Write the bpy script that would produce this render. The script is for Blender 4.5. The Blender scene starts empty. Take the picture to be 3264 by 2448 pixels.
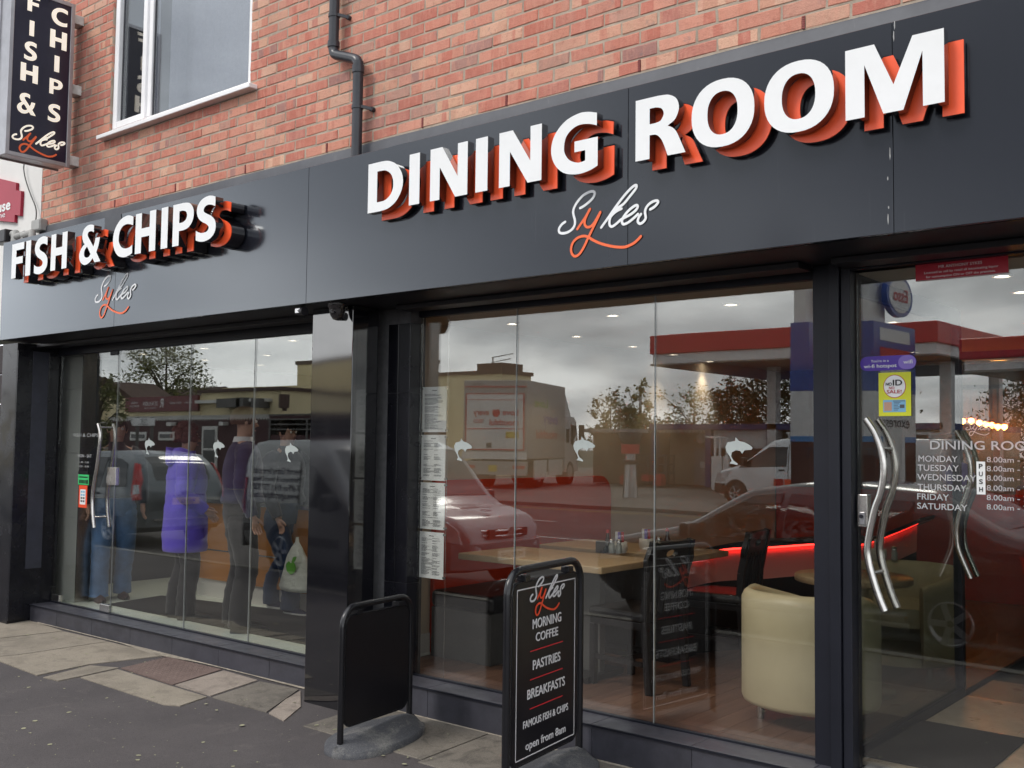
import bpy, bmesh, math, random
from mathutils import Vector, Matrix
random.seed(7)
SC = bpy.context.scene
COL = SC.collection
PI = math.pi

# ------------------------------------------------------------------ camera
FPX, IW, IH = 3303.1, 3264.0, 2448.0            # focal length in photo pixels, photo size
CAM = Vector((1.9715, -4.4937, 1.6477))
YAW, PITCH, ROLL = 0.690089, 0.0584218, 0.011917
_f = Vector((-math.sin(YAW)*math.cos(PITCH), math.cos(YAW)*math.cos(PITCH), math.sin(PITCH)))
_r0 = Vector((math.cos(YAW), math.sin(YAW), 0)); _u0 = _r0.cross(_f)
CR = _r0*math.cos(ROLL) + _u0*math.sin(ROLL); CU = CR.cross(_f); CF = _f
cam_d = bpy.data.cameras.new('camera'); cam = bpy.data.objects.new('camera', cam_d); COL.objects.link(cam)
cam_d.sensor_width = 36; cam_d.lens = FPX/IW*36; cam_d.clip_start = .05; cam_d.clip_end = 600
cam.matrix_world = Matrix(((CR.x, CU.x, -CF.x, CAM.x), (CR.y, CU.y, -CF.y, CAM.y), (CR.z, CU.z, -CF.z, CAM.z), (0, 0, 0, 1)))
SC.camera = cam

# ------------------------------------------------------------------ sky, sun, exposure
SUN_EL, SUN_AZ = math.radians(46), math.radians(207)   # azimuth of the sun, measured from +Y towards +X
w = bpy.data.worlds.new('World'); SC.world = w; w.use_nodes = True
nt = w.node_tree; N = nt.nodes; L = nt.links; N.clear()
out = N.new('ShaderNodeOutputWorld'); bg = N.new('ShaderNodeBackground'); bg.inputs[1].default_value = .15
sky = N.new('ShaderNodeTexSky'); sky.sky_type = 'NISHITA'; sky.sun_disc = False
sky.sun_elevation = SUN_EL; sky.sun_rotation = SUN_AZ; sky.air_density = 1.0; sky.dust_density = 2.0
tc = N.new('ShaderNodeTexCoord'); sep = N.new('ShaderNodeSeparateXYZ'); L.new(tc.outputs['Generated'], sep.inputs[0])
def wm(op, a, b=None):
    n = N.new('ShaderNodeMath'); n.operation = op
    for i, v in enumerate((a, b)):
        if v is None: continue
        if isinstance(v, (int, float)): n.inputs[i].default_value = v
        else: L.new(v, n.inputs[i])
    return n.outputs[0]
den = wm('ADD', wm('MAXIMUM', sep.outputs[2], 0.0), .22)
comb = N.new('ShaderNodeCombineXYZ')
L.new(wm('DIVIDE', sep.outputs[0], den), comb.inputs[0]); L.new(wm('DIVIDE', sep.outputs[1], den), comb.inputs[1])
n1 = N.new('ShaderNodeTexNoise'); n1.inputs['Scale'].default_value = 1.15; n1.inputs['Detail'].default_value = 7; n1.inputs['Roughness'].default_value = .52
n1.inputs['Distortion'].default_value = .25
L.new(comb.outputs[0], n1.inputs['Vector'])
cr = N.new('ShaderNodeValToRGB'); L.new(n1.outputs[0], cr.inputs[0])
e = cr.color_ramp.elements; e[0].position = .38; e[0].color = (9.5, 9.9, 10.5, 1); e[1].position = .64; e[1].color = (28, 28.3, 28.6, 1)
m_ = e.new(.5); m_.color = (16.5, 17, 17.7, 1)
mx = N.new('ShaderNodeMix'); mx.data_type = 'RGBA'; mx.inputs[0].default_value = .9
er = N.new('ShaderNodeValToRGB'); L.new(sep.outputs[2], er.inputs[0]); ee = er.color_ramp.elements   # cloud deck: thin and bright low down, thicker above
ee[0].position = 0; ee[0].color = (.68,)*3+(1,); ee[1].position = 1; ee[1].color = (.56,)*3+(1,)
for p_, v_ in ((.10, .62), (.26, .40), (.5, .46)): q_ = ee.new(p_); q_.color = (v_,)*3+(1,)
ml = N.new('ShaderNodeMix'); ml.data_type = 'RGBA'; ml.blend_type = 'MULTIPLY'; ml.inputs[0].default_value = 1.0
L.new(cr.outputs[0], ml.inputs[6]); L.new(er.outputs[0], ml.inputs[7])
L.new(sky.outputs[0], mx.inputs[6]); L.new(ml.outputs[2], mx.inputs[7])
L.new(mx.outputs[2], bg.inputs[0]); L.new(bg.outputs[0], out.inputs[0])
sun_d = bpy.data.lights.new('sun', 'SUN'); sun = bpy.data.objects.new('sun', sun_d); COL.objects.link(sun)
sun_d.energy = 1.5; sun_d.angle = math.radians(16); sun_d.color = (1, .95, .88)
sdir = Vector((math.sin(SUN_AZ)*math.cos(SUN_EL), math.cos(SUN_AZ)*math.cos(SUN_EL), math.sin(SUN_EL)))
sun.rotation_euler = sdir.to_track_quat('Z', 'Y').to_euler()
SC.view_settings.view_transform = 'Standard'; SC.view_settings.look = 'None'; SC.view_settings.gamma = 1; SC.view_settings.exposure = .3
SC.view_settings.use_curve_mapping = False
SC.render.engine = 'CYCLES'
cy = SC.cycles; cy.max_bounces = 12; cy.transparent_max_bounces = 24; cy.glossy_bounces = 6; cy.diffuse_bounces = 4
cy.caustics_reflective = False; cy.caustics_refractive = False; cy.sample_clamp_indirect = 6; cy.use_denoising = True

# ------------------------------------------------------------------ helpers: photo pixels to places in the scene
GL = .28                                          # plane of the shop glass
def ray(p):
    d = CF + CR*((p[0]-IW/2)/FPX) - CU*((p[1]-IH/2)/FPX)
    return d.normalized()
def onY(p, y): d = ray(p); return CAM + d*((y-CAM.y)/d.y)
def onZ(p, z): d = ray(p); return CAM + d*((z-CAM.z)/d.z)
def onX(p, x): d = ray(p); return CAM + d*((x-CAM.x)/d.x)
def mir(p, Y):                                    # a spot seen in the glass, standing at y=Y in the street
    P = onY(p, 2*GL-Y); return Vector((P.x, Y, P.z))
def crop(ox, oy, s): return lambda x, y: (ox+x*s, oy+y*s)

# ------------------------------------------------------------------ helpers: objects
def place_of(o):                                  # world matrix, without waiting for a depsgraph update
    b = Matrix.LocRotScale(o.location, o.rotation_euler, o.scale)
    return b if o.parent is None else place_of(o.parent) @ o.matrix_parent_inverse @ b
def link(o, parent=None):                         # children are written in the scene's own coordinates
    COL.objects.link(o)
    if parent is not None: o.parent = parent; o.matrix_parent_inverse = place_of(parent).inverted()
    return o
def tag(o, label=None, cat=None, group=None, kind=None):
    if label: o['label'] = label
    if cat: o['category'] = cat
    if group: o['group'] = group
    if kind: o['kind'] = kind
    return o
def thing(name, label, cat, loc=(0, 0, 0), group=None, rz=0):
    o = bpy.data.objects.new(name, None); o.location = loc; o.rotation_euler = (0, 0, rz); o.empty_display_size = .1
    link(o); return tag(o, label, cat, group)
def copy_tree(o, parent=None):
    c = o.copy(); COL.objects.link(c)
    if parent is not None: c.parent = parent
    for ch in list(o.children): copy_tree(ch, c)
    return c

class MB:
    """collects faces, links them as one mesh object"""
    def __init__(s): s.v = []; s.f = []; s.m = []; s.sm = []
    def add(s, vs, fs, mi=0, smooth=False):
        b = len(s.v); s.v += [tuple(v) for v in vs]
        for f in fs: s.f.append([b+i for i in f]); s.m.append(mi); s.sm.append(smooth)
        return s
    def box(s, x0, x1, y0, y1, z0, z1, mi=0, M=None):
        vs = [Vector((x, y, z)) for z in (z0, z1) for y in (y0, y1) for x in (x0, x1)]
        if M is not None: vs = [M @ v for v in vs]
        return s.add(vs, [(0, 2, 3, 1), (4, 5, 7, 6), (0, 1, 5, 4), (2, 6, 7, 3), (0, 4, 6, 2), (1, 3, 7, 5)], mi)
    def cbox(s, c, sx, sy, sz, mi=0, M=None):
        return s.box(c[0]-sx/2, c[0]+sx/2, c[1]-sy/2, c[1]+sy/2, c[2]-sz/2, c[2]+sz/2, mi, M)
    def bar(s, a, b, w, h, mi=0, up=(0, 0, 1)):
        a = Vector(a); b = Vector(b); d = (b-a); ln = d.length; d.normalize(); u = Vector(up)
        if abs(d.dot(u)) > .95: u = Vector((0, 1, 0))
        r = d.cross(u).normalized(); u = r.cross(d)
        M = Matrix(((r.x, d.x, u.x, a.x), (r.y, d.y, u.y, a.y), (r.z, d.z, u.z, a.z), (0, 0, 0, 1)))
        return s.box(-w/2, w/2, 0, ln, -h/2, h/2, mi, M)
    def tube(s, pts, r, n=10, mi=0, cap=True):
        pts = [Vector(p) for p in pts]; rr = r if isinstance(r, (list, tuple)) else [r]*len(pts)
        rings = []; prev = None
        for i, p in enumerate(pts):
            d = (pts[min(i+1, len(pts)-1)]-pts[max(i-1, 0)]).normalized()
            if prev is None:
                u = Vector((0, 0, 1)) if abs(d.z) < .9 else Vector((1, 0, 0))
            else: u = prev
            a = d.cross(u).normalized(); u = a.cross(d).normalized(); prev = u
            rings.append([p + (a*math.cos(2*PI*k/n) + u*math.sin(2*PI*k/n))*rr[i] for k in range(n)])
        vs = [v for g in rings for v in g]; fs = []
        for i in range(len(pts)-1):
            for k in range(n): fs.append((i*n+k, i*n+(k+1) % n, (i+1)*n+(k+1) % n, (i+1)*n+k))
        s.add(vs, fs, mi, True)
        if cap:
            s.add(rings[0], [tuple(range(n))], mi); s.add(rings[-1], [tuple(reversed(range(n)))], mi)
        return s
    def lathe(s, prof, c=(0, 0, 0), n=24, mi=0, M=None, a0=0, a1=2*PI):
        full = abs(a1-a0-2*PI) < 1e-6; k = n if full else n+1; vs = []
        for r, z in prof:
            for i in range(k):
                a = a0+(a1-a0)*i/n; v = Vector((r*math.cos(a), r*math.sin(a), z))
                v = (M @ v) if M is not None else v
                vs.append(v+Vector(c))
        fs = []
        for j in range(len(prof)-1):
            for i in range(n if full else n):
                i2 = (i+1) % k
                fs.append((j*k+i, j*k+i2, (j+1)*k+i2, (j+1)*k+i))
        return s.add(vs, fs, mi, True)
    def prism(s, pts, t, M, mi=0, ms=None):
        """2-D outline pts (ccw) in the plane of M, from height -t to 0 along M's z"""
        n = len(pts); ms = mi if ms is None else ms
        a = [M @ Vector((p[0], p[1], 0)) for p in pts]; b = [M @ Vector((p[0], p[1], -t)) for p in pts]
        s.add(a, [tuple(range(n))], mi); s.add(b, [tuple(reversed(range(n)))], ms)
        vs = a+b; s.add(vs, [(i, n+i, n+(i+1) % n, (i+1) % n) for i in range(n)], ms)
        return s
    def mesh(s, name, mats):
        me = bpy.data.meshes.new(name); me.from_pydata(s.v, [], s.f)
        for m in (mats if isinstance(mats, (list, tuple)) else [mats]): me.materials.append(m)
        me.polygons.foreach_set('material_index', s.m); me.polygons.foreach_set('use_smooth', s.sm); me.update()
        return me
    def build(s, name, mats, parent=None, bevel=0, smooth=False, weld=False, seg=2):
        me = s.mesh(name, mats)
        if weld:
            bm = bmesh.new(); bm.from_mesh(me); bmesh.ops.remove_doubles(bm, verts=bm.verts, dist=1e-5)
            bmesh.ops.recalc_face_normals(bm, faces=bm.faces); bm.to_mesh(me); bm.free()
        if smooth:
            for p in me.polygons: p.use_smooth = True
        o = link(bpy.data.objects.new(name, me), parent)
        if bevel:
            b = o.modifiers.new('bevel', 'BEVEL'); b.width = bevel; b.segments = seg; b.limit_method = 'ANGLE'; b.angle_limit = math.radians(40)
        return o
def frame(o, x, y):
    """matrix with origin o, local x along x, local y along y"""
    x = Vector(x).normalized(); y = Vector(y); z = x.cross(y).normalized(); y = z.cross(x)
    return Matrix(((x.x, y.x, z.x, o[0]), (x.y, y.y, z.y, o[1]), (x.z, y.z, z.z, o[2]), (0, 0, 0, 1)))
def wall_frame(x, y, z): return frame((x, y, z), (1, 0, 0), (0, 0, 1))          # faces the street (-y)
def street_frame(x, y, z): return frame((x, y, z), (-1, 0, 0), (0, 0, 1))       # faces the shop (+y)

def catmull(P, n=8, closed=False):
    P = [Vector(p) for p in P]; out = []; m = len(P); rng = m if closed else m-1
    for i in range(rng):
        g = (lambda k: P[k % m]) if closed else (lambda k: P[min(max(k, 0), m-1)])
        p0, p1, p2, p3 = g(i-1), g(i), g(i+1), g(i+2)
        for k in range(n):
            t = k/n; out.append(.5*((2*p1)+(-p0+p2)*t+(2*p0-5*p1+4*p2-p3)*t*t+(-p0+3*p1-3*p2+p3)*t*t*t))
    if not closed: out.append(P[-1])
    return out
def loops_mesh(name, loops, depth, mats, off=0.0):
    """closed 2-D loops (holes by even-odd) extruded by depth: front at z=0 (material 0), sides material 1"""
    cu = bpy.data.curves.new('tmp', 'CURVE'); cu.dimensions = '2D'; cu.fill_mode = 'BOTH'; cu.extrude = depth/2
    for lp in loops:
        sp = cu.splines.new('POLY'); sp.points.add(len(lp)-1); sp.use_cyclic_u = True
        for i, p in enumerate(lp): sp.points[i].co = (p[0], p[1], 0, 1)
    ob = bpy.data.objects.new('tmp', cu); COL.objects.link(ob)
    dg = bpy.context.evaluated_depsgraph_get(); me = bpy.data.meshes.new_from_object(ob.evaluated_get(dg))
    bpy.data.objects.remove(ob); bpy.data.curves.remove(cu); me.name = name
    me.materials.clear()
    for m in mats: me.materials.append(m)
    for v in me.vertices: v.co.z += off-depth/2
    if len(mats) > 1:
        for p in me.polygons: p.material_index = 0 if p.normal.z > .7 else 1
    return me
def put(name, me, M, parent=None):
    o = link(bpy.data.objects.new(name, me), parent); o.matrix_basis = M; return o
def text_mesh(name, s, size, mat, align='LEFT', bold=0.0, sx=1.0, depth=.0012, spacing=1.0, lead=1.0):
    """flat print or raised lettering, one mesh, baseline at y=0"""
    cu = bpy.data.curves.new('tmp', 'FONT'); cu.body = s; cu.size = size; cu.align_x = align; cu.extrude = depth/2; cu.space_character = spacing
    cu.space_line = lead; cu.resolution_u = 4
    ob = bpy.data.objects.new('tmp', cu); COL.objects.link(ob)
    dg = bpy.context.evaluated_depsgraph_get(); me0 = bpy.data.meshes.new_from_object(ob.evaluated_get(dg))
    bpy.data.objects.remove(ob); bpy.data.curves.remove(cu)
    vs = []; fs = []; k = [(0, 0, 0)] if not bold else [(-bold, 0, 0), (bold, 0, .0002), (0, bold, .0004), (0, -bold, .0006)]
    for dx, dy, dz in k:
        b = len(vs); vs += [((v.co.x+dx*size)*sx, v.co.y+dy*size, v.co.z+dz+depth/2) for v in me0.vertices]
        fs += [[b+i for i in p.vertices] for p in me0.polygons]
    bpy.data.meshes.remove(me0)
    me = bpy.data.meshes.new(name); me.from_pydata(vs, [], fs); me.materials.append(mat); me.update()
    return me
def text(name, s, size, mat, M, parent=None, **k): return put(name, text_mesh(name, s, size, mat, **k), M, parent)
def ribbon(path, w, n=6):
    """outline of a pen stroke of width w (number or list) along a smooth 2-D path, round ends"""
    P = catmull([(p[0], p[1], 0) for p in path], n); m = len(P)
    ww = [w]*m if not isinstance(w, (list, tuple)) else [w[0]+(w[1]-w[0])*i/(m-1) for i in range(m)]
    Lf = []; Rt = []
    for i, p in enumerate(P):
        d = (P[min(i+1, m-1)]-P[max(i-1, 0)]).normalized(); nn = Vector((-d.y, d.x, 0))
        Lf.append(p+nn*ww[i]/2); Rt.append(p-nn*ww[i]/2)
    d1 = (P[-1]-P[-2]).normalized(); d0 = (P[0]-P[1]).normalized()
    def capp(c, d, r): 
        a = math.atan2(d.y, d.x); return [c+Vector((math.cos(a-PI/2+PI*k/6), math.sin(a-PI/2+PI*k/6), 0))*r for k in range(1, 6)]
    return [Lf, Rt, capp(P[-1], d1, ww[-1]/2), capp(P[0], d0, ww[0]/2)]
def ribbon_mb(mb, path, w, M, mi=0, z=0.0, t=.001, n=6):
    Lf, Rt, c1, c0 = ribbon(path, w, n)
    m = len(Lf)
    top = [M @ Vector((p.x, p.y, z+t+7e-6*i)) for S in (Lf, Rt) for i, p in enumerate(S)]      # the stroke climbs a hair, so it lies over itself where it crosses
    mb.add(top, [(m+i, m+i+1, i+1, i) for i in range(m-1)], mi)
    mb.add([M @ Vector((p.x, p.y, z+t+7e-6*m)) for p in [Rt[-1]]+c1+[Lf[-1]]], [tuple(range(7))], mi)
    mb.add([M @ Vector((p.x, p.y, z+t)) for p in [Lf[0]]+c0+[Rt[0]]], [tuple(range(7))], mi)
    for S in (Lf, Rt):
        vs = [M @ Vector((p.x, p.y, z+t)) for p in S]+[M @ Vector((p.x, p.y, z-.0005)) for p in S]
        mb.add(vs, [(i, i+1, m+i+1, m+i) for i in range(m-1)], mi)
# ------------------------------------------------------------------ materials
class NT:
    def __init__(s, name):
        s.m = bpy.data.materials.new(name); s.m.use_nodes = True; s.t = s.m.node_tree; s.t.nodes.clear()
        s.out = s.n('ShaderNodeOutputMaterial'); s._c = None
    def n(s, ty, **k):
        x = s.t.nodes.new(ty)
        for a, v in k.items(): setattr(x, a, v)
        return x
    def l(s, a, b): s.t.links.new(a, b)
    def co(s):
        if s._c is None: s._c = s.n('ShaderNodeTexCoord').outputs['Object']
        return s._c
    def val(s, sock, v):
        if isinstance(v, (int, float, tuple)): sock.default_value = v
        else: s.l(v, sock)
    def noise(s, scale, detail=4, rough=.55, vec=None, stretch=None, dist=0):
        x = s.n('ShaderNodeTexNoise'); x.inputs['Scale'].default_value = scale; x.inputs['Detail'].default_value = detail
        x.inputs['Roughness'].default_value = rough; x.inputs['Distortion'].default_value = dist
        v = vec if vec is not None else s.co()
        if stretch:
            mp = s.n('ShaderNodeMapping'); mp.inputs['Scale'].default_value = stretch; s.l(v, mp.inputs[0]); v = mp.outputs[0]
        s.l(v, x.inputs['Vector']); return x.outputs[0]
    def ramp(s, fac, stops, interp='LINEAR'):
        r = s.n('ShaderNodeValToRGB'); r.color_ramp.interpolation = interp; e = r.color_ramp.elements
        while len(e) < len(stops): e.new(.5)
        for i, (p, c) in enumerate(stops):
            e[i].position = p; e[i].color = (c, c, c, 1) if isinstance(c, (int, float)) else (*c, 1)
        s.l(fac, r.inputs[0]); return r.outputs[0]
    def math(s, op, a, b=0.0):
        x = s.n('ShaderNodeMath', operation=op); s.val(x.inputs[0], a); s.val(x.inputs[1], b); return x.outputs[0]
    def mix(s, f, a, b, mode='MIX'):
        x = s.n('ShaderNodeMix', data_type='RGBA', blend_type=mode)
        s.val(x.inputs[0], f)
        for i, c in ((6, a), (7, b)):
            if isinstance(c, tuple): x.inputs[i].default_value = (*c, 1) if len(c) == 3 else c
            else: s.l(c, x.inputs[i])
        return x.outputs[2]
    def bump(s, h, strength, dist=.01):
        b = s.n('ShaderNodeBump'); b.inputs['Strength'].default_value = strength; b.inputs['Distance'].default_value = dist
        s.l(h, b.inputs['Height']); return b.outputs[0]
    def pr(s, base, rough=.5, metal=0, spec=.5, normal=None, coat=0, emit=None, estr=0, trans=0, alpha=None, sheen=0):
        p = s.n('ShaderNodeBsdfPrincipled')
        if isinstance(base, tuple): p.inputs['Base Color'].default_value = (*base, 1)
        else: s.l(base, p.inputs['Base Color'])
        s.val(p.inputs['Roughness'], rough); s.val(p.inputs['Metallic'], metal); p.inputs['Specular IOR Level'].default_value = spec
        p.inputs['Coat Weight'].default_value = coat; p.inputs['Coat Roughness'].default_value = .05; p.inputs['Sheen Weight'].default_value = sheen
        p.inputs['Transmission Weight'].default_value = trans
        if normal is not None: s.l(normal, p.inputs['Normal'])
        if emit: p.inputs['Emission Color'].default_value = (*emit, 1); p.inputs['Emission Strength'].default_value = estr
        s.l(p.outputs[0], s.out.inputs[0]); return p
def mat(name, c, rough=.5, metal=0, spec=.5, var=.12, vs=6, bump=0, bs=60, coat=0, c2=None, emit=None, estr=0, rvar=.0, stretch=None, bd=.004, sheen=0):
    t = NT(name)
    if var or c2:
        f = t.noise(vs, 5, .6, stretch=stretch)
        a = tuple(x*(1-var) for x in c); b = c2 or tuple(min(1, x*(1+var)) for x in c)
        base = t.mix(t.ramp(f, [(.3, 0.0), (.7, 1.0)]), a, b)
    else: base = c
    nr = t.bump(t.noise(bs, 4, .6, stretch=stretch), bump, bd) if bump else None
    r = rough if not rvar else t.ramp(t.noise(vs*1.7, 4), [(.3, max(0, rough-rvar)), (.7, rough+rvar)])
    t.pr(base, r, metal, spec, nr, coat, emit, estr, sheen=sheen); return t.m
MT = {}
def brick_mat():
    t = NT('brick'); oi = t.n('ShaderNodeObjectInfo'); geo = t.n('ShaderNodeNewGeometry')
    rnd = t.math('FRACT', t.math('ADD', oi.outputs['Random'], geo.outputs['Random Per Island']))
    r2 = t.math('FRACT', t.math('MULTIPLY', rnd, 17.31)); r3 = t.math('FRACT', t.math('MULTIPLY', rnd, 71.7))
    off = t.n('ShaderNodeCombineXYZ'); t.l(t.math('MULTIPLY', rnd, 37.0), off.inputs[0]); t.l(t.math('MULTIPLY', r2, 11.0), off.inputs[2])
    add = t.n('ShaderNodeVectorMath', operation='ADD'); t.l(t.co(), add.inputs[0]); t.l(off.outputs[0], add.inputs[1]); v = add.outputs[0]
    base = t.ramp(rnd, [(0, (.41, .128, .092)), (.2, (.47, .165, .122)), (.4, (.43, .140, .105)), (.54, (.52, .215, .150)), (.66, (.41, .145, .118)),
                        (.77, (.55, .30, .205)), (.88, (.31, .155, .140)), (.94, (.50, .185, .132)), (1, (.45, .150, .108))])
    band = t.ramp(t.noise(9, 0, .4, v, (1.0, 0, .05)), [(.42, 0.0), (.44, 1.0)])           # kiss marks: upright bands
    alt = t.ramp(r2, [(0, (.57, .26, .19)), (.45, (.41, .13, .098)), (.75, (.60, .35, .25)), (1, (.29, .145, .13))])
    base = t.mix(t.math('MULTIPLY', band, t.ramp(r3, [(.15, 0.0), (.55, .95)])), base, alt)
    base = t.mix(t.ramp(t.noise(14, 4, .65, v, (2.2, 1, .5)), [(.45, 0.0), (.72, .62)]), base, (.55, .26, .195))
    base = t.mix(t.ramp(t.noise(11, 3, .6, v), [(.64, 0.0), (.80, .8)]), base, (.19, .145, .145))   # burnt patches
    base = t.mix(t.ramp(t.noise(220, 2, .5, v), [(.2, .35), (.5, 0.0)]), base, (.20, .065, .04))
    pos = geo.outputs['Position']
    base = t.mix(t.ramp(t.noise(1.3, 5, .65, pos, (1, 1, .6)), [(.48, 0.0), (.8, .38)]), base, (.16, .10, .085))      # soot
    base = t.mix(t.ramp(t.noise(26, 4, .7, v), [(.56, 0.0), (.74, .45)]), base, (.27, .085, .062))
    base = t.mix(1.0, base, (1.08, 1.15, 1.15), 'MULTIPLY')
    nb = t.bump(t.noise(60, 6, .75, v), .9, .005)
    t.pr(base, .88, 0, .25, nb); return t.m
def glass_mat(name, tint=(.93, .95, .94), ior=1.5, boost=1.0, wob=0.0):
    t = NT(name); tr = t.n('ShaderNodeBsdfTransparent'); tr.inputs[0].default_value = (*tint, 1)
    gl = t.n('ShaderNodeBsdfGlossy'); gl.inputs['Roughness'].default_value = 0.0; gl.inputs[0].default_value = (.97, 1, .99, 1)
    ge = t.n('ShaderNodeNewGeometry'); dp = t.n('ShaderNodeVectorMath', operation='DOT_PRODUCT'); t.l(ge.outputs['Normal'], dp.inputs[0]); t.l(ge.outputs['Incoming'], dp.inputs[1])
    c5 = t.math('POWER', t.math('SUBTRACT', 1.0, t.math('ABSOLUTE', dp.outputs['Value'])), 5.0)
    r0 = ((ior-1)/(ior+1))**2*boost; fr = t.math('ADD', r0, t.math('MULTIPLY', c5, 1-r0))   # Schlick, the same on both faces of the pane
    if wob:
        nb = t.bump(t.noise(1.3, 1, .4), wob, .05); t.l(nb, gl.inputs['Normal'])
    mx = t.n('ShaderNodeMixShader'); t.l(fr, mx.inputs[0]); t.l(tr.outputs[0], mx.inputs[1]); t.l(gl.outputs[0], mx.inputs[2])
    t.l(mx.outputs[0], t.out.inputs[0]); return t.m
def slab_mat(name, c, c2, stain, seedoff=0):
    t = NT(name); v = t.co()
    b = t.mix(t.ramp(t.noise(2.2, 6, .65), [(.3, 0.0), (.7, 1.0)]), c, c2)
    b = t.mix(t.ramp(t.noise(5, 6, .75, dist=1), [(.50, 0.0), (.66, .85)]), b, stain)
    b = t.mix(t.ramp(t.noise(1.7, 5, .7, dist=.6), [(.52, 0.0), (.7, .6)]), b, tuple(x*.62 for x in c))
    b = t.mix(t.ramp(t.noise(160, 3, .6), [(.35, .5), (.6, 0.0)]), b, tuple(x*.45 for x in c))
    b = t.mix(t.ramp(t.noise(240, 2, .5), [(.66, 0.0), (.72, .6)]), b, (.42, .38, .33))
    t.pr(b, .85, 0, .3, t.bump(t.noise(120, 6, .7), .6, .004)); return t.m
def asphalt_mat():
    t = NT('asphalt')
    b = t.mix(t.ramp(t.noise(1.1, 6, .65), [(.3, 0.0), (.72, 1.0)]), (.062, .055, .057), (.098, .087, .087))
    b = t.mix(t.ramp(t.noise(3.4, 5, .7, dist=.8), [(.58, 0.0), (.75, .7)]), b, (.135, .118, .112))
    b = t.mix(t.ramp(t.noise(2.2, 5, .7, dist=1.5), [(.62, 0.0), (.8, .6)]), b, (.036, .031, .034))
    sp = t.n('ShaderNodeTexVoronoi'); sp.inputs['Scale'].default_value = 260; t.l(t.co(), sp.inputs['Vector'])
    b = t.mix(t.ramp(sp.outputs[0], [(.10, .55), (.35, 0.0)]), b, (.13, .115, .11))
    b = t.mix(t.ramp(t.noise(300, 2, .5), [(.3, .7), (.5, 0.0)]), b, (.012, .011, .012))
    t.pr(b, .82, 0, .3, t.bump(sp.outputs[0], .45, .004)); return t.m
def wood_mat(name, c, c2, stretch, rough=.35, scale=3, dark=None):
    t = NT(name); oi = t.n('ShaderNodeObjectInfo')
    off = t.n('ShaderNodeCombineXYZ'); t.l(t.math('MULTIPLY', oi.outputs['Random'], 23.0), off.inputs[2])
    add = t.n('ShaderNodeVectorMath', operation='ADD'); t.l(t.co(), add.inputs[0]); t.l(off.outputs[0], add.inputs[1])
    b = t.mix(t.ramp(t.noise(scale, 6, .6, add.outputs[0], stretch, 1.2), [(.3, 0.0), (.7, 1.0)]), c, c2)
    b = t.mix(t.math('MULTIPLY', oi.outputs['Random'], .45), b, dark or tuple(x*.5 for x in c))
    b = t.mix(t.ramp(t.noise(scale*6, 4, .7, add.outputs[0], stretch), [(.55, 0.0), (.75, .5)]), b, tuple(x*.4 for x in c))
    t.pr(b, rough, 0, .4); return t.m
def granite_mat():
    t = NT('polished black granite')
    b = t.mix(t.ramp(t.noise(90, 4, .7), [(.45, 0.0), (.7, 1.0)]), (.006, .006, .008), (.016, .016, .019))
    nb = t.bump(t.noise(1.0, 1, .3, stretch=(1, 1, 1.6)), .10, .03)
    t.pr(b, .05, 0, 1.0, nb, coat=.5); return t.m
def tile_mat(name, c, rough=.28, spec=.5):
    t = NT(name); oi = t.n('ShaderNodeObjectInfo')
    b = t.mix(t.ramp(t.noise(9, 6, .65), [(.3, 0.0), (.7, 1.0)]), tuple(x*.75 for x in c), tuple(x*1.3 for x in c))
    b = t.mix(t.math('MULTIPLY', oi.outputs['Random'], .35), b, tuple(x*1.7 for x in c))
    b = t.mix(t.ramp(t.noise(35, 5, .7), [(.6, 0.0), (.78, .25)]), b, tuple(min(.5, x*3+.008) for x in c))
    t.pr(b, t.ramp(t.noise(6, 4), [(.3, rough-.06), (.7, rough+.12)]), 0, spec, t.bump(t.noise(60, 3), .08, .002)); return t.m
def panel_mat():
    t = NT('grey fascia panel')
    b = t.mix(t.ramp(t.noise(1.4, 4, .6), [(.3, 0.0), (.7, 1.0)]), (.0115, .0125, .018), (.0135, .0148, .021))
    st = t.ramp(t.noise(5, 2, .5, stretch=(9, 1, .35)), [(.66, 0.0), (.74, 1.0)])
    b = t.mix(t.math('MULTIPLY', st, t.ramp(t.noise(2.3, 2, .5), [(.5, 0.0), (.7, .10)])), b, (.10, .10, .105))   # dried rain runs
    # lacquered composite sheet: nearly black face on, mirror-like at a slant
    df = t.n('ShaderNodeBsdfDiffuse'); t.l(b, df.inputs[0]); gl = t.n('ShaderNodeBsdfGlossy'); gl.inputs[0].default_value = (.90, .95, 1, 1); gl.inputs['Roughness'].default_value = .14
    ge = t.n('ShaderNodeNewGeometry'); dp = t.n('ShaderNodeVectorMath', operation='DOT_PRODUCT'); t.l(ge.outputs['Normal'], dp.inputs[0]); t.l(ge.outputs['Incoming'], dp.inputs[1])
    fr = t.math('ADD', .034, t.math('MULTIPLY', t.math('POWER', t.math('SUBTRACT', 1.0, t.math('ABSOLUTE', dp.outputs['Value'])), 2.5), .82))
    mx = t.n('ShaderNodeMixShader'); t.l(fr, mx.inputs[0]); t.l(df.outputs[0], mx.inputs[1]); t.l(gl.outputs[0], mx.inputs[2]); t.l(mx.outputs[0], t.out.inputs[0]); return t.m
def white_face_mat():
    t = NT('white letter face')
    b = t.mix(t.ramp(t.noise(3, 5, .6), [(.35, 0.0), (.75, 1.0)]), (.78, .79, .80), (.70, .71, .71))
    b = t.mix(t.ramp(t.noise(16, 5, .75, stretch=(1, 1, .25)), [(.62, 0.0), (.8, .25)]), b, (.55, .53, .49))
    t.pr(b, .35, 0, .4); return t.m
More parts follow.
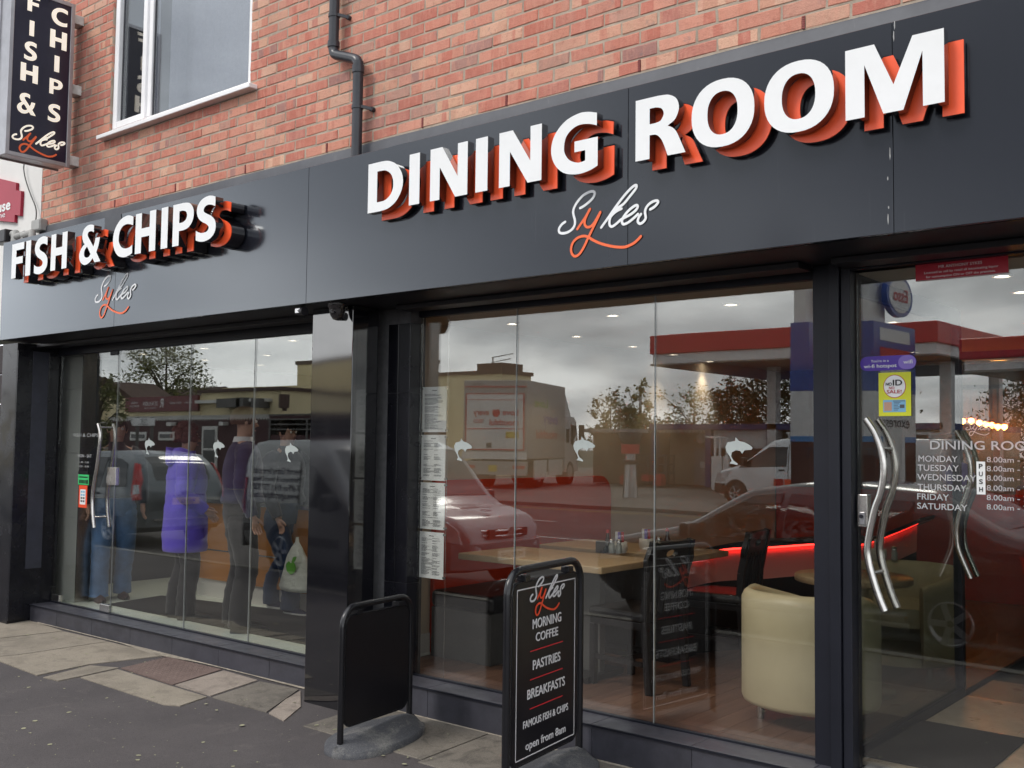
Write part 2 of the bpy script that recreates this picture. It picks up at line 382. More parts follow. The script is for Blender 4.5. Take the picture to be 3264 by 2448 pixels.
def lead_mat():
    t = NT('lead flashing')
    b = t.mix(t.ramp(t.noise(2.6, 6, .7), [(.3, 0.0), (.7, 1.0)]), (.045, .048, .058), (.075, .079, .092))
    b = t.mix(t.ramp(t.noise(18, 5, .75, stretch=(1, 1, .4)), [(.6, 0.0), (.75, .5)]), b, (.13, .13, .14))
    t.pr(b, .55, .1, .4, t.bump(t.noise(9, 4), .25, .01)); return t.m
def manhole_mat():
    t = NT('rusty iron cover')
    b = t.mix(t.ramp(t.noise(5, 6, .7), [(.3, 0.0), (.7, 1.0)]), (.125, .088, .078), (.19, .138, .122))
    t.pr(b, .75, .2, .3, t.bump(t.noise(90, 3), .4, .003)); return t.m
M = MT
MT['brick'] = brick_mat()
MT['mortar'] = mat('mortar', (.37, .31, .25), .95, 0, .1, .25, 8, .6, 140)
MT['panel'] = panel_mat(); MT['lead'] = lead_mat(); MT['white_face'] = white_face_mat()
MT['black_gloss'] = mat('black letter return', (.012, .010, .012), .06, 0, 1.0, .1, 5, coat=1.0)
MT['orange'] = mat('orange acrylic', (.94, .112, .036), .3, 0, .45, .06, 4)
MT['orange_vinyl'] = mat('orange vinyl', (.86, .155, .055), .4, 0, .3, .04, 6)
MT['white_vinyl'] = mat('white vinyl', (.80, .81, .83), .4, 0, .3, .04, 6)
MT['upvc'] = mat('white upvc', (.80, .80, .81), .3, 0, .45, .04, 5)
MT['gasket'] = mat('grey gasket', (.10, .10, .11), .7, 0, .3)
MT['pipe'] = mat('grey painted pipe', (.026, .028, .036), .32, 0, .5, .15, 7)
MT['granite'] = granite_mat()
MT['tile'] = tile_mat('dark pier tile', (.008, .008, .011), .20, .4)
MT['tile_blue'] = tile_mat('blue grey pier tile', (.034, .036, .050), .35, .5)
MT['riser'] = tile_mat('slate riser tile', (.040, .040, .050), .38, .45)
MT['grout'] = mat('grout', (.11, .11, .115), .9, 0, .2, .2, 20)
MT['black_paint'] = mat('black painted board', (.010, .009, .012), .4, 0, .45, .2, 5)
MT['frame'] = mat('grey powder coated aluminium', (.010, .011, .017), .42, 0, .32, .12, 6)
MT['steel'] = mat('brushed steel', (.62, .60, .57), .26, 1, .5, .08, 40)
MT['glass'] = glass_mat('shop glass', (.90, .90, .885), 1.5, 2.7, .008)
MT['door_glass'] = glass_mat('door glass', (.90, .90, .885), 1.5, 2.5, .008)
MT['inner_glass'] = glass_mat('inner glass', (.74, .77, .75), 1.5, .9)
MT['window_glass'] = glass_mat('window glass', (.74, .755, .79), 1.9, 2.0)
MT['asphalt'] = asphalt_mat()
MT['slab'] = slab_mat('stone slab', (.255, .222, .178), (.315, .275, .222), (.17, .148, .118))
MT['slab2'] = slab_mat('worn stone slab', (.235, .205, .166), (.295, .258, .21), (.155, .135, .108))
MT['slab3'] = slab_mat('pink stone slab', (.285, .24, .205), (.335, .285, .243), (.19, .16, .138))
MT['concrete'] = slab_mat('weathered concrete', (.15, .135, .117), (.215, .19, .16), (.075, .066, .058))
MT['manhole'] = manhole_mat()
MT['cement'] = mat('pale cement', (.26, .23, .19), .95, 0, .1, .35, 20, .7, 80)
MT['rubber'] = slab_mat('grey rubber base', (.060, .062, .072), (.10, .103, .112), (.20, .195, .185))
MT['board_black'] = mat('black sign board', (.008, .007, .009), .33, 0, .45, .15, 5)
MT['tube_black'] = mat('black steel tube', (.009, .009, .011), .26, 0, .5, .1, 9)
MT['sign_navy'] = mat('navy sign face', (.012, .010, .026), .22, 0, .5, .1, 5)
MT['sign_cream'] = mat('cream sign letter with added glow', (.90, .84, .74), .3, 0, .4, .03, 5, emit=(1, .90, .74), estr=.30)  # faint glow added to brighten the cream letters, no lamp inside the box
MT['alu'] = mat('grey sign frame', (.36, .36, .38), .35, .7, .5, .1, 10)
MT['render_white'] = mat('white painted render', (.70, .69, .67), .8, 0, .3, .08, 1.2, .2, 25)
MT['sign_red'] = mat('crimson sign', (.33, .007, .032), .4, 0, .4, .06, 3)
MT['plastic_grey'] = mat('grey plastic', (.33, .33, .32), .5, 0, .4, .1, 8)
MT['cable'] = mat('dark cable', (.05, .05, .05), .6)
# ================================================================== ground
def gz(y):                                                     # pavement falls away from the wall, then runs level
    if y > .08: return 0.0
    if y > -1.0: return -.05*(.08-y)/1.08
    return -.05
KERB_Y, ROAD_Z = -3.55, -.15
g = MB()
ys = [.5, .08, -.2, -.5, -1.0, -2.0, KERB_Y]
for a, b in zip(ys, ys[1:]): g.add([(-45, a, gz(a)-.005), (12, a, gz(a)-.005), (12, b, gz(b)-.005), (-45, b, gz(b)-.005)], [(3, 2, 1, 0)])
tag(g.build('pavement', MT['asphalt']), kind='structure')
MT['kerb'] = slab_mat('kerb stone', (.20, .19, .17), (.27, .25, .22), (.11, .1, .09))
MT['road'] = mat('road tarmac', (.062, .056, .055), .85, 0, .3, .25, .6, .4, 60, c2=(.095, .086, .082))
MT['field'] = mat('far ground', (.10, .10, .075), .95, 0, .1, .3, .1)
r = MB(); r.add([(-60, KERB_Y-.14, ROAD_Z), (25, KERB_Y-.14, ROAD_Z), (25, -60, ROAD_Z), (-60, -60, ROAD_Z)], [(3, 2, 1, 0)])
tag(r.build('road', MT['road']), kind='structure')
r = MB(); r.add([(-300, -300, ROAD_Z-.05), (300, -300, ROAD_Z-.05), (300, 300, ROAD_Z-.05), (-300, 300, ROAD_Z-.05)], [(0, 1, 2, 3)])
tag(r.build('ground', MT['field']), kind='structure')
kb = thing('kerb', 'row of pale kerb stones edging the shop pavement', 'kerb'); kb['kind'] = 'structure'
km = MB().box(-.455, .455, KERB_Y-.14, KERB_Y, ROAD_Z-.05, -.045).mesh('kerb_stone', MT['kerb'])
for i in range(40):
    o = link(bpy.data.objects.new('kerb_stone', km), kb); o.location.x = -30+i*.92
# paving slabs and iron cover by the fish shop step (corners read off the photograph, laid on the pavement)
z5 = crop(0, 1400, .6318)
def slab(name, px, m, parent, t=.03, up=.0015, inset=.007, z=None):
    P = []
    for p in px:
        q = onZ(z5(*p), -.02)
        q = onZ(z5(*p), gz(q.y)); q = onZ(z5(*p), gz(q.y)); P.append(Vector((q.x, q.y, gz(q.y))))
    c = sum(P, Vector())/len(P); P = [p+(c-p).normalized()*inset for p in P]
    mb = MB(); n = len(P)
    ar = sum((P[i].x*P[(i+1) % n].y-P[(i+1) % n].x*P[i].y) for i in range(n))
    if ar < 0: P.reverse()
    top = [p+Vector((0, 0, up)) for p in P]; bot = [p-Vector((0, 0, t)) for p in P]
    mb.add(top, [tuple(range(n))]); mb.add(top+bot, [(i, n+i, n+(i+1) % n, (i+1) % n) for i in range(n)])
    o = mb.build(name, m, parent, bevel=.003); return o
pv = thing('paved_strip', 'strip of worn stone flags along the fish shop step', 'paving'); pv['kind'] = 'structure'
for px, m in (([(-140, 930), (150, 912), (322, 968), (-160, 1022)], 'slab'), ([(-160, 1024), (325, 969), (548, 1020), (90, 1088), (-170, 1110)], 'slab2'),
              ([(-175, 1112), (90, 1089), (550, 1021), (835, 1092), (450, 1136), (185, 1192), (0, 1122)], 'slab'),
              ([(212, 1202), (455, 1140), (605, 1152), (400, 1198), (290, 1220)], 'slab2'),
              ([(403, 1201), (592, 1160), (870, 1245), (1048, 1300), (910, 1346), (828, 1340)], 'slab'),
              ([(878, 1240), (1130, 1166), (1305, 1216), (1062, 1296)], 'slab3'), ([(1066, 1302), (1312, 1221), (1512, 1262), (1345, 1378)], 'concrete'),
              ([(1352, 1384), (1440, 1312), (1517, 1268), (1522, 1350), (1432, 1422)], 'slab3')):
    slab('flagstone', px, MT[m], pv)
ic = thing('access_cover', 'square rusty pink iron inspection cover among the flagstones', 'manhole cover')
pl = slab('plate', [(604, 1154), (850, 1098), (1124, 1161), (870, 1240)], MT['manhole'], ic, up=.001)
c4 = [onZ(z5(*p), -.015) for p in ((604, 1154), (850, 1098), (1124, 1161), (870, 1240))]
st = MB()
for i in range(22):
    for j in range(14):
        u, v = (i+.7)/23.4, (j+.7)/15.4; q = (c4[0]*(1-u)+c4[3]*u)*(1-v)+(c4[1]*(1-u)+c4[2]*u)*v
        a = .6 if (i+j) % 2 else -.6
        d = Vector((math.cos(a), math.sin(a), 0))*.012; nn = Vector((-d.y, d.x, 0))*.32; zz = Vector((0, 0, gz(q.y)+.001-q.z))
        st.add([q+zz-d-nn, q+zz+d-nn, q+zz+d+nn, q+zz-d+nn]+[q+zz+Vector((0, 0, .0025))-d*.7-nn*.6, q+zz+Vector((0, 0, .0025))+d*.7-nn*.6, q+zz+Vector((0, 0, .0025))+d*.7+nn*.6, q+zz+Vector((0, 0, .0025))-d*.7+nn*.6],
               [(4, 5, 6, 7), (0, 1, 5, 4), (1, 2, 6, 5), (2, 3, 7, 6), (3, 0, 4, 7)])
tag(st.build('tread_pattern', MT['manhole'], ic), kind='stuff')
# concrete strip by the dining room step
cs = MB(); 
x0 = -2.93
for i, (xa, xb, yb) in enumerate(((-2.93, -1.95, -.46), (-1.94, -1.02, -.50), (-1.01, -.1, -.48), (-.09, .9, -.48))):
    o = MB().add([(xa, .075, gz(.075)+.001), (xa, yb, gz(yb)+.001), (xb, yb, gz(yb)+.001), (xb, .075, gz(.075)+.001)]+[(xa, .075, -.06), (xa, yb, -.08), (xb, yb, -.08), (xb, .075, -.06)],
             [(0, 1, 2, 3), (0, 4, 5, 1), (1, 5, 6, 2), (2, 6, 7, 3)]).build('concrete_slab', MT['concrete'], pv, bevel=.004)
ce = MB()                                                       # rough cement fillet where steps meet the pavement
for xa, xb in ((-7.3, -3.37), (-2.94, 1.0)):
    k = int((xb-xa)/.03); ph = random.random()*9
    rr = [.004+.012*max(0, math.sin(i*.021*3+ph)*math.sin(i*.013*3+ph*2))+random.uniform(0, .003)+(.05*max(0, 1-abs((xa+(xb-xa)*i/k)+5.35)/.55) if xa < -5 else 0) for i in range(k+1)]
    for i in range(k):
        a = xa+(xb-xa)*i/k; b = xa+(xb-xa)*(i+1)/k
        ce.add([(a, .083, .008), (b, .083, .008), (b, .076-rr[i+1], gz(.076-rr[i+1])+.0022), (a, .076-rr[i], gz(.076-rr[i])+.0022)], [(3, 2, 1, 0)])
tag(ce.build('cement_fillet', MT['cement'], pv), kind='stuff')
# litter: flattened gum, petals, grit
lt = MB()
MT['litter'] = mat('pale litter', (.42, .38, .33), .9, 0, .2, .35, 300, c2=(.30, .31, .16))
for i in range(620):
    x = random.uniform(-7.2, .6); y = random.uniform(-2.4, .02); s = random.choice((.003, .004, .004, .005, .006, .007, .009, .013, .017)); a = random.random()*PI; z = gz(y)-.003
    if y > -.75: z = gz(y)+.003
    e = random.uniform(.35, .9)
    vs = [(x+math.cos(a)*math.cos(t)*s-math.sin(a)*math.sin(t)*s*e, y+math.sin(a)*math.cos(t)*s+math.cos(a)*math.sin(t)*s*e, z+random.uniform(.0, .003)) for t in (0, 1.2, 2.1, 3.1, 4.3, 5.4)]
    lt.add(vs, [tuple(range(6))])
tag(lt.build('litter', MT['litter']), 'specks of gum, petals and grit scattered over the pavement', 'litter', kind='stuff')

# ================================================================== brick upper storey
XL = onY((134, 640), 0).x                                       # left corner of the brick front
WZ0, WZ1 = 3.42, 6.3
z1 = crop(0, 0, .4973)
wx0 = onY(z1(735, 0), 0).x; wx1 = onY(z1(1612, 300), 0).x; wz0 = onY(z1(640, 870), 0).z
wx0 = onY(z1(704, 800), 0).x; WSILL = onY(z1(1300, 665), 0).z
bw = thing('brick_facade', 'red brick upper storey wall above the grey shop fascia', 'brick wall', (0, 0, 0))
mo = MB()
for a, b, c, d in ((XL, wx0, WZ0, WZ1), (wx1, 3.2, WZ0, WZ1), (wx0, wx1, WZ0, WSILL-.02)):
    mo.box(a, b, -.0012, .12, c, d)
mo.build('mortar_bed', MT['mortar'], bw)
BH, BL, JT = .065, .215, .0105
def brick_mesh(l, k):
    bm = bmesh.new(); bmesh.ops.create_cube(bm, size=1)
    rr = random.Random(k)
    for v in bm.verts: v.co = Vector((v.co.x*l, v.co.y*.05, v.co.z*BH))
    bmesh.ops.bevel(bm, geom=[e for e in bm.edges if all(v.co.y < 0 for v in e.verts)], offset=.0045, segments=1, affect='EDGES')
    for v in bm.verts:
        if v.co.y < 0: v.co += Vector((rr.uniform(-.004, .004), rr.uniform(-.0012, .0012), rr.uniform(-.0034, .0034)))
    me = bpy.data.meshes.new('brick'); bm.to_mesh(me); bm.free(); me.materials.append(MT['brick']); return me
BM = [brick_mesh(BL, k) for k in range(10)]
spots = []
for c in range(37):
    z = 3.625+.075*c; x = XL; off = 0 if c % 2 == 0 else .1125
    k0 = math.ceil((XL-off)/.225)-1
    for k in range(k0, 16):
        a = off+k*.225+JT/2; b = a+BL
        a = max(a, XL); 
        for s0, s1 in (((a, min(b, wx0)), (max(a, wx1), b)) if z > WSILL else ((a, b),)):
            if s1-s0 < .035: continue
            P = Vector(((s0+s1)/2, 0, z)); d = P-CAM; dep = d.dot(CF); u = d.dot(CR)/dep*FPX; v = -d.dot(CU)/dep*FPX
            vis = abs(u) < IW/2+60 and abs(v) < IH/2+60
            spots.append((vis, dep, s0, s1, z))
near = sorted([s for s in spots if s[0]], key=lambda s: s[1])
one = near[:300]; rest = near[300:]+[s for s in spots if not s[0] and s[4] < 5.9]
cut = {}
for i, (vis, dep, s0, s1, z) in enumerate(one):
    l = s1-s0
    if l > BL-.002: me = BM[random.randrange(10)]
    else:
        key = round(l, 3)
        if key not in cut: cut[key] = brick_mesh(l, 100+len(cut))
        me = cut[key]
    o = link(bpy.data.objects.new('brick', me), bw); o.location = ((s0+s1)/2, .0205+random.uniform(-.0015, .0015), z+random.uniform(-.0015, .0015))
    if me in BM and random.random() < .5: o.rotation_euler = (0, PI, 0)
mb = MB()
for vis, dep, s0, s1, z in rest:
    l = s1-s0; me = BM[random.randrange(10)]; sc = l/BL; dx = (s0+s1)/2; dy = .0205+random.uniform(-.0015, .0015)
    mb.add([(v.co.x*sc+dx, v.co.y+dy, v.co.z+z) for v in me.vertices], [tuple(p.vertices) for p in me.polygons])
tag(mb.build('far_bricks', MT['brick'], bw), kind='stuff')
MT['weep'] = mat('red plastic weep vent', (.22, .035, .03), .5)
for x in (0, -.9, -1.8, -2.475, -3.375, -4.275, -5.175, -6.075, .9):
    v = MB().box(x-.006, x+.006, -.006, .01, 3.594, 3.657)
    for k in range(6): v.box(x-.0075, x+.0075, -.0085, -.004, 3.598+k*.0105, 3.603+k*.0105)
    v.build('weep_vent', MT['weep'], bw)

# ================================================================== upstairs window
WT = 5.75
uw = thing('upstairs_window', 'white plastic framed upstairs window with one opening sash over the fish shop', 'window', ((wx0+wx1)/2, 0, WSILL))
def up(mb, name, m, par, **k): return mb.build(name, m, par, **k)
mullx = onY(z1(955, 700), .03).x
fr = MB()
fw = .062
for a, b, c, d in ((wx0, wx0+fw, WSILL, WT), (wx1-fw, wx1, WSILL, WT), (wx0+fw, wx1-fw, WSILL, WSILL+fw), (mullx-.035, mullx+.035, WSILL+fw, WT)):
    fr.box(a, b, .02, .09, c, d)
up(fr, 'frame', MT['upvc'], uw, bevel=.006)
sa = MB(); sx0, sx1, sz0 = wx0+fw-.02, mullx-.02, WSILL+fw-.02
for a, b, c, d in ((sx0, sx0+.06, sz0, WT), (sx1-.06, sx1, sz0, WT), (sx0+.06, sx1-.06, sz0, sz0+.06)):
    sa.box(a, b, .0, .06, c, d)
sash = up(sa, 'sash', MT['upvc'], uw, bevel=.008)
gk = MB()
for a, b, c, d in ((sx0+.06, sx1-.06, sz0+.06, WT), (mullx+.035, wx1-fw, WSILL+fw, WT)):
    gk.box(a, a+.008, .036, .05, c, d); gk.box(b-.008, b, .036, .05, c, d); gk.box(a+.008, b-.008, .036, .05, c, c+.008)
up(gk, 'gasket', MT['gasket'], uw)
for a, b, c in ((sx0+.06, sx1-.06, sz0+.06), (mullx+.035, wx1-fw, WSILL+fw)):
    up(MB().box(a, b, .042, .048, c, WT), 'pane', MT['window_glass'], uw)
s0 = onY(z1(625, 880), -.06); s1 = onY(z1(1608, 548), -.06)
up(MB().box(s0.x, s1.x, -.075, .02, WSILL-.035, WSILL), 'sill', MT['upvc'], uw, bevel=.006)
MT['room_dark'] = mat('dim room', (.16, .15, .15), .9)
MT['net'] = mat('net curtain', (.46, .46, .50), .9, 0, .1, .1, 30)
rm = MB(); rm.box(wx0-.3, wx1+.3, 1.8, 1.85, WSILL-.3, 6.0); rm.box(wx0-.35, wx0-.3, .12, 1.85, WSILL-.3, 6.0); rm.box(wx1+.3, wx1+.35, .12, 1.85, WSILL-.3, 6.0); rm.box(wx0-.3, wx1+.3, .12, 1.85, WSILL-.35, WSILL-.3); rm.box(wx0-.3, wx1+.3, .12, 1.85, 5.95, 6.0)
tag(rm.build('upstairs_room', MT['room_dark']), kind='structure')
cu = MB(); cx0 = onY(z1(1085, 600), .3).x; n = 60; vs = []
for i in range(n+1):
    x = cx0+(wx1+.1-cx0)*i/n; y = .30+.006*math.sin(i*.9)+.004*math.sin(i*2.3)
    vs += [(x, y, WSILL-.05), (x, y, WT)]
cu.add(vs, [(2*i, 2*i+2, 2*i+3, 2*i+1) for i in range(n)], 0, True)
tag(cu.build('net_curtain', MT['net']), 'pale net curtain hanging behind the wide pane of the upstairs window', 'curtain')
# ================================================================== drainpipe
zc = crop(780, 0, .33766)
yP = -.075
pA = onY(zc(848, 0), yP); pB = onY(zc(838, 470), yP); pC = onY(zc(1068, 570), yP); pD = onY(zc(1060, 1480), yP)
xA = (pA.x+pB.x)/2; xC = (pC.x+pD.x)/2; R = .034
dp = thing('drainpipe', 'dark grey drainpipe with a sideways swan-neck bend on the brick wall', 'drainpipe', (xC, yP, 3.4))
up(MB().tube([(xA, yP, pB.z+.02), (xA, yP, 6.2)], R, 16), 'upper_pipe', MT['pipe'], dp)
up(MB().tube([(xC, yP, 3.30), (xC, yP, pC.z-.01)], R, 16), 'lower_pipe', MT['pipe'], dp)
bend = [(xA, yP, pB.z+.05), (xA, yP, pB.z+.005), (xA+.012, yP, pB.z-.028), (xA+.045, yP, pB.z-.048), ((xA+xC)/2, yP, (pB.z+pC.z)/2-.014), (xC-.045, yP, pC.z+.02), (xC-.012, yP, pC.z), (xC, yP, pC.z-.033), (xC, yP, pC.z-.08)]
up(MB().tube(catmull(bend, 4), R*.98, 16), 'swan_neck', MT['pipe'], dp)
for q in ((xA, pB.z+.035, .04), (xC, pC.z-.06, .05)): up(MB().tube([(q[0], yP, q[1]-q[2]/2), (q[0], yP, q[1]+q[2]/2)], R+.006, 16), 'socket_collar', MT['pipe'], dp)
for q in (onY(zc(845, 150), yP), onY(zc(1060, 1015), yP)):
    x = xA if q.z > pB.z else xC
    b = MB().tube([(x, yP, q.z-.011), (x, yP, q.z+.011)], R+.005, 16); b.bar((x+R, yP, q.z), (x+R+.045, -.02, q.z-.012), .012, .02); b.tube([(x+R+.045, -.03, q.z-.014), (x+R+.045, .005, q.z-.014)], .016, 10)
    up(b, 'pipe_clip', MT['pipe'], dp)
# ================================================================== fascia
FY = -.33; FZ0, FZ1 = 2.518, 3.388; XR = 2.7
FXL = onY((6, 900), FY).x
z4 = crop(0, 700, .4973); z3 = crop(2100, 0, .5424)
fa = thing('shop_fascia', 'long dark grey fascia with raised white DINING ROOM and FISH & CHIPS letters backed in orange', 'shop sign', (-3, FY, FZ0))
seams = [FXL, onY((366, 940), FY).x, onY((979, 800), FY).x, onY((2003, 300), FY).x, onY((2846, 450), FY).x, XR]
for a, b in zip(seams, seams[1:]):
    MB().box(a+.0012, b-.0012, FY, FY+.02, FZ0, FZ1).build('panel', MT['panel'], fa, bevel=.0015, seg=1)
bk = MB(); bk.box(FXL+.01, XR, FY+.0215, .0, 3.30, 3.32); bk.box(FXL+.01, XR, FY+.0215, FY+.04, FZ0+.03, 3.36); bk.box(FXL, FXL+.01, FY+.0215, .0, FZ0, 3.37)
bk.build('carcass', MT['black_paint'], fa)
fl = MB(); k = 40; xs = [XL+.02+(XR-XL-.02)*i/k for i in range(k+1)]; vs = []
for x in xs:
    j = random.uniform(-.004, .004); vs += [(x, -.006, 3.583+j*.6), (x, -.016+j*.3, 3.57+j*.6), (x, -.03+j*.3, 3.33), (x, -.004, 3.583)]
fl.add(vs, [(4*i+a, 4*i+4+a, 4*i+4+b, 4*i+b) for i in range(k) for a, b in ((0, 1), (1, 2))], 0, True)
fl.build('lead_flashing', MT['lead'], fa)
sb = MB(); sb.box(onY(z4(665, 270), FY).x, onY(z4(770, 250), FY).x, FY-.004, FY-.001, 3.2, FZ1-.002)
sb.build('patch_plate', MT['lead'], fa)

MT['drip'] = mat('pale drip marks', (.34, .34, .34), .7, 0, .2, .3, 40)
for px, py, h_ in ((1385, 150, 18), (1380, 215, 22), (1358, 905, 26), (1345, 1050, 8), (1347, 1290, 22), (1350, 1220, 6)):
    q = onY(z3(px, py), FY-.001); MB().prism([(0, -h_*.0010), (.0025, -h_*.0004), (.002, h_*.0009), (-.001, h_*.0011), (-.0025, 0)], .0008, wall_frame(q.x, FY-.0012, q.z)).build('drip_mark', MT['drip'], fa)
# ------------------------------------------------------------------ bold raised letters (outline height 1)
def cs(*p): return [(q.x, q.y) for q in catmull([(a, b, 0) for a, b in p], 5)]
def ell(cx, cy, rx, ry, a0=0, a1=360, n=40, e=2.25):
    o = []
    for i in range(n):
        a = math.radians(a0+(a1-a0)*i/n); c, s = math.cos(a), math.sin(a)
        o.append((cx+rx*math.copysign(abs(c)**(2/e), c), cy+ry*math.copysign(abs(s)**(2/e), s)))
    return o
GLY = {
 'I': (.29, [[(0, 0), (.285, 0), (.285, 1), (0, 1)]]),
 'F': (.72, [[(0, 0), (.265, 0), (.265, .40), (.66, .40), (.66, .60), (.265, .60), (.265, .80), (.72, .80), (.72, 1), (0, 1)]]),
 'H': (.88, [[(0, 0), (.265, 0), (.265, .395), (.615, .395), (.615, 0), (.88, 0), (.88, 1), (.615, 1), (.615, .61), (.265, .61), (.265, 1), (0, 1)]]),
 'N': (.96, [[(0, 0), (.25, 0), (.25, .62), (.655, 0), (.96, 0), (.96, 1), (.71, 1), (.71, .385), (.31, 1), (0, 1)]]),
 'M': (1.34, [[(0, 0), (.27, 0), (.27, .74), (.53, 0), (.80, 0), (1.06, .76), (1.06, 0), (1.34, 0), (1.34, 1), (.93, 1), (.67, .38), (.41, 1), (0, 1)]]),
 'O': (1.06, [ell(.53, .5, .53, .525), ell(.53, .5, .255, .335)]),
 'D': (1.0, [[(0, 0)]+cs((.36, 0), (.58, .025), (.80, .13), (.95, .31), (1.0, .51), (.95, .70), (.80, .88), (.58, .98), (.36, 1))+[(0, 1)],
             [(.265, .19)]+cs((.36, .19), (.50, .205), (.64, .28), (.715, .40), (.725, .51), (.705, .62), (.63, .73), (.50, .80), (.36, .815))+[(.265, .815)]]),
 'R': (.92, [[(0, 0), (.265, 0), (.265, .385)]+cs((.30, .385), (.39, .37), (.46, .31), (.52, .21), (.60, 0))+[(.92, 0)]+cs((.83, .20), (.76, .35), (.69, .43), (.60, .48))+cs((.60, .485), (.73, .56), (.80, .72), (.76, .88), (.62, .975), (.42, 1))[1:]+[(0, 1)],
             [(.265, .565)]+cs((.37, .565), (.47, .59), (.525, .69), (.48, .785), (.37, .82))+[(.265, .82)]]),
 'P': (.86, [[(0, 0), (.265, 0), (.265, .345)]+cs((.44, .345), (.66, .39), (.81, .52), (.86, .69), (.81, .85), (.66, .965), (.42, 1))+[(0, 1)],
             [(.265, .535)]+cs((.40, .535), (.535, .585), (.585, .685), (.535, .78), (.40, .82))+[(.265, .82)]]),
 'C': (.95, [cs((.95, .96), (.78, 1.01), (.58, 1.02), (.30, .94), (.08, .745), (0, .49), (.07, .24), (.27, .05), (.55, -.02), (.78, 0), (.94, .045))+cs((.94, .255), (.80, .205), (.62, .195), (.43, .25), (.30, .38), (.28, .51), (.32, .66), (.44, .77), (.62, .81), (.80, .79), (.95, .745))]),
 'G': (.98, [cs((.96, .96), (.78, 1.01), (.58, 1.02), (.30, .94), (.08, .745), (0, .49), (.07, .24), (.27, .05), (.55, -.02), (.80, .0), (.98, .06))+[(.98, .55), (.50, .55), (.50, .365), (.725, .365)]+cs((.725, .19), (.65, .175), (.55, .18), (.40, .245), (.30, .37), (.28, .50), (.32, .66), (.44, .77), (.60, .82), (.80, .80), (.96, .745))]),
 'S': (.80, [cs((.75, .965), (.60, 1.01), (.44, 1.02), (.22, .97), (.07, .85), (.035, .71), (.09, .57), (.22, .465), (.40, .385), (.50, .32), (.515, .26), (.46, .205), (.34, .185), (.18, .20), (.02, .265))+cs((.02, .04), (.18, -.005), (.36, -.02), (.58, .02), (.74, .13), (.79, .28), (.75, .42), (.62, .53), (.44, .61), (.33, .665), (.305, .73), (.36, .79), (.46, .815), (.60, .80), (.75, .745))]),
 '&': (1.10, [cs((.74, .985), (.60, 1.02), (.42, 1.02), (.23, .94), (.15, .78), (.20, .62), (.29, .535))+cs((.29, .535), (.12, .44), (.02, .27), (.08, .10), (.27, -.01), (.45, -.01), (.60, .04), (.72, .12))+[(.83, 0), (1.12, 0), (.90, .26)]+cs((.90, .26), (1.0, .43), (1.06, .64))+cs((.84, .64), (.80, .52), (.74, .42))+cs((.74, .42), (.60, .57), (.48, .69), (.43, .77), (.46, .83), (.55, .85), (.64, .84), (.74, .80)),
              cs((.42, .46), (.50, .37), (.61, .24))+cs((.61, .24), (.53, .18), (.42, .165), (.31, .20), (.27, .29), (.31, .39), (.42, .46))]),
}
LH, LZ = .290, 2.982
def sign_letter(ch, x, wid, yf, ret, back_d, back_ret, dx, dz):
    """white face on a black return, over an orange letter set lower and further right"""
    w0, loops = GLY[ch]; sx = wid/w0
    def sc(g=0): return [[(p[0]*sx, p[1]*LH) for p in lp] for lp in loops]
    front = put('letter', loops_mesh('letter', sc(), .006, [MT['white_face'], MT['black_gloss']]), wall_frame(x, yf, LZ), fa)
    front['label'] = 'white raised letter '+ch
    r = put('letter_return', loops_mesh('letter_return', sc(), ret-.0065, [MT['black_gloss']]), wall_frame(x, yf+.0065, LZ), front)
    b = put('backing_letter', loops_mesh('backing_letter', sc(), .006, [MT['orange'], MT['orange']]), wall_frame(x+dx, yf+back_d, LZ-dz), front)
    put('backing_return', loops_mesh('backing_return', sc(), back_ret-.0065, [MT['black_gloss']]), wall_frame(x+dx, yf+back_d+.0065, LZ-dz), front)
    # stand-off pins between the layers
    pm = MB()
    for u, v in ((.12*wid, .12*LH), (.12*wid, .88*LH)) if ch not in 'OCGS&' else ((.5*wid, .10*LH), (.5*wid, .90*LH)):
        pm.tube([(x+u, yf+ret-.002, LZ+v), (x+u, FY, LZ+v)], .006, 6)
    pm.build('standoff', MT['steel'], front)
for ch, x, wd in (('D', -2.490, .289), ('I', -2.151, .083), ('N', -1.987, .277), ('I', -1.652, .086), ('N', -1.488, .281), ('G', -1.147, .284), ('R', -.647, .268), ('O', -.348, .309), ('O', .007, .310), ('M', .365, .390)):
    sign_letter(ch, x, wd, -.43, .050, .062, .028, .054, .038)
for ch, x, wd in (('F', -6.750, .212), ('I', -6.503, .086), ('S', -6.359, .231), ('H', -6.078, .256), ('&', -5.635, .318), ('C', -5.140, .272), ('H', -4.834, .264), ('I', -4.500, .083), ('P', -4.356, .249), ('S', -4.082, .235)):
    sign_letter(ch, x, wd, -.53, .062, .080, .108, .058, .03)

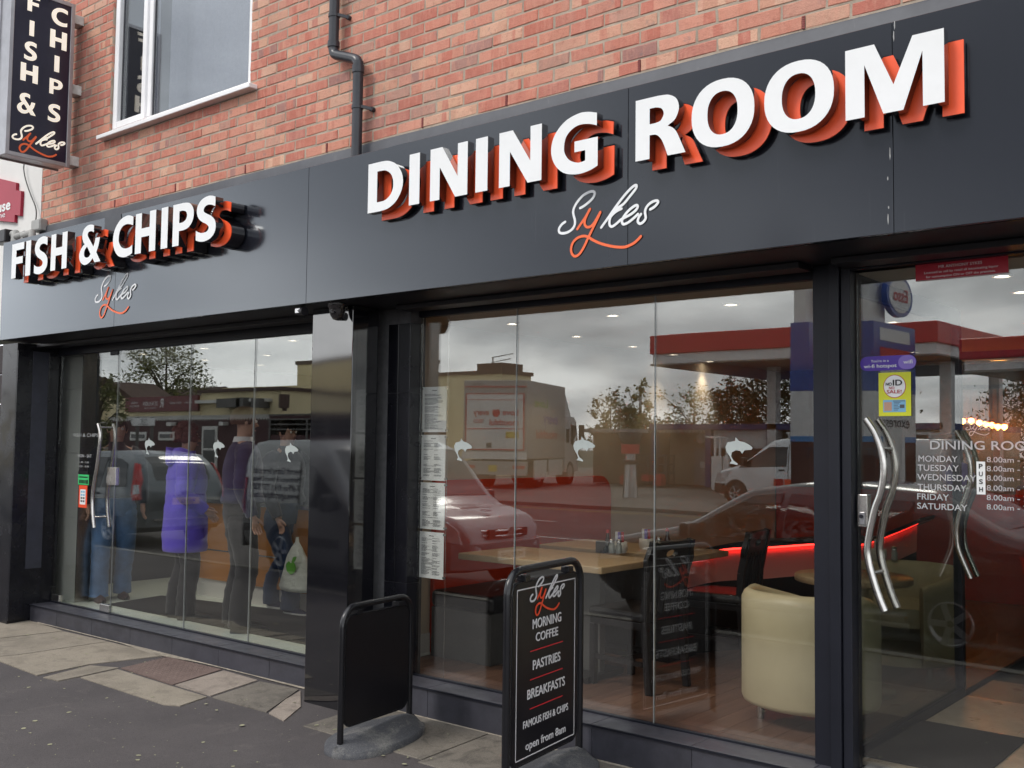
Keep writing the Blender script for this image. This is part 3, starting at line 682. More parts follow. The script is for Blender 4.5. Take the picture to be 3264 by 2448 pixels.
# ------------------------------------------------------------------ script logo, traced from the fascia
zl = crop(1760, 570, .16275)
LOGO_W = [[(262, 845), (200, 888), (145, 965), (140, 1035), (190, 1068), (300, 1052), (400, 985), (447, 900), (450, 810), (427, 720), (418, 640), (440, 560), (500, 455), (600, 340), (700, 275), (785, 247), (832, 262), (836, 315), (795, 390), (700, 480), (620, 540), (555, 575)],
          [(968, 955), (1080, 800), (1200, 625), (1330, 445), (1450, 295), (1560, 180), (1630, 130), (1660, 140), (1640, 205), (1530, 345), (1400, 500), (1262, 590), (1190, 680)],
          [(1370, 588), (1290, 625), (1210, 685), (1150, 760), (1132, 850), (1140, 915), (1185, 937), (1265, 885), (1355, 805), (1450, 752), (1560, 692), (1650, 615), (1688, 550), (1662, 520), (1585, 560), (1485, 650), (1400, 765), (1378, 850), (1412, 892), (1490, 865), (1590, 790), (1692, 695)],
          [(1752, 695), (1705, 765), (1690, 845), (1735, 882), (1800, 845), (1845, 770), (1832, 670), (1845, 590), (1900, 510), (1985, 450), (2065, 432), (2085, 470), (2020, 550), (1935, 603)]]
LOGO_O = [[(500, 985), (560, 895), (640, 780), (700, 680), (750, 595)], [(742, 605), (695, 700), (655, 800), (645, 885), (685, 945), (755, 940), (820, 880), (880, 785), (925, 705), (952, 655)],
          [(955, 660), (900, 780), (830, 925), (760, 1070), (700, 1195), (640, 1325), (565, 1450), (500, 1510), (440, 1515), (392, 1450), (385, 1350), (430, 1235), (520, 1155), (630, 1125), (720, 1143), (800, 1195), (950, 1265), (1130, 1315), (1300, 1340), (1450, 1335), (1600, 1270), (1690, 1195), (1750, 1130)]]
def rect(P):
    o = []
    for p in P:
        q = onY(zl(*p), FY); o.append((q.x, q.z))
    return o
LW = [rect(p) for p in LOGO_W]; LO = [rect(p) for p in LOGO_O]
lx = [p[0] for s in LW+LO for p in s]; lz = [p[1] for s in LW+LO for p in s]
LX0, LZ0, LWD, LHT = min(lx), min(lz), max(lx)-min(lx), max(lz)-min(lz)
nrm = lambda S: [[((a-LX0)/LWD, (b-LZ0)/LWD) for a, b in s] for s in S]
LW, LO = nrm(LW), nrm(LO)
def logo(Mx, wid, parent, mw, mo, sw=.0225, tone=''):
    mb = MB()
    for i, s in enumerate(LW): ribbon_mb(mb, [(a*wid, b*wid) for a, b in s], sw*wid, Mx, 0, .0011*i)
    mb.build('script_lettering', mw, parent)
    mb = MB()
    for i, s in enumerate(LO): ribbon_mb(mb, [(a*wid, b*wid) for a, b in s], sw*wid*1.02, Mx, 0, .0006+.0011*i)
    mb.build('script_y', mo, parent)
logo(wall_frame(LX0, FY-.0015, LZ0), LWD, fa, MT['white_vinyl'], MT['orange_vinyl'])
a = onY(z4(612, 520), FY); b = onY(z4(875, 420), FY); c = onY(z4(650, 628), FY)
logo(wall_frame(a.x, FY-.0015, c.z), b.x-a.x, fa, MT['white_vinyl'], MT['orange_vinyl'])

# ================================================================== soffit, shutter housing, piers, steps
SO = tag(MB().box(FXL+.01, XR, FY+.04, .42, FZ0+.001, FZ0+.06).build('soffit', MT['black_paint']), kind='structure')
hd = thing('shutter_housing', 'black shutter housing and head frames under the fascia', 'shutter box', (-3, .2, 2.5))
PX0, PX1 = onY((981, 1700), -.12).x, -2.945
DG0 = -7.44
for a, b, z in ((DG0-.02, PX0+.1, 2.425), (-2.74, -.055, 2.462), (.10, XR, 2.482)):
    MB().box(a, b, .262, .31, z, FZ0).build('head_frame', MT['frame'], hd, bevel=.004)
    MB().box(a, b, .05, .20, 2.488, FZ0).build('shutter_slot', MT['black_paint'], hd, bevel=.004)
def dome(x, y, r, label):
    d = thing('dome_camera', label, 'dome camera', (x, y, FZ0))
    MB().lathe([(r*1.15, 0), (r*1.15, -.02), (r, -.022), (r*.98, -.045), (r*.8, -.075), (r*.5, -.098), (.001, -.105)], (x, y, FZ0), 28).build('dome', MT['black_gloss'], d)
    return d
q = onY((1075, 985), -.2); dome(q.x, -.2, .052, 'black dome hanging from the soffit in front of the polished pier')
cm_ = thing('small_camera', 'small dark camera with a white end hanging under the fascia beside the pier', 'camera', (onY((962, 978), -.28).x, -.28, FZ0))
q = onY((960, 982), -.28)
MB().tube([(q.x-.02, -.28, FZ0-.035), (q.x+.05, -.29, FZ0-.04)], .028, 12).build('body', MT['black_paint'], cm_)
MB().tube([(q.x-.02, -.25, FZ0), (q.x-.02, -.25, FZ0-.03)], .012, 8).build('bracket', MT['black_paint'], cm_)
MB().cbox((q.x+.0, -.309, FZ0-.035), .045, .004, .028).build('lens_cover', MT['white_vinyl'], cm_)

pi = thing('polished_pier', 'polished black granite pier between the two shop windows mirroring the street', 'pier', ((PX0+PX1)/2, -.12, -.04))
MB().box(PX0, PX1, -.12, .10, -.06, FZ0).build('granite_facing', MT['granite'], pi, bevel=.004)
tj = [-.02, onY((1230, 1852), .19).z, onY((1230, 1254), .19).z, 2.42]
MB().box(PX0+.06, -2.745, .195, .33, -.02, FZ0).build('core', MT['grout'], pi)
for a, b in ((-2.943, -2.848), (-2.845, -2.742)):
    for c, d in zip(tj, tj[1:]): MB().box(a+.001, b-.001, .188, .2, c+.0015, d-.0015).build('pier_tile', MT['tile'], pi, bevel=.0015, seg=1)
for c, d in zip(tj, tj[1:]): MB().box(-2.746, -2.738, .19, .30, c+.0015, d-.0015).build('pier_tile', MT['tile'], pi)
lp = thing('tiled_pier', 'dark tiled pier at the far end of the fish shop door', 'pier', (-7.6, -.1, 0))
MB().box(-7.76, -7.465, -.12, .32, -.03, FZ0).build('core', MT['tile'], lp, bevel=.004)
for y0, y1, z0, z1, m in ((-.12, .02, .02, 2.45, 'tile'), (.02, .17, .47, 2.45, 'tile_blue'), (.02, .17, .02, .467, 'tile'), (.17, .27, .47, 2.45, 'tile'), (.17, .27, .02, .467, 'tile')):
    MB().box(-7.465, -7.452, y0+.0015, y1-.0015, z0, z1).build('pier_tile', MT[m], lp, bevel=.0015, seg=1)
# steps (stall risers)
def riser(name, label, x0, x1, top, phase, w=.60):
    r = thing(name, label, 'shop step', ((x0+x1)/2, .1, 0))
    MB().box(x0, x1, .088, .40, -.06, top-.012).build('core', MT['grout'], r)
    xs = [x0]; k = math.floor((x0-phase)/w)+1
    while phase+k*w < x1-.02: xs.append(phase+k*w); k += 1
    xs.append(x1)
    for a, b in zip(xs, xs[1:]):
        MB().box(a+.0014, b-.0014, .079, .09, -.02, top-.0115).build('front_tile', MT['riser'], r, bevel=.0015, seg=1)
        MB().box(a+.0014, b-.0014, .074, .262, top-.011, top).build('tread_tile', MT['riser'], r, bevel=.002, seg=1)
    MB().box(x0, x1, .262, .29, top-.01, top+.012).build('glazing_channel', MT['frame'], r, bevel=.002, seg=1)
    MB().box(x0, x1, .069, .0735, top-.012, top-.001).build('nosing_trim', MT['frame'], r)
    return r
FT, DT = .150, .182
riser('fish_shop_step', 'low slate tiled step below the fish shop glass', -7.45, PX0-.002+.05, FT, onY(z5(868, 1040), .08).x)
riser('dining_room_step', 'low slate tiled step below the dining room window', -2.94, .09, DT, onY((1885, 2370), .08).x)

# ================================================================== shop glass
fw_ = thing('fish_shop_window', 'frameless fish shop window of clear glass panes', 'shop window', (-5, GL, FT))
fj = [onY((375, 1300), GL).x, onY((600, 1500), GL).x, onY((805, 1500), GL).x, PX0+.12]
MT['silicone'] = mat('clear silicone joint', (.34, .36, .36), .35, 0, .4)
for a, b in zip(fj, fj[1:]):
    MB().box(a+.0015, b-.0015, .275, .285, FT+.006, 2.43).build('pane', MT['glass'], fw_)
for a in fj[1:3]: MB().box(a-.0013, a+.0013, .2735, .2865, FT+.01, 2.425).build('joint', MT['silicone'], fw_)
fd = thing('fish_shop_door', 'frameless glass door with wavy steel bar handles at the fish shop', 'door', (DG0, GL, FT))
MB().box(DG0+.01, fj[0]-.003, .275, .285, FT+.014, 2.42).build('pane', MT['door_glass'], fd)
MB().box(fj[0]-.0045, fj[0]-.003, .274, .286, FT+.014, 2.42).build('glass_edge', MT['silicone'], fd)
zh = crop(220, 1250, .42185)
def bar_handle(px, y, par, r=.0165, dy=.14, pins=(.09, .91)):
    P = [onY(p, y) for p in px]; C = catmull(P, 6)
    h = MB().tube([(p.x, y, p.z) for p in C], r, 12).build('handle', MT['steel'], par)
    MB().tube([(p.x, y+dy, p.z) for p in C], r, 12).build('inside_handle', MT['steel'], par)
    s = MB()
    for f in pins:
        p = C[int(f*(len(C)-1))]; s.tube([(p.x, y, p.z), (p.x, y+dy, p.z)], .009, 8)
    s.build('standoff', MT['steel'], par)
bar_handle([zh(*p) for p in ((222, 240), (236, 300), (233, 390), (213, 555), (191, 680), (178, 790), (178, 900), (190, 1025))], .21, fd)
q0 = onY(zh(290, 565), .265); q1 = onY(zh(350, 705), .265)
lk = MB().box(q0.x, q1.x, .262, .298, q1.z, q0.z).build('lock_case', MT['steel'], fd, bevel=.004)
q0 = onY(zh(285, 630), .258); q1 = onY(zh(312, 690), .258); MB().box(q0.x, q1.x, .254, .2615, q1.z, q0.z).build('keeper', MT['steel'], lk, bevel=.003)
for a, b, m in ((DG0+.01, DG0+.15, 'steel'), (fj[0]-.16, fj[0]-.006, 'steel')):
    MB().box(a, b, .262, .298, FT+.013, FT+.075).build('patch_fitting', MT[m], fd, bevel=.004)
MB().box(fj[0]-.13, fj[0]-.004, .266, .294, 2.39, 2.425).build('patch_fitting', MT['frame'], fd, bevel=.003)
dw = thing('dining_room_window', 'frameless dining room window of three tall glass panes', 'shop window', (-1.4, GL, DT))
dj = [-2.735, onY((1645, 1400), GL).x, onY((2088, 1400), GL).x, -.055]
for a, b in zip(dj, dj[1:]): MB().box(a+.0015, b-.0015, .275, .285, DT+.006, 2.465).build('pane', MT['glass'], dw)
for a in dj[1:3]: MB().box(a-.0014, a+.0014, .2735, .2865, DT+.01, 2.46).build('joint', MT['silicone'], dw)

# dining room entrance
df = thing('door_frame', 'dark grey metal post frame between the dining room window and its door', 'door frame', (.03, .2, 0))
for a, b, c, d in ((-.058, .022, .215, .31), (.025, .078, .195, .31), (.081, .126, .21, .33)):
    MB().box(a, b, c, d, .0, FZ0).build('post', MT['frame'], df, bevel=.004)
MB().box(.0235, .0245, .205, .3, .0, FZ0).build('seal', MT['gasket'], df)
MB().box(.126, XR, .215, .33, 2.482, FZ0).build('transom', MT['frame'], df, bevel=.004)
MB().box(.09, XR, .09, .34, -.02, .165).build('threshold', MT['riser'], df, bevel=.004)
MB().box(.126, XR, .20, .40, .166, .176).build('threshold_bar', MT['alu'], df, bevel=.002)
DA = math.radians(-2.1)
dd_ = thing('dining_room_door', 'big glass dining room door with paired wavy steel handles and white opening hours', 'door', (.13, GL, .18))
MB().box(.132, 1.15, .275, .285, .19, 2.475).build('pane', MT['door_glass'], dd_)
zs = crop(2650, 1300, .27757); zt = crop(2500, 1500, .57145)
hp = [zs(405, 128), zs(500, 270), zs(568, 440), zs(606, 620), zs(607, 800), zs(570, 990), zs(502, 1180), zt(470, 405), zt(473, 500), zt(502, 610), zt(535, 710), zt(566, 785)]
bar_handle(hp, .21, dd_, .0165, .14, (.2, .8))
q0 = onY(zs(300, 992), .262); q1 = onY(zs(424, 1372), .262)
lk = MB().box(q0.x, q1.x, .256, .30, q1.z, q0.z).build('lock_case', MT['steel'], dd_, bevel=.003)
q0 = onY(zs(328, 1195), .254); q1 = onY(zs(390, 1342), .254); MB().box(q0.x, q1.x, .248, .2555, q1.z, q0.z).build('cylinder_plate', MT['alu'], lk, bevel=.003)
q0 = onY(zs(350, 1245), .247); MB().tube([(q0.x, .2475, q0.z), (q0.x, .24, q0.z)], .009, 10).build('keyhole', MT['frame'], lk)
MT['print_white'] = mat('translucent white door print', (.42, .42, .43), .6, 0, .2, .05)
def door_text(s, p, ph, par=dd_, y=.2735, bold=.008, m='print_white', name='lettering', wpx=None):
    """baseline-left pixel, cap height in pixels, optional end pixel to fit the width"""
    a = onY(p, y); b = onY((p[0], p[1]-ph), y); sz = (b.z-a.z)/.70
    me = text_mesh(name, s, sz, MT[m], bold=bold)
    if wpx:
        w = max(v.co.x for v in me.vertices); f = (onY(wpx, y).x-a.x)/w
        for v in me.vertices: v.co.x *= f
    return put(name, me, wall_frame(a.x, y, a.z), par)
def pz(x, y): return zs(x, y)
door_text('DINING ROOM', pz(1135, 474), 27, wpx=pz(2430, 478))
for s, x, y, xe in (('MONDAY', 1005, 615, 1465), ('TUESDAY', 1000, 718, 1480), ('WEDNESDAY', 1000, 825, 1680), ('THURSDAY', 1000, 938, 1570), ('FRIDAY', 990, 1048, 1365), ('SATURDAY', 993, 1155, 1580)):
    door_text(s, pz(x, y), 19, wpx=pz(xe, y))
    door_text('8.00am - 7.00pm', pz(1800, y+8), 17, wpx=pz(2560, y+20), bold=.002)
logo(wall_frame(onY(pz(1560, 200), .2735).x, .2735, onY(pz(1560, 318), .2735).z), .115, dd_, MT['print_white'], MT['print_white'])
for o in [dd_]: o.rotation_euler = (0, 0, DA)
# ================================================================== things on the glass
MT['paper'] = mat('menu paper', (.90, .92, .92), .7, 0, .2, .03, 8)
MT['ink'] = mat('grey print', (.10, .10, .11), .7, 0, .2, 0)
MT['clear_plastic'] = glass_mat('clear sheet', (.95, .96, .96), 1.3, .4)
z6 = crop(1000, 850, .4822); z7b = crop(1320, 1200, .42179)
def menu(label, px, seed, cols):
    y = .300; P = [onY(p, y) for p in px]; x0 = (P[0].x+P[3].x)/2; x1 = (P[1].x+P[2].x)/2; za = (P[0].z+P[1].z)/2; zb = (P[2].z+P[3].z)/2
    m = thing('menu_sheet', label, 'menu', ((x0+x1)/2, y, zb), 'printed menus hung in the dining room window')
    MB().box(x0, x1, y, y+.003, zb, za).build('sheet', MT['paper'], m)
    rr = random.Random(seed); k = MB(); W = x1-x0; z = za-.022
    k.box(x0+W*.40, x0+W*.60, y-.001, y-.0003, z-.004, z)
    z -= .016
    while z > zb+.02:
        if rr.random() < .16: z -= .008; continue
        c = cols if rr.random() < .8 else 1
        for j in range(c):
            a = x0+W*(.1+j*.44); wmax = W*(.78 if c == 1 else .34)
            wd = wmax*rr.uniform(.45, 1); xx = a
            while xx < a+wd:
                e = min(xx+rr.uniform(.006, .02), a+wd); k.box(xx, e-.002, y-.001, y-.0003, z-.0026, z); xx = e
        z -= rr.choice((.0055, .0055, .0065))
    tag(k.build('print', MT['ink'], m), kind='stuff')
    cl = MB()
    for cx in (x0-.006, x1+.006):
        for cz in (za-.012, zb+.012): cl.cbox((cx, y+.001, cz), .022, .008, .012)
    cl.build('cable_clip', MT['steel'], m)
    return x0, x1
X = menu('topmost printed menu sheet hanging inside the dining room window', [z6(722, 795), z6(880, 793), z6(874, 1095), z6(716, 1093)], 1, 1)
menu('second menu sheet from the top in the window, with two columns of print', [z6(714, 1112), z6(873, 1112), z6(866, 1415), z6(709, 1412)], 2, 2)
menu('third menu sheet from the top in the window, above the lowest one', [z7b(48, 803), z7b(232, 803), z7b(228, 1160), z7b(42, 1150)], 3, 2)
menu('lowest menu sheet in the window, just above the black bench end', [z7b(40, 1172), z7b(223, 1180), z7b(220, 1532), z7b(36, 1520)], 4, 2)
dc = thing('display_cables', 'pair of thin vertical steel cables holding the menu sheets', 'cable display', (X[0], .3, 0))
for x in (X[0]-.008, X[1]+.008): MB().tube([(x, .303, DT), (x, .303, 2.49)], .0016, 6).build('cable', MT['steel'], dc)

fish2d = [(465, 440), (488, 415), (468, 375), (430, 330), (415, 282), (440, 238), (530, 222), (535, 186), (575, 222), (640, 235), (700, 260), (735, 285), (720, 305), (640, 312), (612, 345), (590, 318), (540, 312), (492, 332), (482, 370), (508, 410), (560, 440), (555, 455), (510, 445)]
fish2d = [((a-570)/330, -(b-320)/330*1.12) for a, b in fish2d]
MT['decal'] = mat('frosted white decal', (.42, .46, .45), .6, 0, .2, .04)
def fish(p, label, s=.155):
    q = onY(p, .2735)
    me = loops_mesh('fish_decal', [[(a*s, b*s) for a, b in fish2d]], .001, [MT['decal']])
    o = put('fish_decal', me, wall_frame(q.x, .2735, q.z)); tag(o, label, 'window decal', 'leaping fish decals on the shop glass')
fish(zh(608, 408), 'pale leaping fish decal on the fish shop pane nearest the glass door')
fish(zh(1130, 425), 'pale leaping fish decal on the middle fish shop pane')
fish(zh(1680, 455), 'pale leaping fish decal on the fish shop pane beside the polished pier')
fish(z6(985, 1210), 'pale leaping fish decal just right of the hanging menus')
fish(z6(1785, 1205), 'pale leaping fish decal on the middle dining room pane')
fish((2250+575*.18083, 1380+320*.18083), 'pale leaping fish decal on the dining room pane beside the door post')

MT['purple'] = mat('purple sticker', (.075, .030, .33), .35, 0, .4, .05); MT['purple2'] = mat('lilac sticker', (.22, .15, .52), .35, 0, .4, .05)
MT['yellow'] = mat('yellow sticker', (.60, .62, .03), .4, 0, .4, .05); MT['st_red'] = mat('red sticker', (.42, .012, .03), .35, 0, .4, .05)
MT['st_white'] = mat('white sticker', (.75, .76, .76), .4, 0, .4, .03); MT['st_black'] = mat('black print', (.01, .01, .012), .5, 0, .3, 0)
MT['st_green'] = mat('green sticker', (.05, .50, .16), .4, 0, .4, .05); MT['st_orange'] = mat('orange red sticker', (.75, .08, .03), .4, 0, .4, .05); MT['st_blue'] = mat('light blue print', (.20, .42, .62), .5, 0, .3, .05)
MT['skin_print'] = mat('portrait print', (.50, .30, .22), .5, 0, .3, .1)
z8 = crop(2600, 750, .5425)
def rectpx(f, x0, y0, x1, y1, y):
    a = onY(f(x0, y0), y); b = onY(f(x1, y1), y); c = onY(f(x1, y0), y); d = onY(f(x0, y1), y)
    return (a.x+d.x)/2, (b.x+c.x)/2, (b.z+d.z)/2, (a.z+c.z)/2
def rrect(x0, x1, z0, z1, r, n=5):
    o = []
    for cx, cz, a0 in ((x1-r, z0+r, -90), (x1-r, z1-r, 0), (x0+r, z1-r, 90), (x0+r, z0+r, 180)):
        o += [(cx+r*math.cos(math.radians(a0+90*i/n)), cz+r*math.sin(math.radians(a0+90*i/n))) for i in range(n+1)]
    return o
SY = .2725
def fit_text(s, x0, x1, z, h, y, m, par, bold=0, name='print'):
    me = text_mesh(name, s, h/.70, MT[m], bold=bold, depth=.0008); w = max(v.co.x for v in me.vertices); b0 = min(v.co.x for v in me.vertices); f = (x1-x0)/(w-b0)
    for v in me.vertices: v.co.x = (v.co.x-b0)*f
    return put(name, me, wall_frame(x0, y, z), par)
x0, x1, z0, z1 = rectpx(z8, 262, 708, 596, 793, SY); W, H = x1-x0, z1-z0
t = thing('wifi_sticker', 'purple rounded sticker on the dining room door saying wi-fi hotspot', 'sticker', (x0, SY, z0))
MB().prism(rrect(x0, x1, z0, z1, H*.49), .001, wall_frame(0, SY, 0)).build('backing', MT['purple'], t)
MB().prism(ell(x1-H*.62, (z0+z1)/2, H*.60, H*.48, n=28), .0006, wall_frame(0, SY-.0008, 0)).build('badge', MT['purple2'], t)
fit_text("You're in a", x0+W*.2, x0+W*.52, z0+H*.58, H*.18, SY-.0012, 'st_white', t); fit_text('wi-fi hotspot', x0+W*.07, x0+W*.66, z0+H*.2, H*.24, SY-.0012, 'st_white', t, .01); fit_text('wifi', x1-W*.22, x1-W*.06, z0+H*.4, H*.26, SY-.0018, 'st_white', t, .01)
x0, x1, z0, z1 = rectpx(z8, 373, 806, 565, 1062, SY); W, H = x1-x0, z1-z0
t = thing('age_check_sticker', 'yellow NO ID NO SALE sticker on the dining room door', 'sticker', (x0, SY, z0))
MB().box(x0, x1, SY-.001, SY, z0, z1).build('backing', MT['yellow'], t)
MB().prism(ell((x0+x1)/2-W*.0, z0+H*.68, W*.35, W*.36, n=30, e=2), .0005, wall_frame(0, SY-.0016, 0)).build('disc_rim', MT['st_red'], t); MB().prism(ell((x0+x1)/2, z0+H*.68, W*.33, W*.34, n=30, e=2), .0005, wall_frame(0, SY-.0022, 0)).build('disc', MT['st_white'], t)
fit_text('NO', x0+W*.23, x0+W*.42, z0+H*.70, H*.07, SY-.003, 'st_black', t, .02); fit_text('ID', x0+W*.45, x0+W*.74, z0+H*.70, H*.13, SY-.003, 'st_black', t, .02); fit_text('NO', x0+W*.33, x0+W*.5, z0+H*.615, H*.06, SY-.003, 'st_red', t, .01); fit_text('SALE!', x0+W*.26, x0+W*.72, z0+H*.52, H*.08, SY-.003, 'st_red', t, .01)
MB().box(x0+W*.14, x0+W*.84, SY-.0017, SY-.0012, z0+H*.09, z0+H*.37).build('card', MT['st_blue'], t); MB().box(x0+W*.17, x0+W*.41, SY-.0024, SY-.0019, z0+H*.12, z0+H*.32).build('portrait', MT['skin_print'], t)
k = MB()
for i in range(6): k.box(x0+W*.47, x0+W*(.6+.04*(i % 3)), SY-.0024, SY-.0019, z0+H*(.13+i*.035), z0+H*(.142+i*.035)); 
k.box(x0+W*.66, x0+W*.8, SY-.0024, SY-.0019, z0+H*.18, z0+H*.26); k.box(x0+W*.45, x0+W*.82, SY-.0024, SY-.0019, z0+H*.335, z0+H*.35); k.build('card_print', MT['ink'], t)
x0, x1, z0, z1 = rectpx(z8, 592, 150, 1143, 250, SY); W, H = x1-x0, (z1-z0)*1.03
t = thing('licence_plate_sign', 'crimson licence notice at the top of the dining room door', 'notice', (x0, SY, z0))
MB().box(x0, x1, SY-.0015, SY, z0, z0+H).build('backing', MT['st_red'], t)
MB().box(x0, x1, SY-.002, SY-.0016, z0+H*.015, z0+H*.035).build('edge_line', MT['print_white'], t)
fit_text('MR ANTHONY SYKES', x0+W*.26, x0+W*.73, z0+H*.65, H*.16, SY-.002, 'st_white', t); fit_text('Licensed to sell by retail all intoxicating liquor', x0+W*.10, x0+W*.90, z0+H*.38, H*.13, SY-.002, 'st_white', t); fit_text('for consumption ON or OFF the premises.', x0+W*.12, x0+W*.87, z0+H*.13, H*.13, SY-.002, 'st_white', t)
z8c = crop(0, 1050, .6024)
x0, x1, z0, z1 = rectpx(z8c, 414, 768, 470, 822, SY); W, H = x1-x0, z1-z0
t = thing('hygiene_sticker', 'green sticker on the fish shop door above the red one', 'sticker', (x0, SY, z0))
MB().box(x0, x1, SY-.001, SY, z0, z1).build('backing', MT['st_green'], t)
MB().box(x0-W*.02, x1-W*.1, SY-.001, SY, z1+.003, z1+H*.35).build('header', MT['st_black'], t); k = MB()
for i in range(5): k.cbox((x0+W*(.16+.13*i), SY-.0014, z0+H*.3), W*.1, .0006, H*.35)
k.cbox((x0+W*.85, SY-.0014, z0+H*.3), W*.16, .0006, H*.4); k.cbox((x0+W*.5, SY-.0014, z0+H*.75), W*.8, .0006, H*.12); k.build('print', MT['st_black'], t)
x0, x1, z0, z1 = rectpx(z8c, 417, 825, 461, 943, SY); W, H = x1-x0, z1-z0
t = thing('card_sticker', 'orange red payment cards sticker on the fish shop door', 'sticker', (x0, SY, z0))
MB().box(x0, x1, SY-.001, SY, z0, z1).build('backing', MT['st_orange'], t); MB().box(x0+W*.16, x1-W*.18, SY-.0017, SY-.0011, z0+H*.14, z1-H*.18).build('inset', MT['st_white'], t)
for i in range(4):
    for j in range(2): MB().cbox((x0+W*(.36+.26*j), SY-.002, z1-H*(.29+.14*i)), W*.2, .0006, H*.085).build('card_mark', MT['st_blue' if i < 2 else 'ink'], t)
x0, x1, z0, z1 = rectpx(z8c, 588, 72, 622, 118, SY)
t = thing('no_dogs_sticker', 'small pale no entry sticker at the top of the fish shop door', 'sticker', (x0, SY, z0))
MB().box(x0, x1, SY-.001, SY, z0, z1).build('backing', MT['decal'], t)
k = MB(); cx, cz, R = (x0+x1)/2, (z0+z1)/2+.004, (x1-x0)*.4
k.tube([(cx+R*math.cos(i*PI/10), SY-.0015, cz+R*math.sin(i*PI/10)) for i in range(21)], .004, 5); k.tube([(cx-R*.7, SY-.0015, cz+R*.7), (cx+R*.7, SY-.0015, cz-R*.7)], .004, 5); k.cbox((cx, SY-.001, cz), R*.9, .001, R*.6); k.build('symbol', MT['st_red'], t)
MT['faint'] = mat('faint white print', (.36, .37, .37), .6, 0, .2, 0)
def ftxt(s, x, y, xe, ph, m='faint'):
    a = onY(z8c(x, y), .2735); b = onY(z8c(xe, y), .2735); c = onY(z8c(x, y-ph), .2735); fit_text(s, a.x, b.x, a.z, c.z-a.z, .2735, m, fd, name='lettering')
ftxt('FISH & CHIPS', 390, 568, 520, 18); ftxt('MON - SAT', 412, 676, 484, 16, 'print_white'); ftxt('11.30 - 2.00', 415, 706, 470, 9); ftxt('4.30 - 8.00', 415, 728, 470, 9)

# ================================================================== projecting box sign
zq = crop(0, 0, .33746)
qx = onY((240, 300), 0).x
bx0 = qx-.04
# its face lies square to the wall: find the plane from the brackets' feet on the wall
SXF = onY(zq(800, 870), -.0).x-.02
def onS(p): return onX(zq(*p), SXF)
A = onS((740, 75)); B = onS((655, 1600)); Cc = onS((45, 1435)); D = onS((150, 0))
sy1 = B.y; sy0 = Cc.y; sz0 = (B.z+Cc.z)/2; sz1 = A.z+.02
ps = thing('projecting_sign', 'tall navy box sign standing out from the wall, FISH & CHIPS lettered downwards', 'projecting sign', (SXF, sy1, sz0))
D_ = .20
MB().box(SXF-D_, SXF-.012, sy0+.012, sy1-.012, sz0+.012, sz1-.012).build('box', MT['alu'], ps)
MB().box(SXF-.012, SXF-.004, sy0+.02, sy1-.02, sz0+.02, sz1-.02).build('face', MT['sign_navy'], ps)
fm = MB()
for xa in (SXF-.014, SXF-D_-.01):
    fm.box(xa, xa+.018, sy0, sy0+.034, sz0, sz1); fm.box(xa, xa+.018, sy1-.034, sy1, sz0, sz1); fm.box(xa, xa+.018, sy0+.034, sy1-.034, sz0, sz0+.034); fm.box(xa, xa+.018, sy0+.034, sy1-.034, sz1-.034, sz1)
fm.build('frame', MT['alu'], ps, bevel=.003)
MB().box(SXF-D_-.006, SXF-D_, sy0+.02, sy1-.02, sz0+.02, sz1-.02).build('far_face', MT['sign_navy'], ps)
MT['bracket'] = mat('pale painted bracket', (.52, .51, .49), .6, 0, .3, .25, 12)
for p0, p1 in (((760, 150), (815, 255)), ((715, 800), (775, 908)), ((672, 1468), (735, 1575))):
    a = onX(zq(*p0), SXF-.03); b = onX(zq(*p1), SXF-.03)
    MB().box(SXF-.15, SXF-.03, sy1-.002, .0, b.z, a.z).build('bracket', MT['bracket'], ps, bevel=.006)
sf = frame((SXF-.003, sy0, sz0), (0, 1, 0), (0, 0, 1))
def sign_glyph(ch, px0, px1, pytop, pybot):
    w0, loops = GLY[ch]
    a = onS((px0, (pytop+pybot)/2)); b = onS((px1, (pytop+pybot)/2)); zt_ = onS(((px0+px1)/2, pytop)).z; zb_ = onS(((px0+px1)/2, pybot)).z
    W, H = b.y-a.y, zt_-zb_
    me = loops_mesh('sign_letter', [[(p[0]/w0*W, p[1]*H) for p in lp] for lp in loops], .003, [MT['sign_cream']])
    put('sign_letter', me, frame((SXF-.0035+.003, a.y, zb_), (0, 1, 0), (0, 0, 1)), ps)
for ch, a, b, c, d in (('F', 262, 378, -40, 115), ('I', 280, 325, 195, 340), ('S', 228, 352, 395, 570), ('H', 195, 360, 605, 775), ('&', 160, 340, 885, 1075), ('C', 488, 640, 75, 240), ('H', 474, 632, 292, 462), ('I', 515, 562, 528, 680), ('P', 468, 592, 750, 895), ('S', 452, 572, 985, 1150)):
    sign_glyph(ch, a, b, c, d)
a = onS((122, 1270)); b = onS((610, 1340)); c = onS((240, 1440))
logo(frame((SXF-.0035, a.y, c.z), (0, 1, 0), (0, 0, 1)), b.y-a.y, ps, MT['sign_cream'], MT['orange_vinyl'], .034)

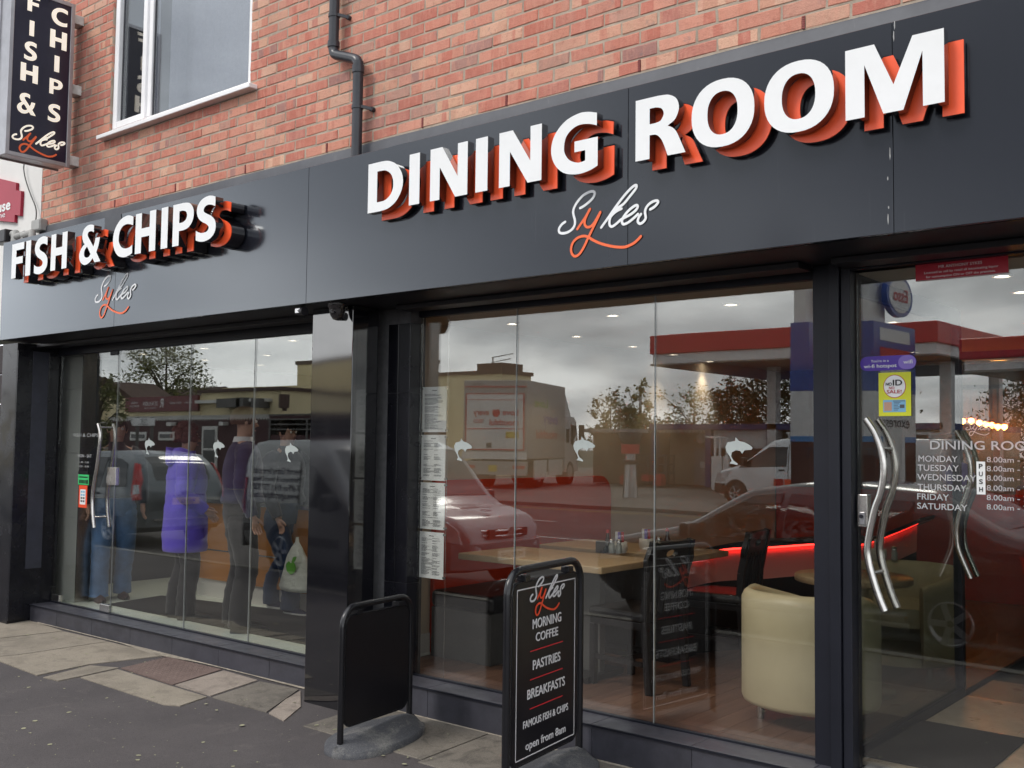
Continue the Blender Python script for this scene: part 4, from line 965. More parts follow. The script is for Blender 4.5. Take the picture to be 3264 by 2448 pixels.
# ================================================================== neighbouring building
nb = thing('neighbour_building', 'white painted building adjoining the brick front, beyond the box sign', 'building', (-9, 0, 0))
MB().box(-12.5, XL-.015, .0, .3, 2.6, 7.5).build('wall', MT['render_white'], nb)
MT['neigh_dark'] = mat('dark brown boarding', (.030, .022, .022), .6, 0, .3, .2, 3)
for i in range(9): MB().box(-12.5, -7.90, -.02+.003*(i % 2), .05, .02+i*.28, .29+i*.28).build('board', MT['neigh_dark'], nb, bevel=.006)
MB().box(-7.895, -7.775, .16, .17, .5, 2.45).build('window', MT['glass'], nb); MB().box(-7.90, -7.77, .10, .2, .0, .5).build('plinth', MT['neigh_dark'], nb)
MB().box(-7.9, -7.77, .30, .34, .02, 2.6).build('reveal', MT['neigh_dark'], nb)
rs = thing('red_sign', 'crimson stepped shop sign on the white neighbouring wall', 'sign', (-8.5, -.02, 3.5))
zr = crop(0, 400, .48215)
def wp(p, y=-.03): q = onY(zr(*p), y); return (q.x, q.z)
o_ = [wp(p) for p in ((-420, 420), (-420, 590), (95, 640), (97, 590), (132, 597), (140, 432), (105, 428), (107, 378), (0, 352), (-300, 300))]
MB().prism(o_, .03, wall_frame(0, -.03, 0)).build('plate', MT['sign_red'], rs)
fit_text('openhouse', wp((-180, 0))[0], wp((92, 0))[0], wp((60, 555))[1], .10, -.032, 'st_white', rs, .03); fit_text('book online', wp((-150, 0))[0], wp((60, 0))[0], wp((30, 605))[1], .055, -.032, 'st_white', rs)
jb = thing('junction_box', 'grey junction box at the foot of the cable on the white wall', 'junction box', (XL-.1, -.05, 3.4))
a = wp((215, 630), -.06); b = wp((272, 690), -.06)
MB().box(a[0], b[0], -.07, .0, b[1], a[1]).build('box', MT['plastic_grey'], jb, bevel=.006); MB().box(a[0]+.01, b[0]-.01, -.076, -.07, b[1]+.01, a[1]-.01).build('lid', MT['plastic_grey'], jb, bevel=.003)
cb = thing('sign_cable', 'thin dark cable looping from the box sign down the white wall', 'cable', (XL-.2, -.03, 4))
P = [onY(zr(*p), -.03) for p in ((160, 255), (157, 290), (170, 360), (200, 450), (232, 530), (240, 580), (236, 632))]
MB().tube(catmull(P, 5), .006, 6).build('cable', MT['cable'], cb)
fp = thing('wall_pipes', 'grey pipe ends and fittings on top of the far end of the fascia', 'pipes', (-8.2, -.1, 3.4))
for p, r in (((75, 722), .04), ((135, 722), .03), ((185, 715), .035)):
    q = onY(zr(*p), -.12); MB().tube([(q.x-.08, -.12, q.z-.01), (q.x+.08, -.12, q.z), (q.x+.08, -.12, q.z-.1)], r, 10).build('pipe', MT['plastic_grey'], fp)
q = onY(zr(25, 740), -.15); MB().cbox((q.x, -.15, q.z), .25, .1, .12).build('lamp_head', MT['black_paint'], fp, bevel=.01)

# ================================================================== pavement signs
def onPl(p, P0, d):
    n = Vector((-d.y, d.x, 0)); r = ray(p); return CAM+r*((P0-CAM).dot(n)/r.dot(n))
def halfmoon(par, P0, d, w, depth, h):
    """heavy rubber foot under the frame, domed along its length"""
    nrm_ = Vector((-d.y, d.x, 0)); mb = MB(); nu, nv = 28, 8; vs = []
    for i in range(nu+1):
        u = -1+2*i/nu; half = depth*math.sqrt(max(0.0, 1-abs(u)**2.3)); hh = h*(1-.55*abs(u)**3)
        for j in range(nv+1):
            t = (-1, -.999 if False else -.985, -.86, -.45, 0, .45, .86, .985, 1)[j]
            q = P0+d*(u*w/2)+nrm_*(t*half); tt_ = min(1, abs(t)/.86); top = h*(1-.55*tt_**1.5)*(1-.35*abs(u)**4)
            vs.append((q.x, q.y, gz(q.y)-.006+(top if abs(t) < .99 else 0)))
    mb.add(vs, [(i*(nv+1)+j, (i+1)*(nv+1)+j, (i+1)*(nv+1)+j+1, i*(nv+1)+j+1) for i in range(nu) for j in range(nv)], 0, True)
    return mb.build('rubber_base', MT['rubber'], par)
def aboard(name, label, P0, d, wid, zt, tr, pz0, pz1, pin, lean=0):
    t = thing(name, label, 'pavement sign', P0)
    up_ = Vector((0, 0, 1)); r = .11
    def Q(u, z): return Vector((P0.x, P0.y, 0))+d*u+up_*z
    pts = [Q(0, gz(P0.y)-.0), Q(0, zt-r-.12), Q(0, zt-r)]
    for k in range(1, 7): a = PI*.5*k/6; pts.append(Q(r-r*math.cos(a), zt-r+r*math.sin(a)))
    for k in range(0, 7): a = PI*.5*k/6; pts.append(Q(wid-r+r*math.sin(a), zt-r+r*math.cos(a)))
    pts.append(Q(wid, zt-r-.12)); pts.append(Q(wid, .0))
    MB().tube(pts, tr, 14).build('tube_frame', MT['tube_black'], t)
    n = Vector((d.y, -d.x, 0))
    MF = Matrix(((d.x, 0, n.x, P0.x), (d.y, 0, n.y, P0.y), (0, 1, 0, 0), (0, 0, 0, 1)))
    MB().prism(rrect(pin, wid-pin, pz0, pz1, .055, 6), .012, MF @ Matrix.Translation((0, 0, .006))).build('panel', MT['board_black'], t, bevel=.002, seg=1)
    rim = rrect(pin-.004, wid-pin+.004, pz0-.004, pz1+.004, .058, 6)
    MB().tube([MF @ Vector((a, b, 0)) for a, b in rim]+[MF @ Vector((*rim[0], 0))], .007, 6).build('panel_rim', MT['tube_black'], t)
    for u in (.2*wid, .8*wid):
        MB().cbox((0, 0, 0), .05, .03, .05, 0, MF @ Matrix.Translation((u, (zt+pz1)/2-.008, 0))).build('hanger', MT['tube_black'], t, bevel=.004)
    return t, MF
d1 = Vector((-2.43+2.344, -.074+.684, 0)).normalized(); P1 = Vector((-2.344, -.684, -.05))
ab1, F1 = aboard('blank_pavement_sign', 'small blank black pavement sign on a grey half-moon base by the polished pier', P1, d1, .612, .752, .0175, .11, .70, .028)
halfmoon(ab1, P1+d1*.306, d1, .70, .215, .095)
dm = Vector((-.137, .991, 0)).normalized(); P2 = Vector((-1.262, .01, 0))-dm*.728; P2.z = gz(P2.y)
ab2, F2 = aboard('menu_pavement_sign', 'tall black pavement sign listing morning coffee, pastries and breakfasts', P2, dm, .728, 1.048, .0195, .13, .985, .040)
halfmoon(ab2, P2+dm*.364, dm, .80, .22, .11)
MT['chalk_white'] = mat('white sign print', (.66, .65, .66), .4, 0, .3, .03); MT['red_line'] = mat('red rule', (.62, .03, .04), .4, 0, .3, 0)
def bp(x, y):                                                    # pixel of the enlarged sign to panel coordinates
    p = (1500+x*.5425, 1600+y*.5425); q = onPl(p, P2, dm); v_ = Vector((q.x-P2.x, q.y-P2.y, 0)); return v_.dot(dm), q.z
TF = F2 @ Matrix.Translation((0, 0, .0075))
k = MB()
c_ = [bp(238, 453), bp(553, 358), bp(568, 1352), bp(250, 1540)]
c_ = [(.075, .955), (.655, .955), (.655, .155), (.075, .155)]
for a, b in zip(c_, c_[1:]+c_[:1]):
    ax, az, bx, bz = *a, *b; k.box(min(ax, bx)-.0028, max(ax, bx)+.0028, min(az, bz)-.0028, max(az, bz)+.0028, 0, .0008, 0, TF)
k.build('border', MT['chalk_white'], ab2)
CXB = .365
def bline(s, z, h, hw, bold=.012):
    me = text_mesh('lettering', s, h/.70, MT['chalk_white'], bold=bold); x0 = min(v.co.x for v in me.vertices); x1 = max(v.co.x for v in me.vertices); f = hw*2/(x1-x0)
    for v in me.vertices: v.co.x = (v.co.x-(x0+x1)/2)*f
    put('lettering', me, TF @ Matrix.Translation((CXB, z, 0)), ab2)
for s, (xa, ya), (xb, yb), hpx in (('MORNING', (312, 768), (484, 700), 56), ('COFFEE', (333, 838), (467, 785), 50), ('PASTRIES', (317, 1003), (482, 938), 54), ('BREAKFASTS', (288, 1182), (513, 1080), 55), ('FAMOUS FISH & CHIPS', (270, 1355), (538, 1222), 42), ('open from 8am', (290, 1478), (528, 1350), 46)):
    a = bp(xa, ya); b = bp(xb, yb); c = bp((xa+xb)/2, (ya+yb)/2-hpx); z = (a[1]+b[1])/2
    bline(s, z, c[1]-z, (b[0]-a[0])/2)
for (xa, ya), (xb, yb) in (((300, 902), (496, 820)), ((302, 1072), (496, 978)), ((305, 1242), (502, 1138))):
    a = bp(xa, ya); b = bp(xb, yb); z = (a[1]+b[1])/2; hw = (b[0]-a[0])/2
    MB().box(CXB-hw, CXB+hw, z-.0022, z+.0022, 0, .0008, 0, TF).build('red_rule', MT['red_line'], ab2)
a = bp(298, 580); b = bp(498, 500); c = bp(345, 672)
logo(TF @ Matrix.Translation((CXB-(b[0]-a[0])/2, c[1], 0)), b[0]-a[0], ab2, MT['chalk_white'], MT['st_orange'], .028)
# ================================================================== rooms behind the glass
CZ = 2.5; FF, DF = .150, .182
MT['ceil_d'] = mat('warm ceiling paint', (.56, .51, .43), .85, 0, .2, .05, 1); MT['ceil_f'] = mat('pale ceiling paint', (.60, .60, .58), .85, 0, .2, .05, 1)
MT['beige'] = mat('beige wall paint', (.52, .45, .36), .8, 0, .2, .06, 1.5); MT['red_wall'] = mat('red panel', (.56, .062, .032), .55, 0, .3, .10, 2)
MT['brown_wall'] = mat('brown wall', (.20, .15, .11), .8, 0, .2, .2, 1); MT['dark_wall'] = mat('dark grey wall', (.10, .10, .105), .7, 0, .3, .15, 1)
MT['skirt'] = mat('white skirting', (.66, .64, .60), .4, 0, .4, .05); MT['pale_tile'] = mat('pale wall panel', (.58, .60, .56), .4, 0, .45, .06, 2)
def plain(name, m, *b):
    mb = MB()
    for q in b: mb.box(*q)
    return tag(mb.build(name, MT[m]), kind='structure')
plain('dining_ceiling', 'ceil_d', (-3.17, 3.2, .315, 9.0, CZ, CZ+.08)); plain('fish_shop_ceiling', 'ceil_f', (-8.4, -3.172, .315, 6.0, CZ, CZ+.08))
plain('dining_back_wall', 'brown_wall', (-3.2, 3.2, 6.3, 6.4, 0, CZ)); plain('dining_right_wall', 'beige', (3.2, 3.3, .3, 9.1, 0, CZ+.1))
plain('party_wall', 'beige', (-3.22, -3.12, .335, 9.0, 0, CZ)); plain('fish_back_wall', 'dark_wall', (-8.4, -3.22, 6.0, 6.1, 0, CZ)); plain('fish_left_wall', 'dark_wall', (-8.5, -8.4, .3, 6.1, 0, CZ))
plain('upper_floor', 'dark_wall', (-8.5, 3.3, .33, 9.1, 2.6, 2.66))
plain('subfloor', 'dark_wall', (-8.5, 3.3, .405, 9.1, -.1, .11), (.13, 3.3, .34, .405, -.1, .11))
tag(MB().box(-3.12, -3.106, .34, .795, DF, DF+.15).box(-3.12, -3.1, .34, .795, DF, DF+.02).build('skirting_board', MT['skirt'], None, bevel=.004), kind='structure')
MT['plank'] = wood_mat('wood plank', (.16, .082, .055), (.26, .145, .10), (3.2, .25, 1), .34, 3, (.085, .045, .030))
fl = thing('wood_floor', 'brown plank floor of the dining room', 'floor', (-1.5, 1, DF)); fl['kind'] = 'structure'
pw = .13; pm_ = {}
x = -3.12; i = 0
while x < .03:
    w_ = min(pw, .03-x); y = .40-random.uniform(0, .9)
    while y < 3.6:
        a = max(y, .40); b = y+1.25; key = (round(w_, 3), round(b-a, 2))
        if b-a > .06:
            if key not in pm_: pm_[key] = MB().box(.0011, w_-.0011, .0011, b-a-.0011, -.02, 0).mesh('plank', MT['plank'])
            o = link(bpy.data.objects.new('plank', pm_[key]), fl); o.location = (x, a, DF)
        y = b
    x += pw
tag(MB().box(-3.12, .03, 3.6, 9.0, DF-.02, DF-.002).build('far_planks', MT['plank'], fl), kind='stuff')
tag(MB().box(-3.12, .03, .29, .40, DF-.02, DF-.001).build('edge_board', MT['plank'], fl))
MT['lobby_tile'] = tile_mat('beige floor tile', (.33, .29, .235), .3, .45); MT['mat_grey'] = mat('charcoal entrance mat', (.045, .043, .045), .95, 0, .1, .3, 120, .6, 200); MT['mat_black'] = mat('black rubber mat', (.016, .015, .016), .75, 0, .3, .3, 90, .6, 160)
MT['white_tile'] = mat('pale floor tile', (.66, .72, .63), .25, 0, .45, .06, 2)
lf = thing('lobby_floor', 'beige tiled floor just inside the dining room door', 'floor', (.6, 1, DF)); lf['kind'] = 'structure'
tmesh = MB().box(.001, .449, .001, .449, -.02, 0).mesh('floor_tile', MT['lobby_tile'])
for i in range(4):
    for j in range(5): o = link(bpy.data.objects.new('floor_tile', tmesh), lf); o.location = (.08+i*.45, .41+j*.45, DF)
ffl = thing('fish_shop_floor', 'pale green white tiled floor of the fish shop', 'floor', (-5.5, 1, FF)); ffl['kind'] = 'structure'
tm = MB().box(.001, .449, .001, .449, -.02, 0).mesh('floor_tile', MT['white_tile'])
for i in range(11):
    for j in range(7): o = link(bpy.data.objects.new('floor_tile', tm), ffl); o.location = (-8.2+i*.45, .292+j*.45, FF)
q = [onZ(p, FF+.005) for p in ((344, 1926), (1000, 2059), (1000, 1957), (515, 1899))]
tag(MB().add([(a.x, a.y, FF+.009) for a in q]+[(a.x, a.y, FF+.0005) for a in q], [(0, 1, 2, 3), (0, 4, 5, 1), (1, 5, 6, 2), (2, 6, 7, 3), (3, 7, 4, 0)]).build('floor_mat', MT['mat_black']), 'wide black rubber mat on the pale fish shop floor', 'mat')
tag(MB().box(.062, .60, .47, 1.31, DF+.0005, DF+.010).build('entrance_mat', MT['mat_grey'], None, bevel=.003), 'charcoal mat on beige tiles inside the dining room door', 'mat')

# ------------------------------------------------------------------ ceiling lamps
MT['lamp_on'] = mat('lit lamp face', (1, 1, 1), .5, var=0, emit=(1, .86, .66), estr=14); MT['lamp_rim'] = mat('lamp rim', (.75, .74, .72), .3, .2, .5, 0)
def downlight(p, where, warm, watt, label):
    q = onZ(p, CZ); d = thing('downlight', label, 'ceiling lamp', (q.x, q.y, CZ), where)
    MB().lathe([(.052, 0), (.05, -.008), (.040, -.010), (.038, -.004)], (q.x, q.y, CZ), 20).build('rim', MT['lamp_rim'], d)
    MB().lathe([(.0005, -.003), (.038, -.003)], (q.x, q.y, CZ), 20).build('lamp_face', MT['lamp_on'], d)
    ld = bpy.data.lights.new('lamp_light', 'SPOT'); ld.energy = watt; ld.spot_size = math.radians(84); ld.spot_blend = 1; ld.shadow_soft_size = .03; ld.color = warm
    lo = link(bpy.data.objects.new('lamp_light', ld), d); lo.location = (q.x, q.y, CZ-.03)
GD, GF = 'recessed lamps in the dining room ceiling', 'recessed lamps in the fish shop ceiling'
WD = 14
for p, l in (((2330, 968), 'lit ceiling lamp seen through the last dining pane, close to the door post'), ((1953, 1003), 'lit ceiling lamp at the head of the middle dining pane'),
             ((1634, 1030), 'lit ceiling lamp just left of the first joint in the dining glass'), ((1838, 1070), 'second lit lamp back in the column over the red panel'),
             ((2016, 1102), 'third lit lamp back in the column over the red panel'), ((2147, 1128), 'fourth lit lamp back in the column over the red panel'),
             ((2262, 1150), 'farthest lit lamp in the column over the red panel'), ((2848, 1024), 'lit lamp above the seating beyond the glass lobby side')):
    downlight(p, GD, (1, .84, .62), WD, l)
for p, l in (((3194, 877), 'lit lamp in the lobby ceiling beneath the licence notice'), ((3254, 928), 'lit lamp in the lobby ceiling behind the one by the licence notice'), ((2915, 1120), 'dim far lamp seen through the lobby side glass')):
    downlight(p, 'lamps in the entrance lobby ceiling', (1, .84, .62), WD*.7, l)
for p, l in (((455, 1126), 'lit fish shop lamp nearest the glass door'), ((651, 1108), 'lit fish shop lamp at the head of the middle pane, in the front row'), ((653, 1145), 'lit fish shop lamp just behind the one at the head of the middle pane'),
             ((933, 1083), 'lit fish shop lamp nearest the polished pier'), ((850, 1130), 'lit fish shop lamp in the second row near the pier'), ((830, 1161), 'lit fish shop lamp in the third row near the pier')):
    downlight(p, GF, (1, .93, .82), WD*1.3, l)

# ------------------------------------------------------------------ dining room furniture
MT['leather'] = mat('black leather', (.014, .013, .015), .4, 0, .45, .2, 9, .15, 60); MT['plinth'] = mat('grey bench plinth', (.10, .098, .095), .55, 0, .35, .1, 3)
MT['oak'] = wood_mat('oak table top', (.47, .33, .19), (.58, .43, .26), (.5, 4, 4), .35, 3, (.36, .24, .13)); MT['black_wood'] = mat('black stained wood', (.016, .014, .015), .3, 0, .5, .2, 8)
MT['cream'] = mat('cream leather', (.66, .57, .37), .38, 0, .45, .06, 3, .12, 70)
rp = thing('red_wall_panel', 'long red panel with a rounded far corner along the dining room side wall', 'wall panel', (-3.1, 1.9, DF))
o_ = [(.80, DF), (3.0, DF)]+[(3.0-.16+.16*math.cos(PI/2*k/6), 1.39-.16+.16*math.sin(PI/2*k/6)) for k in range(7)]+[(.80, 1.39)]
MB().prism(o_, .03, frame((-3.088, 0, 0), (0, 1, 0), (0, 0, 1))).build('panel', MT['red_wall'], rp, bevel=.006)
plain('red_back_wall', 'red_wall', (-3.1, -.5, 6.27, 6.298, DF, onY((2100, 1535), 6.27).z))
bn = thing('bench_seat', 'long black leather bench on a grey plinth along the red panel', 'bench', (-2.8, 1.8, DF))
bt = onY((1430, 1885), .77).z
MB().box(-3.08, -2.535, .775, 2.95, DF, .52).build('plinth', MT['plinth'], bn, bevel=.004)
MB().box(-3.08, -2.515, .76, 2.96, .523, bt).build('seat_cushion', MT['leather'], bn, bevel=.035, seg=4)
def table(name, label, x0, x1, y0, y1, z, px):
    t = thing(name, label, 'table', ((x0+x1)/2, (y0+y1)/2, DF))
    MB().box(x0, x1, y0, y1, z-.042, z).build('top', MT['oak'], t, bevel=.006)
    MB().box(px-.30, px+.30, (y0+y1)/2-.03, (y0+y1)/2+.03, DF+.04, z-.043).build('support_panel', MT['plinth'], t, bevel=.003); MB().box(px-.33, px+.33, y0+.12, y1-.12, DF, DF+.04).build('foot', MT['black_wood'], t, bevel=.004)
    return t
T1 = onZ((1500+770*.5425, 1600+385*.5425), .92); 
table('dining_table', 'oak topped dining table nearest the window, by the black bench end', -2.75, T1.x, T1.y, 1.33, .92, -2.1)
T2 = onZ((1500+1490*.5425, 1600+285*.5425), .92)
table('dining_table', 'second oak topped dining table, farther back beside the red panel', -2.75, T2.x+.02, 1.56, T2.y+.03, .92, -2.05)
def chair(label, loc, rz):
    c = thing('dining_chair', label, 'chair', (0, 0, 0), 'black wooden dining chairs')
    s = .43                                                     # faces +x, back at -x
    MB().box(-.21, .22, -.215, .215, .415, .475).build('seat_pad', MT['leather'], c, bevel=.022, seg=3)
    MB().box(-.20, .21, -.20, .20, .37, .413).build('seat_rail', MT['black_wood'], c, bevel=.003)
    for y in (-.185, .185):
        MB().bar((.19, y, 0), (.19, y, .37), .04, .04).build('leg', MT['black_wood'], c, bevel=.004)
        b = MB(); P = [(-.245, y, 0), (-.205, y, .42), (-.215, y, .62), (-.275, y, .90)]
        for a, d in zip(P, P[1:]): b.bar(a, d, .036, .045, up=(1, 0, 0))
        b.build('leg', MT['black_wood'], c, bevel=.003)
    k = MB(); k.bar((-.19, -.185, .17), (.19, -.185, .17), .018, .03); k.bar((-.19, .185, .17), (.19, .185, .17), .018, .03); k.bar((0, -.185, .17), (0, .185, .17), .018, .03); k.build('stretcher', MT['black_wood'], c)
    # head rail with an oval hand hole, leaning back
    lo = [[(-.22, 0), (.22, 0), (.235, .06), (.20, .17), (-.20, .17), (-.235, .06)], ell(0, .095, .055, .026, n=20)]
    Mh = frame((-.232, 0, .73), (0, 1, 0), (-.21, 0, 1))
    put('head_rail', loops_mesh('head_rail', lo, .03, [MT['black_wood']]), Mh @ Matrix.Translation((0, 0, .012)), c)
    for y in (-.10, -.035, .035, .10):
        MB().bar((-.207, y, .45), (-.245, y, .76), .012, .035, up=(1, 0, 0)).build('back_slat', MT['black_wood'], c)
    c.location = loc; c.rotation_euler = (0, 0, rz); return c
chair('black wooden chair with a hand hole, drawn up to the nearest oak table', (-1.555, 1.02, DF), PI-.10)
bx = onY((2405, 1725), 2.05).x
chair('black wooden chair farther back, between the second table and the cream tub chair', (bx-.26, 2.06, DF), PI+.12)
def tub(label, loc, rz):
    c = thing('tub_chair', label, 'tub chair', (0, 0, 0), 'cream tub chairs round the small table')
    R0, R1 = .365, .285; H0, H1 = .09, .70; prof = [(R0-.04, H0), (R0-.008, H0+.012), (R0, H0+.035), (R0, H0+.20), (R0, H0+.40), (R0, H1-.05), (R0-.015, H1-.02), ((R0+R1)/2, H1), (R1+.015, H1-.02), (R1, H1-.06), (R1, .40)]
    a0, a1 = math.radians(-60), math.radians(240)
    n = 44; vs = []; mb = MB()
    for i in range(n+1):
        a = a0+(a1-a0)*i/n; ang = a-PI/2-PI/2+PI/2
        e = abs(i/n-.5)*2; drop = .10*max(0, e-.55)/.45
        for r, z in prof: vs.append((r*math.cos(a+PI), r*math.sin(a+PI)*1.0, z-(drop if z > .5 else 0)))
    m = len(prof); mb.add(vs, [(i*m+j, (i+1)*m+j, (i+1)*m+j+1, i*m+j+1) for i in range(n) for j in range(m-1)], 0, True)
    for i in (0, n): mb.add([vs[i*m+j] for j in range(m)], [tuple(range(m))])
    mb.build('shell', MT['cream'], c)
    pts = [(R1*math.cos(2*PI*k/36), R1*math.sin(2*PI*k/36)) for k in range(36)]
    MB().prism(pts, .12, Matrix.Translation((0, 0, .45))).build('seat_cushion', MT['cream'], c, bevel=.03, seg=3)
    MB().prism([((R0-.045)*math.cos(2*PI*k/36), (R0-.045)*math.sin(2*PI*k/36)) for k in range(36)], .06, Matrix.Translation((0, 0, .15))).build('base', MT['cream'], c)
    for a in (45, 135, 225, 315):
        r = .27; x, y = r*math.cos(math.radians(a)), r*math.sin(math.radians(a)); MB().tube([(x, y, 0), (x, y, .095)], [.02, .024], 12).build('leg', MT['steel'], c)
    c.location = loc; c.rotation_euler = (0, 0, rz); return c
tub('cream leather tub chair standing with its back to the window', (-.40, .955, DF), -.12)
tub('cream leather tub chair behind the lobby side glass, facing the window', (-.42, 2.52, DF), PI+.1)
rt = thing('round_table', 'small round pale wood table on a cream column between the two tub chairs', 'table', (-.47, 1.75, DF))
MB().lathe([(.0005, .655), (.33, .655), (.345, .66), (.345, .69), (.34, .697), (.0005, .697)], (-.47, 1.75, DF), 40).build('top', MT['oak'], rt)
MB().lathe([(.09, .03), (.09, .654)], (-.47, 1.75, DF), 24).build('column', MT['cream'], rt); MB().lathe([(.0005, .035), (.24, .03), (.25, .0)], (-.47, 1.75, DF), 28).build('foot', MT['steel'], rt)
# condiments
MT['glass_bottle'] = mat('pepper pot glass', (.35, .38, .36), .1, 0, .6, 0); MT['ketchup'] = mat('red sachets', (.55, .03, .03), .4); MT['ceramic'] = mat('white pot', (.75, .74, .70), .3); MT['vinegar'] = mat('brown vinegar', (.06, .025, .012), .1, 0, .6); MT['sauce_y'] = mat('yellow sauce', (.65, .42, .04), .35)
def cruet(label, px, z, kinds, grp='condiment sets on the dining tables'):
    q = onZ(px, z); t = thing('condiment_set', label, 'condiments', (q.x, q.y, z), grp)
    for i, (dx, dy, k) in enumerate(kinds):
        c = (q.x+dx, q.y+dy, z)
        if k == 'shaker': MB().lathe([(.022, 0), (.022, .05), (.016, .062), (.016, .07)], c, 14).build('shaker', MT['glass_bottle'], t); MB().lathe([(.018, .07), (.018, .09), (.0005, .098)], c, 14).build('cap', MT['steel'], t)
        elif k == 'vinegar': MB().lathe([(.024, 0), (.026, .06), (.012, .10), (.011, .13)], c, 14).build('vinegar_bottle', MT['vinegar'], t); MB().lathe([(.013, .13), (.010, .15), (.0005, .155)], c, 12).build('stopper', MT['ketchup'], t)
        elif k == 'pot':
            MB().lathe([(.045, 0), (.055, .03), (.05, .075), (.047, .075), (.047, .02)], c, 18).build('pot', MT['ceramic'], t)
            for a, m in ((0, 'ketchup'), (1.2, 'st_blue'), (2.6, 'sauce_y'), (4, 'st_white'), (5.1, 'purple2')): MB().cbox((c[0]+.022*math.cos(a), c[1]+.022*math.sin(a), z+.10), .022, .004, .085).build('sachet', MT[m], t)
        elif k == 'block': MB().cbox((c[0], c[1], z+.04), .07, .05, .08).build('menu_block', MT['black_wood'], t, bevel=.003)
cruet('black and white condiment set on the oak table nearest the window', (1918, 1762), .92, [(0, 0, 'block'), (.0, .07, 'vinegar'), (.06, .03, 'shaker'), (.10, .06, 'shaker'), (.08, .10, 'pot')])
cruet('white pot of sachets and shakers on the second oak table', (2060, 1750), .92, [(0, 0, 'pot'), (.09, .02, 'shaker'), (.13, .07, 'vinegar')])
cruet('small condiment set on the round table by the door handles', (2815, 1785), .88, [(-.03, 0, 'pot'), (.06, .05, 'shaker')])
# red lit counter
MT['led'] = mat('red light strip', (.9, .05, .03), .5, var=0, emit=(1, .035, .025), estr=6.0); MT['red_glass'] = mat('red lit panel', (.72, .30, .28), .4, 0, .3, .05, 3)
lc = thing('lit_counter', 'curved dark counter edged with a glowing red light strip', 'counter', (-1.3, 3, DF))
PP = [onY(p, y) for p, y in (((2195, 1778), 2.3), ((2310, 1752), 2.6), ((2460, 1745), 3.0), ((2611, 1735), 3.4), ((2735, 1738), 3.6), ((2830, 1708), 3.9), ((2925, 1668), 4.3))]
CC = catmull(PP, 6)
s = MB(); s.tube([(p.x, p.y, p.z) for p in CC], .008, 6); s.build('light_strip', MT['led'], lc)
f = MB(); vs = []
for p in CC: vs += [(p.x-.01, p.y+.02, p.z-.012), (p.x+.10, p.y-.34, p.z-.20), (p.x+.10, p.y-.34, DF)]
f.add(vs, [(3*i+a, 3*i+3+a, 3*i+4+a, 3*i+1+a) for i in range(len(CC)-1) for a in (0,)], 0, True); f.build('lit_ledge', MT['red_glass'], lc)
f = MB(); f.add(vs, [(3*i+1, 3*i+4, 3*i+5, 3*i+2) for i in range(len(CC)-1)], 0, True); f.build('front', MT['black_wood'], lc)
f = MB(); vs = []
for p in CC: vs += [(p.x-.02, p.y+.5, p.z+.045), (p.x+.03, p.y-.03, p.z+.045), (p.x+.03, p.y-.03, p.z+.013), (p.x-.02, p.y+.5, p.z+.013)]
f.add(vs, [(4*i+a, 4*i+4+a, 4*i+4+(a+1) % 4, 4*i+(a+1) % 4) for i in range(len(CC)-1) for a in range(4)], 0, True); f.build('top', MT['black_wood'], lc)
# amber lamps
MT['amber'] = mat('amber lamp glow', (1, .4, .05), .5, var=0, emit=(1, .36, .06), estr=45); MT['amber_glass'] = mat('amber shade', (.85, .32, .06), .3, var=0, emit=(1, .22, .02), estr=.12)
ap = thing('amber_pendants', 'row of small glowing amber lamps on one bar at the back of the dining room', 'lamp', (-1, 6, 2))
for p in ((1420, 120), (1507, 150), (1607, 147), (1700, 170), (1775, 187), (1845, 195), (1910, 215), (1985, 217)):
    q = onY(zs(*p), 6.0); b = MB().lathe([(.002, .03), (.026, .012), (.03, -.01), (.0005, -.035)], (q.x, q.y, q.z), 12).build('bulb', MT['amber'], ap)
    MB().lathe([(.012, .055), (.03, .04), (.042, .022)], (q.x, q.y, q.z), 16).build('shade', MT['amber_glass'], ap); MB().tube([(q.x, q.y, q.z+.06), (q.x, q.y, 2.25)], .004, 6).build('flex', MT['cable'], ap)
a = onY(zs(1380, 100), 6.0); b = onY(zs(2020, 210), 6.0); MB().bar((a.x, 6, 2.25), (b.x, 6, 2.25), .06, .04).build('bar', MT['black_wood'], ap)
# entrance lobby
lb = thing('lobby_partition', 'dark framed glass side screen of the entrance lobby', 'glass screen', (.05, 1.2, DF))
for q in ((.03, .075, .40, 2.10, DF, DF+.05), (.03, .075, .40, 2.10, 2.40, 2.5), (.03, .08, 2.04, 2.10, DF+.05, 2.40), (.03, .075, .34, .40, DF, 2.5)): MB().box(*q).build('rail', MT['frame'], lb, bevel=.003)
MB().box(.05, .058, .40, 2.04, DF+.05, 2.40).build('pane', MT['inner_glass'], lb)
ld_ = thing('inner_door', 'inner glass lobby door with a second pair of wavy steel handles', 'door', (.1, 2.07, DF))
MB().box(.085, 1.05, 2.066, 2.074, DF+.01, 2.18).build('pane', MT['inner_glass'], ld_); MB().box(.08, 3.2, 2.05, 2.10, 2.19, 2.24).build('head_rail', MT['frame'], ld_); MB().box(1.06, 3.2, 2.066, 2.074, DF, 2.18).build('side_pane', MT['inner_glass'], ld_)
bar_handle([zs(1430, 262), zs(1525, 430), zs(1588, 620), zs(1597, 800), zs(1560, 970), zs(1490, 1150), zs(1442, 1350), zs(1440, 1500), zs(1468, 1650), zt(1040, 603)], 2.0, ld_, .0165, .14, (.2, .8))
x0, x1, z0, z1 = rectpx(zs, 1687, 617, 1788, 992, SY); W, H = x1-x0, z1-z0
pp = thing('push_sign', 'upright white PUSH sign on the dining room door among the opening hours', 'sign', (x0, SY, z0)); MB().box(x0, x1, SY-.003, SY-.0015, z0, z1).build('plate', MT['st_white'], pp)
